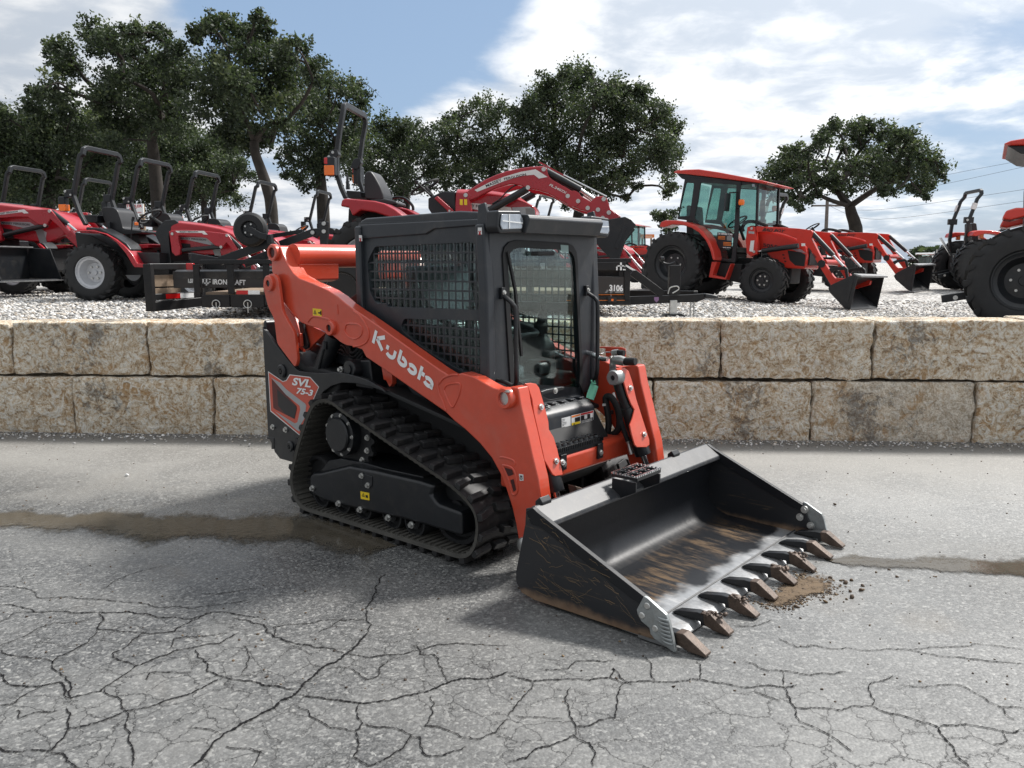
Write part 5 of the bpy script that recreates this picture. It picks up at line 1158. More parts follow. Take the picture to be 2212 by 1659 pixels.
# teeth: adapter (black) + worn tip
zT = zoom(2500, 1950, 1270/900)
tips = [(x, y) for x, y in ((1720,1500),(0,0))]
tw = [-0.925, -0.66, -0.395, -0.13, 0.135, 0.40, 0.665, 0.905]
for k, y in enumerate(tw):
    mb = MB(); mb.prism([(1.90,0.040),(1.94,0.062),(2.04,0.082),(2.10,0.080),(2.11,0.050),(2.10,0.022),(2.06,0.020),(2.06,0.036),(1.94,0.039)], 'y', y-0.024, y+0.024)
    tooth = mb.build('tooth', M['black'], bucket, bevel=0.006); rj = random.Random(k)
    mb = MB(); w0, w1 = 0.030, 0.027; L = 2.225+rj.uniform(-0.012, 0.008)
    P = [(2.075,0.086,w0),(2.115,0.090,w0),(L,0.022,w1),(L,0.010,w1),(2.14,0.012,w0),(2.085,0.028,w0)]
    n = len(P); mb.add([(x, y-w_, z) for x, z, w_ in P]+[(x, y+w_, z) for x, z, w_ in P], [tuple(range(n)), tuple(range(n, 2*n))[::-1]]+[(i, (i+1) % n, n+(i+1) % n, n+i) for i in range(n)])
    mb.build('tooth_tip', M['worn'], tooth, bevel=0.005)
    if k in (1, 2, 4, 5):
        XYZ = np.array([(2.10+rj.uniform(-0.03, 0.07), y+rj.uniform(-0.03, 0.03), 0.094-rj.uniform(0, 0.015)) for _ in range(16)]); 
        o = pebbles('mud_clump', XYZ, np.array([rj.uniform(0.006, 0.013) for _ in range(16)]), np.random.default_rng(k), M['worn'], 0.7); o.parent = tooth
# bolt-on side cutters
cutp = [(1.925,0.232),(1.945,0.228),(2.045,0.175),(2.062,0.145),(2.10,0.012),(2.09,0.006),(1.985,0.040),(1.965,0.058),(1.958,0.085),(1.915,0.105),(1.895,0.13),(1.888,0.155)]
for s_ in (-1, 1):
    mb = MB(); mb.prism(cutp, 'y', s_*(WB+0.002), s_*(WB+0.022)); sc_ = mb.build('side_cutter', M['castgrey'], bucket, bevel=0.004)
    for i in range(7):
        zc_ = 0.045+0.018*i; xc_ = 2.088-(zc_-0.03)*0.26
        mb = MB(); mb.tube([(xc_-0.055, s_*(WB+0.022), zc_), (xc_-0.03, s_*(WB+0.027), zc_-0.001), (xc_, s_*(WB+0.023), zc_-0.002)], [0.003, 0.0065, 0.006], 8); mb.build('cutter_groove_rib', M['castgrey'], sc_)
    for (x, z) in ((1.945,0.190),(1.918,0.135),(1.99,0.092)):
        mb = MB(); mb.lathe([(0,0.0),(0.014,0.0),(0.017,-0.003),(0.017,-0.006),(0.026,-0.006),(0.028,-0.010)], (x, 0, z), 'y', 18); mb.v = [(a, s_*(WB+0.024)+(-s_)*c2*(-1)*(-1) if False else s_*(WB+0.0225-(c2+0.006)*0), e) for a, c2, e in mb.v]
        mb = MB(); mb.lathe([(0,0.0045),(0.013,0.0045),(0.016,0.002),(0.017,0.0)] if s_ > 0 else [(0,-0.0045),(0.013,-0.0045),(0.016,-0.002),(0.017,0.0)], (x, s_*(WB+0.0225), z), 'y', 18); mb.build('bolt', M['zinc'], sc_)
        if s_ > 0:
            mb = MB(); mb.cyl((x, WB-th-0.002, z), (x, WB-th-0.012, z), 0.024, n=16); mb.cyl((x, WB-th-0.012, z), (x, WB-th-0.028, z), 0.016, n=6); mb.build('bolt', M['zinc'], sc_)
# serrated bucket step on the top tube
sx0 = 1.245; q = w2m(on_z(*zE(845,250), 0.56)); ycs = q[1]; xcs = q[0]
zst = 0.575
mb = MB(); x0, x1, y0, y1 = xcs-0.075, xcs+0.085, ycs-0.13, ycs+0.13
for x in (x0, (x0+x1)/2, x1): mb.span((x-0.006, y0, zst-0.022), (x+0.006, y1, zst))
for y in np.linspace(y0, y1, 4): mb.span((x0, y-0.006, zst-0.020), (x1, y+0.006, zst-0.0008))
bs = mb.build('bucket_step', M['black'], bucket, bevel=0.003)
mb = MB()
for x in (x0, (x0+x1)/2, x1):
    for y in np.linspace(y0, y1, 14): mb.box((x, y, zst+0.004), (0.013, 0.011, 0.010))
for y in np.linspace(y0, y1, 4):
    for x in np.linspace(x0, x1, 7): mb.box((x, y, zst+0.0042), (0.011, 0.013, 0.010))
mb.build('step_serrations', M['steel'], bs)
for y in (y0, y1):
    mb = MB(); mb.prism([(x0,zst-0.03),(x1,zst-0.03),(x1,zst-0.085),(x0+0.06,0.44),(x0,0.46)], 'y', y-0.006, y+0.006); mb.build('step_leg', M['black'], bs)
# hooks behind the bucket top
for y in (-0.86, 0.52):
    mb = MB(); mb.prism([(1.20,0.40),(1.20,0.53),(1.23,0.555),(1.25,0.53),(1.24,0.40)], 'y', y-0.04, y+0.04); mb.build('hitch_plate', M['black'], bucket, bevel=0.004)
mb = MB(); mb.prism([(1.10,0.16),(1.20,0.16),(1.20,0.42),(1.12,0.42)], 'y', -0.60, 0.60); part(mb, 'quick_hitch', M['black'], 0.01)
for s_ in (-1, 1):
    mb = MB(); mb.prism([(0.98,0.12),(1.14,0.12),(1.20,0.2),(1.20,0.40),(1.12,0.42),(1.02,0.26)], 'y', s_*0.50, s_*0.56); part(mb, 'hitch_arm', M['black'], 0.006)
q = PX(zD, 1.08, (820,1245),(900,1270),(930,1330),(850,1360)); mb = MB(); mb.prism(q, 'x', 1.08, 1.14); part(mb, 'hitch_lever', M['worn'], 0.005)

# scratches: thin bright scores in the paint of the bucket sides and back wall
M['score'] = paint('scored_paint', (0.22, 0.15, 0.08), 0.6, var=0.3)
rs2 = random.Random(8); mb = MB()
def inside_side(x, z): return 1.18 < x < 1.90 and 0.06 < z < 0.50-(x-1.27)*0.43
for i in range(95):
    x, z = rs2.uniform(1.2, 1.88), rs2.uniform(0.06, 0.48)
    L_ = rs2.uniform(0.02, 0.16); a = rs2.gauss(-0.25, 0.35); P = [(x+L_*k/4*math.cos(a)+0.004*rs2.gauss(0, 1), z+L_*k/4*math.sin(a)+0.004*rs2.gauss(0, 1)) for k in range(5)]
    if not all(inside_side(*p) for p in P): continue
    w = rs2.uniform(0.0004, 0.0013); vs_ = []
    for p in P: vs_ += [(p[0], -WB-0.0095 if z > 0.43-(x-1.27)*0.43-0.06 else -WB-0.0015, p[1]+w), (p[0], -WB-0.0095 if z > 0.43-(x-1.27)*0.43-0.06 else -WB-0.0015, p[1]-w)]
    mb.add(vs_, [(2*k, 2*k+1, 2*k+3, 2*k+2) for k in range(4)])
o = mb.build('paint_scratches', M['score'], bucket, recalc=False); o['kind'] = 'stuff'

# ================================================================== tractors on the gravel lot
class Fr:
    # a thing's own frame: X forward, Y left, Z up; origin on the ground
    def __init__(s, x, y, z, yaw): s.o = np.array([x, y, z]); s.yaw = yaw; s.c, s.s = math.cos(yaw), math.sin(yaw)
    def m2w(s, P): return np.array([s.o[0]+s.c*P[0]-s.s*P[1], s.o[1]+s.s*P[0]+s.c*P[1], s.o[2]+P[2]])
    def w2m(s, Wp):
        x, y = Wp[0]-s.o[0], Wp[1]-s.o[1]; return (s.c*x+s.s*y, -s.s*x+s.c*y, Wp[2]-s.o[2])
    def PY(s, z, Y, *pts):
        out = []
        for p in pts:
            q = s.w2m(on_plane(*z(*p), s.m2w((0, Y, 0)), (-s.s, s.c, 0))); out.append((q[0], q[2]))
        return out
    @classmethod
    def wheel(cls, px, depth, Y, yaw, z=None):
        # origin such that the near wheel (plane Y) stands at pixel column px and the given depth
        d = ray(px, 590); w = EYE+d*(depth/d[1]); c, s_ = math.cos(yaw), math.sin(yaw)
        x, y = w[0]+s_*Y, w[1]-c*Y; return cls(x, y, lot(x, y) if z is None else z, yaw)
def place(root, x, y, yaw, z=None, tilt=True, k=1.0):
    root.location = (x, y, lot(x, y) if z is None else z)
    q = Matrix.Rotation(yaw, 4, 'Z').to_quaternion()
    if tilt:
        up = Vector((0, 0, 1)); n = lot_normal(x+math.cos(yaw), y+math.sin(yaw)); q = up.rotation_difference(n) @ q
    root.rotation_mode = 'QUATERNION'; root.rotation_quaternion = q; root.scale = (k, k, k)
def ag_tyre(R, w, Y, lugs, mat_rim, rim_r, root, name='wheel', x=0.0, dish=0.10, hubm=None, hubr=0.30):
    # one wheel, centre (x, Y, R); outer face towards -Y if Y < 0
    s_ = -1 if Y < 0 else 1
    wr = link(name, bpy.data.meshes.new(name), root); bpy.data.objects.remove(wr)
    mb = MB(); r1 = rim_r*1.04; h = w/2
    prof = [(r1,-h*0.80),(r1*1.06,-h*0.95),((R+r1)/2,-h*1.04),(R*0.90,-h*0.98),(R*0.945,-h*0.86),(R*0.955,0),(R*0.945,h*0.86),(R*0.90,h*0.98),((R+r1)/2,h*1.04),(r1*1.06,h*0.95),(r1,h*0.80)]
    mb.lathe([(r, t) for r, t in prof], (x, Y, R), 'y', 40, closed=True); ty = mb.build(name, M['tyre'], root)
    lg = MB()
    for i in range(lugs):
        for sd in (-1, 1):
            a0 = 2*math.pi*(i+(0.5 if sd > 0 else 0))/lugs; vs = []
            for (t, da, wd) in ((0.06*sd*h, 0.0, 1.0), (0.98*sd*h, 0.52*(2*math.pi/lugs)*1.15, 1.1), (1.06*sd*h, 0.66*(2*math.pi/lugs)*1.15, 0.8)):
                for rr in (0.93 if abs(t) < h else 0.86, 1.0 if abs(t) < h else 0.90):
                    for dw in (-1, 1):
                        a = a0+da+dw*wd*0.15*(2*math.pi/lugs)
                        vs.append((x+R*rr*math.sin(a), Y+t, R+R*rr*math.cos(a)))
            lg.add(vs, [(2,3,7,6),(6,7,11,10),(0,2,6,4),(4,6,10,8),(1,5,7,3),(5,9,11,7),(8,10,11,9),(0,1,3,2)])
    lg.build('tread_lugs', M['tyre'], ty, recalc=True)
    mb = MB(); f = s_*h*0.80; b_ = s_*(h*0.80-dish)
    mb.lathe([(0,b_+s_*0.02),(rim_r*hubr*0.55,b_+s_*0.02),(rim_r*hubr*0.6,b_),(rim_r*0.62,b_-s_*0.005),(rim_r*0.72,b_+s_*0.03),(rim_r*0.84,f-s_*0.03),(rim_r*0.95,f-s_*0.02),(rim_r*1.0,f),(rim_r*1.06,f+s_*0.002)], (x, Y, R), 'y', 32); mb.build('rim', mat_rim, ty)
    for i in range(6):
        mb = MB(); a = 2*math.pi*i/6; mb.cyl((x+rim_r*0.42*math.cos(a), Y+b_, R+rim_r*0.42*math.sin(a)), (x+rim_r*0.42*math.cos(a), Y+b_+s_*0.025, R+rim_r*0.42*math.sin(a)), 0.018, n=6); mb.build('wheel_nut', M['zinc'], ty)
    return ty
def prism_part(F_, z, Y0, Y1, pts, name, mat, root, bevel=0.012, both_=False, rnd=0.0, parent=None):
    P = F_.PY(z, Y0, *pts)
    if rnd: P = rpoly(P, rnd)
    mb = MB(); mb.prism(P, 'y', Y0, Y1); o = mb.build(name, mat, parent or root, bevel=bevel)
    if both_: mb.mirror_y().build(name, mat, parent or root, bevel=bevel)
    return o
def flat_text(root, s, P, Y, mat, off=0.02, name='lettering', shear=0.0):
    # P: lower-left, lower-right, upper-left in local (X, Z)
    A = Vector((P[0][0], Y, P[0][1])); ux = Vector((P[1][0], Y, P[1][1]))-A; uy = Vector((P[2][0], Y, P[2][1]))-A
    V, Fc = text_mesh(s, offset=off, shear=shear); mx = V.max(0); me = bpy.data.meshes.new(name)
    me.from_pydata([tuple(A+ux*float(x/mx[0])+uy*float(y/mx[1])) for x, y in V], [], Fc); me.materials.append(mat); return link(name, me, root)
def flat_poly(root, P, Y, mat, name):
    mb = MB(); mb.add([(a, Y, c) for a, c in P], [tuple(range(len(P)))]); return mb.build(name, mat, root, recalc=False)
def rops(root, P, W, w=0.055, d=0.075, mat=None, name='roll_bar'):
    # P: local (X,Z) path of one post from foot to top corner
    L = [(x, -W, z) for x, z in P]; r = 0.10; xt, zt = P[-1]
    arcp = [(xt, -W, zt-r), (xt, -W+r*0.3, zt-r*0.3), (xt, -W+r, zt), (xt, W-r, zt), (xt, W-r*0.3, zt-r*0.3), (xt, W, zt-r)]
    Rr = [(x, W, z) for x, z in P[:-1]][::-1]
    mb = MB(); mb.bar(L[:-1]+arcp+Rr, d, w, up=(1, 0, 0.001)); return mb.build(name, mat or M['black'], root, bevel=0.012)
def steering(root, c, r, tilt, base):
    mb = MB(); n = 20; R_ = Matrix.Rotation(tilt, 3, 'Y'); P = [Vector(c)+R_ @ Vector((r*math.cos(2*math.pi*i/n), r*math.sin(2*math.pi*i/n), 0)) for i in range(n+1)]
    mb.tube(P, 0.016, 8); 
    for k in range(3):
        a = 2*math.pi*k/3+0.3; mb.tube([Vector(c)-R_ @ Vector((0, 0, 0.03)), Vector(c)+R_ @ Vector((r*math.cos(a), r*math.sin(a), 0))], 0.010, 6)
    o = mb.build('steering_wheel', M['blackmatte'], root); mb = MB(); mb.tube([c, base], 0.03, 8); mb.build('steering_column', M['blackmatte'], o); return o

# ---------------- crimson compact tractor with loader (traced from the one with the silver rim)
z1 = zoom(0, 500, 2.0738); z2 = zoom(500, 600, 2.37); zq = zoom(250, 780, 2.2667)
def make_compact():
    FB = Fr.wheel(205, 12.62, -0.50, math.radians(-8)); T = empty('compact_tractor')
    for Y in (-0.50, 0.50): ag_tyre(0.44, 0.30, Y, 18, M['rimsilver'], 0.235, T, 'rear_wheel', dish=0.13)
    for Y in (-0.45, 0.45): ag_tyre(0.29, 0.20, Y, 16, M['rimsilver'], 0.15, T, 'front_wheel', x=1.62, dish=0.05)
    pp = lambda Y0, Y1, pts, name, mat, **k: prism_part(FB, k.pop('z', zq), Y0, Y1, pts, name, mat, T, **k)
    pp(-0.66, -0.32, [(95,300),(240,300),(370,330),(470,395),(555,495),(610,590),(632,618),(758,620),(758,592),(655,582),(612,500),(540,425),(470,370),(380,318),(260,285),(100,285)], 'fender', M['mfred'], both_=True, bevel=0.02)
    pp(-0.62, -0.30, [(195,258),(320,266),(450,332),(560,402),(602,462),(590,490),(470,395),(370,325),(200,300)], 'fender_cover', M['black'], both_=True, bevel=0.02)
    pp(-0.34, 0.34, [(100,305),(240,330),(380,400),(560,520),(620,600),(900,600),(940,600),(940,680),(400,690),(150,640)], 'transmission_body', M['blackmatte'])
    pp(-0.50, 0.50, [(640,484),(855,488),(860,585),(630,582)], 'foot_platform', M['black'])
    pp(-0.30, 0.30, [(595,420),(755,408),(755,445),(640,460),(640,520),(600,500)], 'control_panel', M['mfred'])
    st = pp(-0.22, 0.22, [(332,98),(358,78),(440,80),(482,110),(512,200),(530,272),(610,282),(700,292),(702,312),(560,330),(450,312),(400,282),(360,200)], 'seat', M['seat'], rnd=0.04, bevel=0.04)
    pp(-0.12, 0.12, [(540,320),(660,325),(690,400),(520,400)], 'seat_base', M['blackmatte'])
    pp(-0.30, -0.24, [(385,215),(410,210),(412,280),(390,285)], 'armrest', M['black'])
    pp(-0.30, 0.30, [(160,150),(300,150),(300,215),(180,215)], 'rear_box', M['black'])
    pp(-0.27, 0.27, [(812,320),(850,250),(900,198),(990,192),(1030,222),(960,262),(940,335),(960,590),(870,590),(862,420)], 'dashboard', M['black'])
    c = FB.PY(zq, 0.0, (772,165))[0]; bse = FB.PY(zq, 0.0, (900,250))[0]; steering(T, (c[0], 0, c[1]), 0.19, math.radians(-32), (bse[0], 0, bse[1]))
    for (a, b_) in (((600,390),(615,185)),): 
        q = FB.PY(zq, -0.28, a, b_); mb = MB(); mb.tube([(q[0][0], -0.28, q[0][1]), (q[1][0], -0.28, q[1][1])], 0.010, 8); lv = mb.build('lever', M['black'], T); mb = MB(); mb.tube([(q[1][0]-0.0, -0.28, q[1][1]-0.03), (q[1][0]+0.02, -0.28, q[1][1]+0.03)], 0.022, 8); mb.build('lever_knob', M['black'], lv)
    q = FB.PY(zq, -0.26, (650,230))[0]; mb = MB(); mb.lathe([(0,0.03),(0.03,0.02),(0.03,-0.02),(0,-0.03)], (q[0], -0.26, q[1]), 'z', 10); mb.build('orange_knob', M['amber'], T)
    # hood
    hood = FB.PY(z2, -0.27, (405,668),(470,655),(700,682),(870,715),(985,765),(1035,815),(1045,850),(1020,905),(900,960),(700,950),(600,930),(420,940),(400,800))
    mb = MB(); n = len(hood); mid = 0.80
    # crowned hood: full width low, narrower at the top
    zs_ = [p[1] for p in hood]; zt, zb = max(zs_), min(zs_)
    for sgn in (1,):
        vs = []
        for (Y, kx) in ((-0.27, 1.0), (-0.20, 1.02), (0.20, 1.02), (0.27, 1.0)): vs += [(x, Y, z if abs(Y) > 0.25 else zb+(z-zb)*1.06 if z > (zt+zb)/2 else z) for x, z in hood]
        fs = [tuple(range(n)), tuple(range(3*n, 4*n))[::-1]]+[(k*n+i, k*n+(i+1) % n, (k+1)*n+(i+1) % n, (k+1)*n+i) for k in range(3) for i in range(n)]
        mb.add(vs, fs)
    hd = mb.build('hood', M['mfred'], T, bevel=0.02)
    flat_poly(hd, FB.PY(z2, -0.272, (470,790),(740,795),(880,880),(870,925),(800,870),(560,815),(470,812)), -0.274, M['silver'], 'side_stripe')
    flat_text(hd, 'MASSEY FERGUSON', FB.PY(z2, -0.276, (500,808),(735,826),(500,790)), -0.277, M['decblack'])
    flat_poly(hd, FB.PY(z2, -0.276, (780,850),(850,855),(880,965),(820,965)), -0.276, M['mfgrey'], 'grey_side_panel')
    flat_poly(hd, FB.PY(z2, -0.276, (500,845),(590,855),(600,930),(520,930)), -0.276, M['blackmatte'], 'hood_vent')
    for Y in (-0.17, 0.17):
        q = FB.PY(z2, 0.0, (1035,835))[0]; mb = MB(); mb.lathe([(0,0.03),(0.06,0.02),(0.07,-0.03)], (q[0]+0.0, Y, q[1]), 'x', 16); mb.build('headlight', M['lens'], hd)
    mb = MB(); q = FB.PY(z2, 0, (1045,880))[0]; mb.box((q[0]-0.01, 0, q[1]-0.05), (0.06, 0.34, 0.16)); mb.build('grille', M['blackmatte'], hd, bevel=0.01)
    mb = MB(); mb.span((1.0, -0.22, 0.30), (2.0, 0.22, 0.62)); mb.build('engine_block', M['blackmatte'], T, bevel=0.03)
    mb = MB(); mb.cyl((1.62, -0.45, 0.29), (1.62, 0.45, 0.29), 0.06); mb.build('front_axle', M['blackmatte'], T)
    # loader
    ap = FB.PY(z2, -0.40, (388,735),(440,724),(560,722),(760,738),(935,758),(965,800),(1030,900),(1100,1000),(1060,1010),(985,905),(925,840),(890,885),(820,870),(740,800),(640,785),(480,775),(478,820),(498,890),(492,955),(450,968),(415,930),(405,840))
    for s_ in (-1, 1):
        mb = MB(); mb.prism(ap, 'y', s_*0.40, s_*0.33); la = mb.build('loader_arm', M['mfred'], T, bevel=0.012)
        xe, ze = FB.PY(z2, -0.40, (1080,1000))[0]
        mb = MB(); mb.bar([(xe-0.04, s_*0.365, ze+0.05), (xe+0.30, s_*0.365, max(0.28, ze-0.42))], 0.07, 0.12); mb.build('loader_arm', M['mfred'], T, bevel=0.012)
        if s_ < 0:
            flat_poly(la, FB.PY(z2, -0.402, (450,732),(720,732),(755,768),(715,766),(700,752),(470,750)), -0.403, M['offwhite'], 'arm_stripe')
            flat_text(la, 'MASSEY FERGUSON', FB.PY(z2, -0.404, (492,748),(664,748),(492,734)), -0.405, M['decblack'])
        a, c2 = FB.PY(z2, -0.36, (520,912),(885,880)); mb = MB(); mb.cyl((a[0], s_*0.36, a[1]), (c2[0], s_*0.36, c2[1]), 0.032); mb.build('lift_cylinder', M['black'], la)
        a, c2 = FB.PY(z2, -0.36, (940,775),(1130,955)); mb = MB(); mb.cyl((a[0], s_*0.36, a[1]), (a[0]*0.35+c2[0]*0.65, s_*0.36, a[1]*0.35+c2[1]*0.65), 0.030); mb.build('tilt_cylinder', M['black'], la)
        mb = MB(); mb.cyl((a[0]*0.35+c2[0]*0.65, s_*0.36, a[1]*0.35+c2[1]*0.65), (c2[0]+0.18, s_*0.36, c2[1]-0.2), 0.018); mb.build('cylinder_rod', M['steel'], la)
        for p in ((425,760),(935,775),(880,883)): q = FB.PY(z2, -0.40, p)[0]; mb = MB(); mb.cyl((q[0], s_*0.40, q[1]), (q[0], s_*0.415, q[1]), 0.022, n=10); mb.build('pin', M['zinc'], la)
    bx_ = 2.75
    mb = MB(); mb.prism([(bx_,0.05),(bx_+0.55,0.02),(bx_+0.58,0.05),(bx_+0.42,0.50),(bx_+0.05,0.52),(bx_-0.02,0.30)], 'y', -0.72, -0.70); mb.prism([(bx_,0.05),(bx_+0.55,0.02),(bx_+0.58,0.05),(bx_+0.42,0.50),(bx_+0.05,0.52),(bx_-0.02,0.30)], 'y', 0.70, 0.72)
    mb.span((bx_, -0.70, 0.02), (bx_+0.55, 0.70, 0.04)); mb.span((bx_-0.02, -0.70, 0.04), (bx_+0.02, 0.70, 0.52)); bkc = mb.build('bucket', M['black'], T, bevel=0.01)
    mb = MB(); mb.prism([(bx_,0.515),(bx_+0.12,0.535),(bx_+0.12,0.515),(bx_,0.495)], 'y', -0.71, 0.71); mb.build('bucket_lip', M['edge'], bkc); mb = MB(); mb.span((bx_+0.50, -0.72, 0.012), (bx_+0.62, 0.72, 0.030)); mb.build('cutting_edge', M['edge'], bkc)
    # roll bar with lamps
    rp = FB.PY(z1, -0.47, (705,800),(650,700),(600,560),(655,235),(672,165)); rops(T, rp, 0.47)
    hb = FB.PY(z1, -0.47, (560,545))[0]
    for s_ in (-1, 1):
        mb = MB(); mb.box((hb[0]+0.03, s_*0.47, hb[1]), (0.16, 0.075, 0.12)); hg = mb.build('roll_bar_hinge', M['black'], T, bevel=0.01)
        mb = MB(); mb.box((hb[0]-0.06, s_*0.52, hb[1]-0.16), (0.10, 0.12, 0.22)); lh = mb.build('lamp_housing', M['black'], T, bevel=0.015)
        mb = MB(); mb.box((hb[0]-0.05, s_*0.53, hb[1]-0.215), (0.106, 0.126, 0.10)); mb.build('amber_lens', M['amber'], lh, bevel=0.01)
        mb = MB(); mb.cyl((hb[0]-0.02, s_*0.51, hb[1]+0.03), (hb[0]-0.02, s_*0.53, hb[1]+0.03), 0.018, n=8); mb.cyl((hb[0]+0.07, s_*0.51, hb[1]-0.02), (hb[0]+0.07, s_*0.53, hb[1]-0.02), 0.015, n=8); mb.build('hinge_bolts', M['zinc'], hg)
    return T, FB
T0, FB = make_compact()
GRP = 'crimson compact tractors parked side by side'
place(T0, FB.o[0], FB.o[1], FB.yaw, FB.o[2], tilt=False)
tag(T0, 'crimson compact tractor with empty black seat and silver rear rim, beside the black trailer', 'tractor', GRP)
def clone(src, label, x, y, yaw, k=1.0, z=None, group=GRP):
    c = copy_tree(src); c['label'] = label; place(c, x, y, yaw, z, True, k); return c
yw = math.radians(-8)
clone(T0, 'crimson compact tractor parked second in the row, its seat beside the trailer exit sign', -6.17, 14.55, yw)
clone(T0, 'crimson compact tractor third in the row, under the trunk of the big oak', -5.96, 16.4, yw)
clone(T0, 'crimson compact tractor behind the implement gauge wheel, before the leaning oak trunk', -5.35, 18.3, yw)
clone(T0, 'crimson compact tractor farthest along the row, behind the black implement mast', -4.62, 20.6, yw)
A_ = clone(T0, 'crimson compact tractor with lettered loader arm, above the low black bucket at the row end', -11.25, 15.95, yw, 1.38)
pv_ = FB.PY(z2, -0.40, (425,760))[0]
for ch in A_.children:      # its loader is held higher
    if ch.name.startswith(('loader_arm', 'bucket')):
        R_ = Matrix.Rotation(math.radians(-7), 3, 'Y'); p_ = Vector((pv_[0], 0, pv_[1])); ch.rotation_euler = (0, math.radians(-7), 0); ch.location = p_-R_ @ p_
clone(T0, 'crimson compact tractor behind, its roll bar against the dark oaks', -10.25, 17.7, yw, 1.10)
clone(T0, 'crimson compact tractor at the back, its roll bar low beside the exit sign', -9.75, 19.7, yw, 1.08)
clone(T0, 'small crimson tractor far off with loader bucket down, between trailer and cab tractor', 0.95, 21.5, math.radians(-25))

# ---------------- first tractor of the row: only its lifted bucket and arm ends reach into the picture
Z0 = clone(T0, 'crimson loader tractor with its wide black bucket held low beside the silver rimmed wheel', -11.65, 14.15, math.radians(-4))
for ch in Z0.children:
    if ch.name.startswith('bucket'): ch.location.z = 0.26; ch.scale = (1.05, 1.1, 1.15)

# ---------------- larger crimson tractor, loader raised above the cab roof of the track loader
z3 = zoom(1200, 350, 2.5525); z4 = zoom(1600, 600, 2.3284)
FM = Fr(-1.72, 12.3, lot(-1.7, 12.3), math.radians(-8)); B0 = empty('utility_tractor'); place(B0, FM.o[0], FM.o[1], FM.yaw, FM.o[2], tilt=False)
tag(B0, 'larger crimson tractor with folded roll bar lamps, its loader arm arched high with black bucket', 'tractor')
pm = lambda Y0, Y1, pts, name, mat, **k: prism_part(FM, k.pop('z', z3), Y0, Y1, pts, name, mat, B0, **k)
q = FM.PY(z3, -0.62, (640,1560))[0]
for Y in (-0.62, 0.62): ag_tyre(0.62, 0.38, Y, 20, M['rimsilver'], 0.34, B0, 'rear_wheel', x=q[0], dish=0.15)
for Y in (-0.55, 0.55): ag_tyre(0.42, 0.26, Y, 18, M['rimsilver'], 0.22, B0, 'front_wheel', x=q[0]+1.95, dish=0.05)
pm(-0.80, -0.42, [(355,1180),(372,1110),(420,1100),(700,1125),(800,1150),(900,1205),(1000,1280),(1060,1350),(1100,1420),(1030,1420),(960,1350),(850,1290),(700,1240),(560,1220),(480,1280),(440,1190)], 'fender', M['mfred'], both_=True, bevel=0.025)
pm(-0.40, 0.40, [(440,1200),(700,1200),(1000,1330),(1300,1400),(1300,1600),(420,1600)], 'transmission_body', M['blackmatte'])
pm(-0.24, 0.24, [(595,850),(625,822),(665,825),(700,870),(760,980),(790,1060),(795,1110),(760,1125),(600,1110),(590,1000)], 'seat_back', M['seat'], rnd=0.05, bevel=0.05)
pm(-0.25, 0.25, [(640,1110),(800,1100),(930,1130),(930,1170),(660,1170)], 'seat_cushion', M['seat'], bevel=0.04)
pm(-0.26, 0.26, [(415,1020),(560,1030),(562,1100),(420,1095)], 'rear_box', M['black'])
rp = FM.PY(z3, -0.50, (420,1100),(385,1010),(330,860),(315,700),(345,560),(400,150)); rp = FM.PY(z3, -0.50, (415,1100),(370,1000),(325,860),(320,690),(352,420),(385,150)); rops(B0, rp, 0.50, 0.06, 0.085)
hb = FM.PY(z3, -0.50, (300,680),(290,790))
for s_ in (-1, 1):
    mb = MB(); mb.prism([(hb[0][0]-0.10,hb[0][1]-0.05),(hb[0][0]+0.02,hb[0][1]-0.07),(hb[0][0]+0.08,hb[0][1]+0.02),(hb[0][0]+0.06,hb[0][1]+0.10),(hb[0][0]-0.04,hb[0][1]+0.08)], 'y', s_*0.56, s_*0.44); hg = mb.build('roll_bar_hinge', M['black'], B0, bevel=0.008)
    for dx, dz in ((-0.06, -0.01), (0.0, 0.05)): mb = MB(); mb.cyl((hb[0][0]+dx, s_*0.56, hb[0][1]+dz), (hb[0][0]+dx, s_*0.575, hb[0][1]+dz), 0.02, n=10); mb.build('hinge_bolt', M['zinc'], hg)
    mb = MB(); mb.box((hb[1][0], s_*0.60, hb[1][1]), (0.15, 0.12, 0.26)); lh = mb.build('lamp_housing', M['black'], B0, bevel=0.015)
    mb = MB(); mb.box((hb[1][0]-0.01, s_*0.605, hb[1][1]-0.055), (0.15, 0.125, 0.14)); mb.build('amber_lens', M['amber'], lh, bevel=0.012); mb = MB(); mb.box((hb[1][0]-0.055, s_*0.605, hb[1][1]+0.075), (0.05, 0.125, 0.09)); mb.build('red_lens', M['redlens'], lh, bevel=0.01)
mb = MB(); q = FM.PY(z3, 0.1, (425,860),(435,1010)); mb.tube([(q[0][0], 0.1, q[0][1]), (q[1][0], 0.1, q[1][1])], [0.012, 0.035], 6); mb.build('rear_wiper_stub', M['black'], B0)
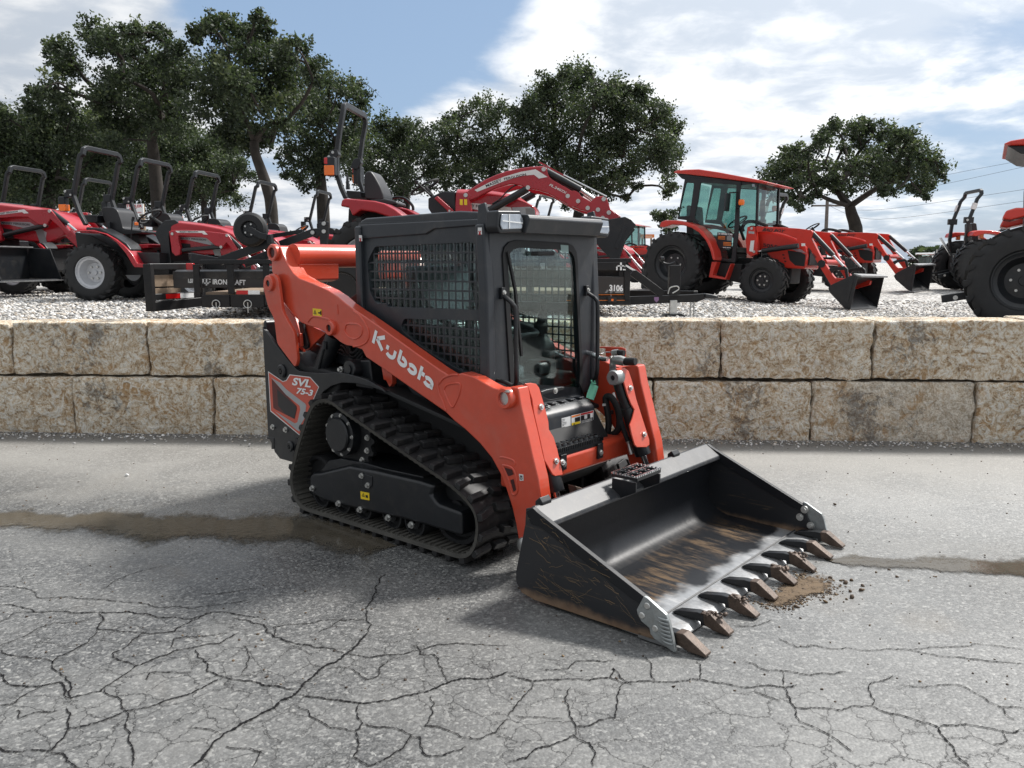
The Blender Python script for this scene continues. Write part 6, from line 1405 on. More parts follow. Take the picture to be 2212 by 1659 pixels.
# handrail, steering wheel and dash
P = FM.PY(z3, 0.55, (870,1140),(890,1098),(960,1090),(1020,1110),(1080,1170),(1090,1220)); mb = MB(); mb.tube(curve([(a, 0.55, c) for a, c in P], 5), 0.022, 8); mb.build('hand_rail', M['black'], B0)
c = FM.PY(z3, 0.0, (1210,985))[0]; bse = FM.PY(z3, 0.0, (1290,1080))[0]; steering(B0, (c[0], 0, c[1]), 0.22, math.radians(-28), (bse[0]+0.03, 0, bse[1]-0.05))
pm(-0.30, 0.30, [(1240,1100),(1290,1075),(1380,1030),(1510,1035),(1515,1200),(1500,1290),(1290,1280),(1240,1200)], 'dashboard', M['black'])
mb = MB(); q = FM.PY(z3, -0.35, (1125,940),(1260,1065)); mb.tube([(q[0][0], -0.35, q[0][1]), (q[1][0], -0.35, q[1][1])], 0.014, 8); mb.lathe([(0,0.03),(0.028,0.02),(0.028,-0.02),(0,-0.03)], (q[0][0], -0.35, q[0][1]), 'z', 10); mb.build('loader_lever', M['blackmatte'], B0)
pm(-0.42, -0.36, [(1300,1100),(1330,1075),(1500,1225),(1495,1290),(1445,1290),(1430,1225)], 'valve_bracket', M['mfred'])
for p in ((1455,1225),(1483,1240)): 
    q = FM.PY(z3, -0.42, p)[0]; mb = MB(); mb.cyl((q[0], -0.42, q[1]), (q[0], -0.435, q[1]), 0.016, n=8); mb.build('bolt', M['zinc'], B0)
# hood
hp = [(450,365),(700,372),(860,395),(1000,420),(1100,455),(1165,490),(1185,530),(1185,600),(1150,680),(450,680)]
hood = FM.PY(z4, -0.30, *hp); n = len(hood); zt, zb = max(p[1] for p in hood), min(p[1] for p in hood); mb = MB(); vs = []
for Y in (-0.30, -0.22, 0.22, 0.30): vs += [(x, Y, z if abs(Y) > 0.25 else z+(0.05 if z > zb+0.35 else 0)) for x, z in hood]
mb.add(vs, [tuple(range(n)), tuple(range(3*n, 4*n))[::-1]]+[(k*n+i, k*n+(i+1) % n, (k+1)*n+(i+1) % n, (k+1)*n+i) for k in range(3) for i in range(n)]); hd = mb.build('hood', M['mfred'], B0, bevel=0.03, seg=3)
flat_poly(hd, FM.PY(z4, -0.303, (578,462),(770,478),(960,505),(985,600),(900,590),(760,545),(582,515)), -0.304, M['offwhite'], 'side_stripe'); flat_poly(hd, FM.PY(z4, -0.303, (968,505),(1130,498),(1180,530),(1183,590),(990,600)), -0.3045, M['silver'], 'lamp_surround')
flat_poly(hd, FM.PY(z4, -0.304, (1092,512),(1170,512),(1180,585),(1098,582)), -0.3055, M['mfgrey'], 'headlight')
flat_text(hd, 'EY FERGUSON', FM.PY(z4, -0.306, (582,500),(840,532),(582,472)), -0.307, M['decblack'])
# loader mast + arched arms
mast = [(455,365),(520,370),(560,355),(600,400),(578,430),(590,500),(610,580),(630,640),(450,640),(448,500)]
armp = [(560,352),(640,300),(720,250),(820,205),(920,170),(1020,148),(1130,132),(1250,125),(1285,140),(1310,225),(1340,250),(1500,340),(1700,455),(1660,540),(1600,530),(1480,480),(1300,375),(1200,345),(1100,330),(1050,305),(960,290),(900,305),(820,330),(740,365),(640,420),(580,440)]
for s_ in (-1, 1):
    P = FM.PY(z4, -0.46, *mast); mb = MB(); mb.prism(P, 'y', s_*0.46, s_*0.34); ms = mb.build('loader_mast', M['mfred'], B0, bevel=0.01)
    P = FM.PY(z4, -0.46, *armp); mb = MB(); mb.prism(P, 'y', s_*0.455, s_*0.36); la = mb.build('loader_arm', M['mfred'], B0, bevel=0.015)
    if s_ < 0:
        for x in (503, 543): flat_poly(ms, FM.PY(z4, -0.462, (x-13,428),(x+14,430),(x+14,484),(x-13,480)), -0.463, M['yellow'], 'warning_sticker')
        flat_poly(la, FM.PY(z4, -0.458, (625,345),(760,275),(900,222),(1050,178),(1185,155),(1295,225),(1215,240),(1170,205),(1050,215),(900,262),(760,318),(650,362)), -0.459, M['offwhite'], 'arm_stripe')
        # lettering follows the arch
        for w_, ll, lr, ul in (('MASSEY', (735,322),(878,264),(724,296)), ('FERGUSON', (900,256),(1100,212),(893,234))):
            flat_text(la, w_, FM.PY(z4, -0.46, ll, lr, ul), -0.461, M['decblack'], off=0.02)
        flat_text(la, 'FL.2407X', FM.PY(z4, -0.46, (1308,305),(1465,385),(1318,284)), -0.461, M['offwhite'], shear=0.2)
        q = FM.PY(z4, -0.458, (1530,425))[0]; mb = MB(); mb.cyl((q[0], -0.456, q[1]), (q[0], -0.47, q[1]), 0.11, n=24); mb.build('round_cover', M['mfred'], la, bevel=0.005)
    for p in ((545,392),(1260,155),(1115,322),(1663,510),(1480,400),(1575,447)): 
        q = FM.PY(z4, -0.46, p)[0]; mb = MB(); mb.cyl((q[0], s_*0.455, q[1]), (q[0], s_*0.475, q[1]), 0.030, n=12); mb.build('pin', M['zinc'], la)
    a, c2, e = FM.PY(z4, -0.42, (1110,335),(760,535),(665,590)); mb = MB(); mb.cyl((a[0], s_*0.42, a[1]), (c2[0], s_*0.42, c2[1]), 0.052); cl = mb.build('lift_cylinder', M['black'], B0); mb = MB(); mb.cyl((c2[0], s_*0.42, c2[1]), (e[0], s_*0.42, e[1]-0.05), 0.026); mb.build('cylinder_rod', M['steel'], cl)
    a, c2, e = FM.PY(z4, -0.40, (1285,175),(1600,345),(1720,425)); mb = MB(); mb.cyl((a[0], s_*0.40, a[1]), (c2[0], s_*0.40, c2[1]), 0.050); cl = mb.build('tilt_cylinder', M['black'], B0); mb = MB(); mb.cyl((c2[0], s_*0.40, c2[1]), (e[0], s_*0.40, e[1]), 0.026); mb.build('cylinder_rod', M['steel'], cl)
    P = FM.PY(z4, -0.45, (1690,450),(1740,405),(1800,400),(1838,420),(1870,520),(1970,590),(1880,640),(1715,655),(1700,560),(1650,550),(1660,510)); mb = MB(); mb.prism(P, 'y', s_*0.45, s_*0.37); lk = mb.build('bucket_link', M['mfred'], B0, bevel=0.01)
    for p in ((1810,428),(1757,525),(1857,552),(1800,602)): q = FM.PY(z4, -0.45, p)[0]; mb = MB(); mb.cyl((q[0], s_*0.45, q[1]), (q[0], s_*0.468, q[1]), 0.030, n=12); mb.build('pin', M['zinc'], lk)
mb = MB(); a, c2 = FM.PY(z4, -0.2, (1218,90),(1440,210)); mb.bar([(a[0], -0.2, a[1]), (c2[0], -0.2, c2[1])], 0.05, 0.02); mb.build('level_indicator', M['mfred'], B0)
a, c2 = FM.PY(z4, -0.2, (1440,205),(1838,405)); mb = MB(); mb.tube([(a[0], -0.2, a[1]), (c2[0], -0.2, c2[1])], 0.010, 6); mb.build('level_rod', M['steel'], B0)
P = FM.PY(z4, -0.5, (780,470),(850,425),(920,350),(990,300),(1045,290)); mb = MB(); mb.tube(curve([(a, -0.43, c) for a, c in P], 5), 0.010, 6); mb.build('hydraulic_hose', M['blackmatte'], B0)
bk_ = FM.PY(z4, -0.75, (1712,660),(1820,620),(2005,590),(2060,615),(2108,668),(2010,790),(1940,1000),(1870,975),(1760,860),(1715,800))
mb = MB(); mb.prism(bk_, 'y', -0.75, -0.735); mb.mirror_y(); bb_ = mb.build('bucket', M['black'], B0, bevel=0.006)
mb = MB(); mb.prism(bk_, 'y', 0.735, 0.75); mb.build('bucket_side', M['black'], bb_, bevel=0.006)
P = FM.PY(z4, -0.75, (1712,660),(1715,800),(1760,860),(1870,975),(1885,965),(1775,850),(1732,795),(1730,665)); mb = MB(); mb.prism(P, 'y', -0.735, 0.735); mb.build('bucket_floor', M['black'], bb_)
P = FM.PY(z4, -0.75, (1712,660),(1820,620),(2005,590),(2008,600),(1825,632),(1718,672)); mb = MB(); mb.prism(P, 'y', -0.735, 0.735); mb.build('bucket_back', M['black'], bb_)
a, c2 = FM.PY(z4, -0.75, (2005,680),(1920,880)); mb = MB(); mb.bar([(a[0], -0.755, a[1]), (c2[0], -0.755, c2[1])], 0.012, 0.05); mb.build('side_stiffener', M['black'], bb_, bevel=0.004)
mb = MB(); mb.span((q[0]*0-0.2, -0.3, 0.5), (1.9, 0.3, 0.85)); mb.build('engine_block', M['blackmatte'], B0)

# ---------------- scarlet tractors: cab model and open model share the loader
z6 = zoom(2500, 600, 2.5523); z7 = zoom(3000, 600, 2.552)
FBB = Fr.wheel(1454, 16.6, -0.72, math.radians(-40)); 
def make_scarlet(cab):
    T = empty('cab_tractor' if cab else 'open_station_tractor')
    pb = lambda Y0, Y1, pts, name, mat, **k: prism_part(FBB, k.pop('z', z6), Y0, Y1, pts, name, mat, T, **k)
    for Y in (-0.72, 0.72): ag_tyre(0.65, 0.42, Y, 20, M['black'], 0.34, T, 'rear_wheel', dish=0.14)
    xf = FBB.PY(z6, -0.66, (1285,1270))[0][0]
    for Y in (-0.66, 0.66): ag_tyre(0.44, 0.30, Y, 18, M['black'], 0.22, T, 'front_wheel', x=xf, dish=0.06)
    pb(-0.92, -0.55, [(200,765),(215,715),(260,695),(380,690),(480,705),(570,730),(650,790),(710,870),(760,980),(780,1070),(755,1065),(720,960),(670,870),(600,800),(520,755),(430,735),(330,735),(240,770)], 'fender', M['bbred'], both_=True, bevel=0.025)
    mb = MB(); mb.span((-0.35, -0.45, 0.45), (1.0, 0.45, 0.95)); mb.build('transmission_body', M['blackmatte'], T, bevel=0.03)
    pb(-0.80, -0.62, [(750,1085),(800,1080),(765,1215),(890,1240),(940,1090),(945,1095),(900,1255),(730,1240)], 'step_frame', M['bbred'], bevel=0.005, both_=True)
    pb(-0.60, -0.40, [(800,1090),(1050,1090),(1050,1280),(900,1260),(800,1200)], 'fuel_tank', M['blackmatte'], both_=True)
    hood = FBB.PY(z6, -0.36, (1085,730),(1180,725),(1300,745),(1450,770),(1560,800),(1640,840),(1680,880),(1700,960),(1690,1100),(1500,1105),(1420,1080),(1290,960),(1100,960)); n = len(hood); mb = MB(); vs = []
    for Y in (-0.36, -0.28, 0.28, 0.36): vs += [(x, Y, z if abs(Y) > 0.3 else z+0.06*(z > 1.05)) for x, z in hood]
    mb.add(vs, [tuple(range(n)), tuple(range(3*n, 4*n))[::-1]]+[(k*n+i, k*n+(i+1) % n, (k+1)*n+(i+1) % n, (k+1)*n+i) for k in range(3) for i in range(n)]); hd = mb.build('hood', M['bbred'], T, bevel=0.03, seg=3)
    flat_poly(hd, FBB.PY(z6, -0.364, (1505,925),(1640,935),(1690,960),(1685,1075),(1590,1070),(1530,1020)), -0.366, M['blackmatte'], 'grille_side')
    flat_poly(hd, FBB.PY(z6, -0.364, (1530,905),(1640,905),(1690,940),(1600,930)), -0.367, M['lens'], 'headlight')
    for k in range(3): flat_poly(hd, FBB.PY(z6, -0.364, (1455+k*12,965+k*32),(1475+k*12,967+k*32),(1475+k*12,980+k*32),(1455+k*12,978+k*32)), -0.366, M['blackmatte'], 'hood_slot')
    flat_text(hd, '5055', FBB.PY(z6, -0.366, (1255,903),(1400,915),(1255,868)), -0.368, M['decblack'], off=0.03)
    mb = MB(); mb.span((1.1, -0.25, 0.40), (xf+0.35, 0.25, 0.85)); mb.build('engine_block', M['blackmatte'], T, bevel=0.03); mb = MB(); mb.cyl((xf, -0.6, 0.44), (xf, 0.6, 0.44), 0.08); mb.build('front_axle', M['blackmatte'], T)
    mb = MB(); mb.box((hood[7][0]+0.0, 0, 0.95), (0.05, 0.5, 0.35)); mb.build('grille', M['blackmatte'], hd, bevel=0.01)
    # loader
    mast = [(1085,712),(1165,708),(1170,760),(1200,900),(1200,980),(1140,1012),(1095,975),(1075,850)]
    armp = [(1165,700),(1300,697),(1450,697)]; 
    for s_ in (-1, 1):
        P = FBB.PY(z6, -0.56, *mast); mb = MB(); mb.prism(P, 'y', s_*0.56, s_*0.44); ms = mb.build('loader_mast', M['bbred'], T, bevel=0.01)
        P = FBB.PY(z6, -0.555, (1168,702),(1450,697))+FBB.PY(z7, -0.555, (330,698),(450,706),(475,730),(460,790),(560,960),(700,1150),(745,1190),(700,1270),(650,1195),(560,1070),(470,930),(420,880),(390,850),(330,850),(310,800),(200,765),(100,745))+FBB.PY(z6, -0.555, (1180,760))
        mb = MB(); mb.prism(P, 'y', s_*0.555, s_*0.46); la = mb.build('loader_arm', M['bbred'], T, bevel=0.012)
        if s_ < 0:
            flat_text(la, 'BAD BOY', FBB.PY(z6, -0.56, (1238,745),(1465,750),(1245,715)), -0.562, M['decblack'], off=0.03, shear=0.3); flat_text(la, 'DBL 500', FBB.PY(z7, -0.56, (425,900),(510,990),(440,882)), -0.562, M['decblack'], off=0.03)
            flat_poly(ms, FBB.PY(z6, -0.562, (1128,850),(1165,845),(1160,960),(1120,955)), -0.563, M['offwhite'], 'label_plate'); flat_poly(la, FBB.PY(z7, -0.56, (362,845),(402,843),(402,870),(365,872)), -0.562, M['offwhite'], 'label_plate')
            flat_poly(ms, FBB.PY(z6, -0.562, (1100,755),(1160,757),(1160,780),(1100,778)), -0.563, M['silver'], 'label_plate')
            q = FBB.PY(z7, -0.556, (578,1037))[0]; mb = MB(); mb.cyl((q[0], -0.556, q[1]), (q[0], -0.566, q[1]), 0.07, n=20); mb.build('round_cap', M['blackmatte'], la)
        for p in ((1132,727),(1170,958)): q = FBB.PY(z6, -0.56, p)[0]; mb = MB(); mb.cyl((q[0], s_*0.56, q[1]), (q[0], s_*0.575, q[1]), 0.026, n=10); mb.build('pin', M['zinc'], ms)
        a, c2, e = FBB.PY(z6, -0.50, (1610,872),(1250,945),(1205,955)); mb = MB(); mb.cyl((a[0], s_*0.50, a[1]), (c2[0], s_*0.50, c2[1]), 0.048); cl = mb.build('lift_cylinder', M['black'], T); mb = MB(); mb.cyl((c2[0], s_*0.50, c2[1]), (e[0], s_*0.50, e[1]), 0.022); mb.build('cylinder_rod', M['steel'], cl)
        a, c2, e = FBB.PY(z7, -0.50, (465,735),(690,945),(800,1050)); mb = MB(); mb.cyl((a[0], s_*0.50, a[1]), (c2[0], s_*0.50, c2[1]), 0.045); cl = mb.build('tilt_cylinder', M['black'], T); mb = MB(); mb.cyl((c2[0], s_*0.50, c2[1]), (e[0], s_*0.50, e[1]), 0.022); mb.build('cylinder_rod', M['steel'], cl)
        P = FBB.PY(z7, -0.50, (640,1130),(660,1085),(720,1062),(820,1050),(845,1070),(862,1165),(840,1165),(815,1085),(720,1095),(670,1140)); mb = MB(); mb.prism(P, 'y', s_*0.54, s_*0.48); mb.build('bucket_linkage', M['blackmatte'], T, bevel=0.006)
        P = FBB.PY(z7, -0.55, (690,1180),(740,1170),(860,1170),(910,1185),(900,1230),(730,1290),(705,1250)); mb = MB(); mb.prism(P, 'y', s_*0.55, s_*0.45); mb.build('bucket_bracket', M['bbred'], T, bevel=0.008)
        P = FBB.PY(z6, -0.62, (1020,760),(1010,720),(1040,670),(1100,655),(1180,665),(1260,690)); mb = MB(); mb.tube(curve([(a, s_*0.50, c) for a, c in P], 5), 0.035, 8); mb.build('hose_bundle', M['blackmatte'], T)
    a = FBB.PY(z7, -0.4, (620,1020))[0]; mb = MB(); mb.cyl((a[0], -0.5, a[1]), (a[0], 0.5, a[1]), 0.055); mb.build('loader_cross_tube', M['bbred'], T)
    # bucket (open towards the front)
    bp = FBB.PY(z7, -0.80, (655,1350),(690,1310),(915,1190),(945,1215),(890,1560),(830,1540),(680,1400))
    gz = 0.03; dz = min(p[1] for p in bp)-gz; bp = [(x, z-dz) for x, z in bp]
    bk2 = MB(); bk2.prism(bp, 'y', -0.80, -0.785); bko = bk2.build('bucket', M['black'], T, bevel=0.006); bk2.mirror_y().build('bucket_side', M['black'], bko, bevel=0.006)
    mb = MB(); mb.prism([bp[0], bp[1], bp[2], (bp[2][0]+0.02, bp[2][1]-0.03), (bp[1][0]+0.03, bp[1][1]-0.03), (bp[0][0]+0.03, bp[0][1]), (bp[6][0]+0.02, bp[6][1]+0.03), (bp[4][0], bp[4][1]+0.02), bp[4], bp[5], bp[6]], 'y', -0.785, 0.785); mb.build('bucket_shell', M['black'], bko)
    mb = MB(); mb.prism([(bp[2][0]-0.02, bp[2][1]+0.003), (bp[3][0]+0.06, bp[3][1]+0.02), (bp[3][0]+0.06, bp[3][1]-0.01), (bp[2][0]-0.01, bp[2][1]-0.03)], 'y', -0.80, 0.80); mb.build('bucket_lip', M['edge'], bko); mb = MB(); mb.span((bp[4][0]-0.10, -0.80, 0.008), (bp[4][0]+0.04, 0.80, 0.027)); mb.build('cutting_edge', M['edge'], bko)
    a, c2 = FBB.PY(z7, -0.80, (885,1255),(845,1480)); mb = MB(); mb.bar([(a[0], -0.806, a[1]-dz), (c2[0], -0.806, c2[1]-dz)], 0.012, 0.07); mb.build('side_stiffener', M['black'], bko, bevel=0.003)
    if cab:
        # cab
        side = FBB.PY(z6, -0.62, (430,265),(995,265),(990,400),(1000,700),(985,1080),(790,1065),(760,960),(690,830),(600,745),(540,690),(380,680),(400,500))
        g1 = FBB.PY(z6, -0.62, (445,310),(525,310),(500,640),(390,650),(405,540)); g2 = FBB.PY(z6, -0.62, (590,300),(950,300),(955,700),(945,1050),(800,1045),(770,930),(700,800),(600,710),(550,650),(575,480))
        mb = plate(side, [rpoly(g1, 0.03, 3), rpoly(g2, 0.03, 3)], 'y', -0.62, -0.58); cs = mb.build('cab_side', M['black'], T, bevel=0.006); mb.mirror_y().build('cab_side', M['black'], T, bevel=0.006)
        for g in (g1, g2):
            mb = MB(); mb.prism(g, 'y', -0.602, -0.598); mb.build('side_glass', M['tglass'], cs); mb.mirror_y().build('side_glass', M['tglass'], cs)
        x1 = FBB.PY(z6, -0.62, (1000,300),(1000,700)); x2 = FBB.PY(z6, -0.62, (400,300),(400,660))
        mb = MB(); fx0 = x1[0][0]
        fz0, fz1 = x1[1][1], x1[0][1]
        wf = FBB.PY(z6, 0.0, (1220,300),(1245,670)); 
        for s_ in (-1, 1): mb = MB(); mb.bar([(fx0+0.28, s_*0.50, fz1+0.02), (fx0+0.34, s_*0.50, fz0-0.02)], 0.05, 0.05); mb.build('windscreen_post', M['black'], T, bevel=0.01)
        mb = MB(); mb.add([(fx0+0.28, -0.50, fz1), (fx0+0.28, 0.50, fz1), (fx0+0.34, 0.50, fz0), (fx0+0.34, -0.50, fz0)], [(0,1,2,3)]); ws = mb.build('windscreen', M['tglass'], T, recalc=False)
        for s_ in (-1, 1): mb = MB(); mb.add([(fx0+0.01, s_*0.61, fz1), (fx0+0.28, s_*0.50, fz1), (fx0+0.34, s_*0.50, fz0), (fx0+0.01, s_*0.61, fz0)], [(0,1,2,3)]); mb.build('corner_glass', M['tglass'], T, recalc=False)
        mb = MB(); mb.add([(x2[0][0]+0.03, -0.57, x2[0][1]), (x2[0][0]+0.03, 0.57, x2[0][1]), (x2[1][0], 0.57, x2[1][1]), (x2[1][0], -0.57, x2[1][1])], [(0,1,2,3)]); mb.build('rear_window', M['tglass'], T, recalc=False)
        ro = FBB.PY(z6, -0.66, (305,215),(340,195),(430,180),(560,168),(760,185),(1000,215),(1200,240),(1270,258),(1200,268),(1000,258),(450,225),(330,222)); mb = MB(); mb.prism(ro, 'y', -0.66, 0.66); rf = mb.build('roof', M['bbred'], T, bevel=0.03, seg=3)
        P = FBB.PY(z6, -0.60, (340,225),(450,228),(1000,262),(1180,270),(1000,300),(450,285),(400,275)); mb = MB(); mb.prism(P, 'y', -0.60, 0.60); mb.build('roof_lining', M['black'], rf, bevel=0.01)
        for s_ in (-1, 1):
            q = FBB.PY(z6, -0.62, (915,485))[0]; mb = MB(); mb.box((q[0]+0.0, s_*0.82, q[1]), (0.04, 0.20, 0.34)); mb.build('mirror', M['black'], T, bevel=0.03)
            mb = MB(); mb.tube([(q[0]+0.1, s_*0.62, q[1]+0.2), (q[0]+0.02, s_*0.80, q[1]+0.18)], 0.014, 6); mb.build('mirror_arm', M['black'], T)
            mb = MB(); mb.lathe([(0,0.06),(0.05,0.05),(0.06,0.0),(0.05,-0.05),(0,-0.06)], (q[0]+0.28, s_*0.80, q[1]), 'z', 14); am = mb.build('amber_lamp', M['amber'], T); mb = MB(); mb.tube([(q[0]+0.12, s_*0.62, q[1]-0.1), (q[0]+0.27, s_*0.80, q[1]-0.06)], 0.012, 6); mb.build('lamp_arm', M['black'], am)
            mb = MB(); q2_ = FBB.PY(z6, -0.62, (1070,288))[0]; mb.box((q2_[0]+0.08, s_*0.50, q2_[1]), (0.05, 0.16, 0.09)); mb.build('roof_lamp', M['lens'], rf, bevel=0.01)
        sb = FBB.PY(z6, -0.60, (795,785),(945,785),(945,945),(790,940)); flat_poly(cs, sb, -0.6245, M['decblack'], 'window_poster')
        flat_text(cs, '50 SERIES CAB', FBB.PY(z6, -0.625, (798,808),(942,808),(798,790)), -0.627, M['white'], off=0.03); flat_text(cs, 'BAD BOY', FBB.PY(z6, -0.625, (855,938),(932,938),(855,928)), -0.627, M['white'], off=0.03)
        for k in range(3): flat_poly(cs, FBB.PY(z6, -0.625, (798,822+k*13),(870,822+k*13),(870,828+k*13),(798,828+k*13)), -0.627, M['orange_st'], 'poster_line'); flat_poly(cs, FBB.PY(z6, -0.625, (855,880+k*13),(935,880+k*13),(935,887+k*13),(855,887+k*13)), -0.627, M['orange_st'], 'poster_line')
        flat_poly(cs, FBB.PY(z6, -0.625, (888,815),(942,815),(942,862),(888,862)), -0.627, M['mfgrey'], 'poster_picture')
        mb = MB(); mb.prism(rpoly([(-0.05,1.15),(0.45,1.15),(0.48,1.27),(0.1,1.28),(0.0,1.85),(-0.12,1.85)], 0.04), 'y', -0.25, 0.25); mb.build('seat', M['seat'], T, bevel=0.04)
        steering(T, (0.92, 0, 1.55), 0.20, math.radians(-35), (1.1, 0, 1.2)); mb = MB(); mb.span((-0.3, -0.55, 0.95), (1.1, 0.55, 1.05)); mb.build('cab_floor', M['blackmatte'], T)
    else:
        rops(T, [(-0.25,0.95),(-0.33,1.30),(-0.30,1.75),(-0.14,2.30),(-0.05,2.52)], 0.52, 0.075, 0.085)
        for s_ in (-1, 1):
            mb = MB(); mb.box((-0.30, s_*0.52, 1.78), (0.22, 0.10, 0.15)); hg = mb.build('roll_bar_hinge', M['black'], T, bevel=0.01); mb = MB(); mb.cyl((-0.35, s_*0.57, 1.78), (-0.35, s_*0.585, 1.78), 0.03, n=8); mb.build('hinge_bolt', M['zinc'], hg)
            mb = MB(); mb.box((-0.05, s_*0.72, 1.40), (0.10, 0.10, 0.18)); mb.build('amber_lamp', M['amber'], T, bevel=0.02)
            mb = MB(); mb.box((-0.20, s_*0.525, 2.12), (0.10, 0.09, 0.16), Matrix.Rotation(0.28, 3, 'Y')); mb.build('label_plate', M['offwhite'], T)
        mb = MB(); mb.prism(rpoly([(-0.05,1.10),(0.45,1.10),(0.48,1.22),(0.1,1.23),(0.0,1.72),(-0.10,1.72)], 0.04), 'y', -0.25, 0.25); mb.build('seat', M['seat'], T, bevel=0.04)
        mb = MB(); mb.span((0.85, -0.30, 0.9), (1.2, 0.30, 1.42)); mb.build('dashboard', M['blackmatte'], T, bevel=0.04); steering(T, (0.85, 0, 1.62), 0.20, math.radians(-30), (1.0, 0, 1.38))
        mb = MB(); mb.span((0.1, -0.6, 0.75), (1.1, 0.6, 0.80)); mb.build('foot_platform', M['black'], T)
        mb = MB(); mb.bar([(-0.45, 0, 0.9), (-0.75, 0, 1.35)], 0.05, 0.05); mb.build('top_link', M['steel'], T)
    # lower hitch arms at the rear
    for s_ in (-1, 1): mb = MB(); mb.bar([(-0.3, s_*0.35, 0.50), (-0.88, s_*0.40, 0.36)], 0.05, 0.10); ha = mb.build('hitch_arm', M['black'], T, bevel=0.01); mb = MB(); mb.cyl((-0.72, s_*0.385-0.04, 0.39), (-0.72, s_*0.385+0.04, 0.39), 0.03, n=10); mb.build('pin', M['zinc'], ha)
    return T
C0 = make_scarlet(True); place(C0, FBB.o[0], FBB.o[1], FBB.yaw)
tag(C0, 'scarlet tractor with glazed cab and loader, black bucket resting on the gravel', 'tractor')
O0 = make_scarlet(False)
place(O0, 7.2, 22.0, math.radians(-40)); tag(O0, 'scarlet open tractor with black roll bar, parked behind the cab tractor under the lone oak', 'tractor')
RC = clone(C0, 'scarlet cab tractor with tall black rear tyre, standing right behind the wall', 7.14, 11.47, math.radians(-30), 1.08, z=0.79)
for ch in RC.children:
    if ch.name.startswith('roof'):
        p_ = Vector((0.6, 0, 2.45)); R_ = Matrix.Rotation(math.radians(-5), 3, 'Y'); ch.rotation_euler = (0, math.radians(-5), 0); ch.location = p_-R_ @ p_-Vector((0.16, 0, 0.10))
o = clone(O0, 'scarlet open tractor with upright roll bar and amber lamp beside the tall tyre', 11.30, 20.2, math.radians(-8), 0.95)
clone(C0, 'distant cab tractor with pale green glass behind the raised black bucket', 3.9, 34.0, math.radians(-40), 1.0)
for o in bpy.data.objects:
    if o.parent is None and 'group' in o and o.get('label', '').startswith(('scarlet', 'distant', 'small crimson')): del o['group']

# ---------------- far utility vehicles with white roofs
def make_utv():
    U = empty('utility_vehicle')
    mb = MB(); mb.prism(rpoly([(-1.4,0.45),(1.3,0.45),(1.45,0.75),(1.0,0.98),(0.5,1.02),(0.2,0.72),(-0.5,0.72),(-0.55,1.0),(-1.4,1.0)], 0.06), 'y', -0.65, 0.65); mb.build('body', M['bbred'], U, bevel=0.03)
    for s_ in (-1, 1):
        mb = MB(); mb.bar([(0.75, s_*0.62, 0.95), (0.35, s_*0.60, 1.88), (-0.55, s_*0.60, 1.90), (-0.65, s_*0.62, 0.95)], 0.05, 0.05); mb.build('roll_cage', M['blackmatte'], U)
    mb = MB(); mb.prism([(0.62,1.90),(0.55,1.98),(-0.7,2.02),(-0.78,1.94),(-0.7,1.90)], 'y', -0.72, 0.72); mb.build('roof', M['white'], U, bevel=0.02)
    mb = MB(); mb.add([(0.72,-0.58,1.0),(0.72,0.58,1.0),(0.36,0.56,1.86),(0.36,-0.56,1.86)], [(0,1,2,3)]); mb.build('windscreen', M['tglass'], U, recalc=False)
    for x in (-0.95, 0.95):
        for s_ in (-1, 1): mb = MB(); mb.lathe([(0,-0.11),(0.17,-0.11),(0.19,-0.13),(0.33,-0.11),(0.35,-0.05),(0.35,0.05),(0.33,0.11),(0.19,0.13),(0,0.11)], (x, s_*0.62, 0.35), 'y', 20); mb.build('wheel', M['tyre'], U)
    mb = MB(); mb.prism([(-0.35,0.75),(0.1,0.75),(0.1,0.88),(-0.2,0.9),(-0.3,1.35),(-0.42,1.35)], 'y', -0.5, 0.5); mb.build('bench_seat', M['seat'], U, bevel=0.03)
    return U
U0 = make_utv()
for i, (px, d) in enumerate(((2003, 52.0), (2019, 55.5), (2035, 53.0), (2052, 50.0))):
    u = U0 if i == 0 else copy_tree(U0); w = at_depth(px, 590, d); place(u, w[0], w[1], math.radians(-115+8*i))
    tag(u, 'small utility vehicle with white roof in the far line beyond the tractor buckets', 'utility vehicle', 'white roofed utility vehicles far off')

# ================================================================== trailer with implement
TR = empty('flatbed_trailer'); YN = 9.35
def TP(z, y, *pts):
    out = []
    for p in pts:
        w = on_plane(*z(*p), (0, y, 0), (0, 1, 0)); out.append((w[0], w[2]))
    return out
z5 = zoom(2200, 950, 3.403)
TRO = Vector((0.0, YN, lot(-1, YN))); TR.location = TRO
tag(TR, 'long black flatbed trailer carrying an implement, its tongue and jack above the wall', 'trailer')
def tq(z, y, pts, y0, y1, name, mat, bevel=0.006, parent=None):
    P = TP(z, y, *pts); mb = MB(); mb.prism([(a-TRO.x, c-TRO.z) for a, c in P], 'y', y0-TRO.y, y1-TRO.y); return mb.build(name, mat, parent or TR, bevel=bevel)
YF = 11.2
xl = TP(z2, YN, (700,1430))[0][0]; xR = TP(z5, YN, (960,800))[0][0]
rl_ = TP(z2, YN, (690,1290),(690,1430)); rr_ = TP(z5, YN, (950,740),(950,855))
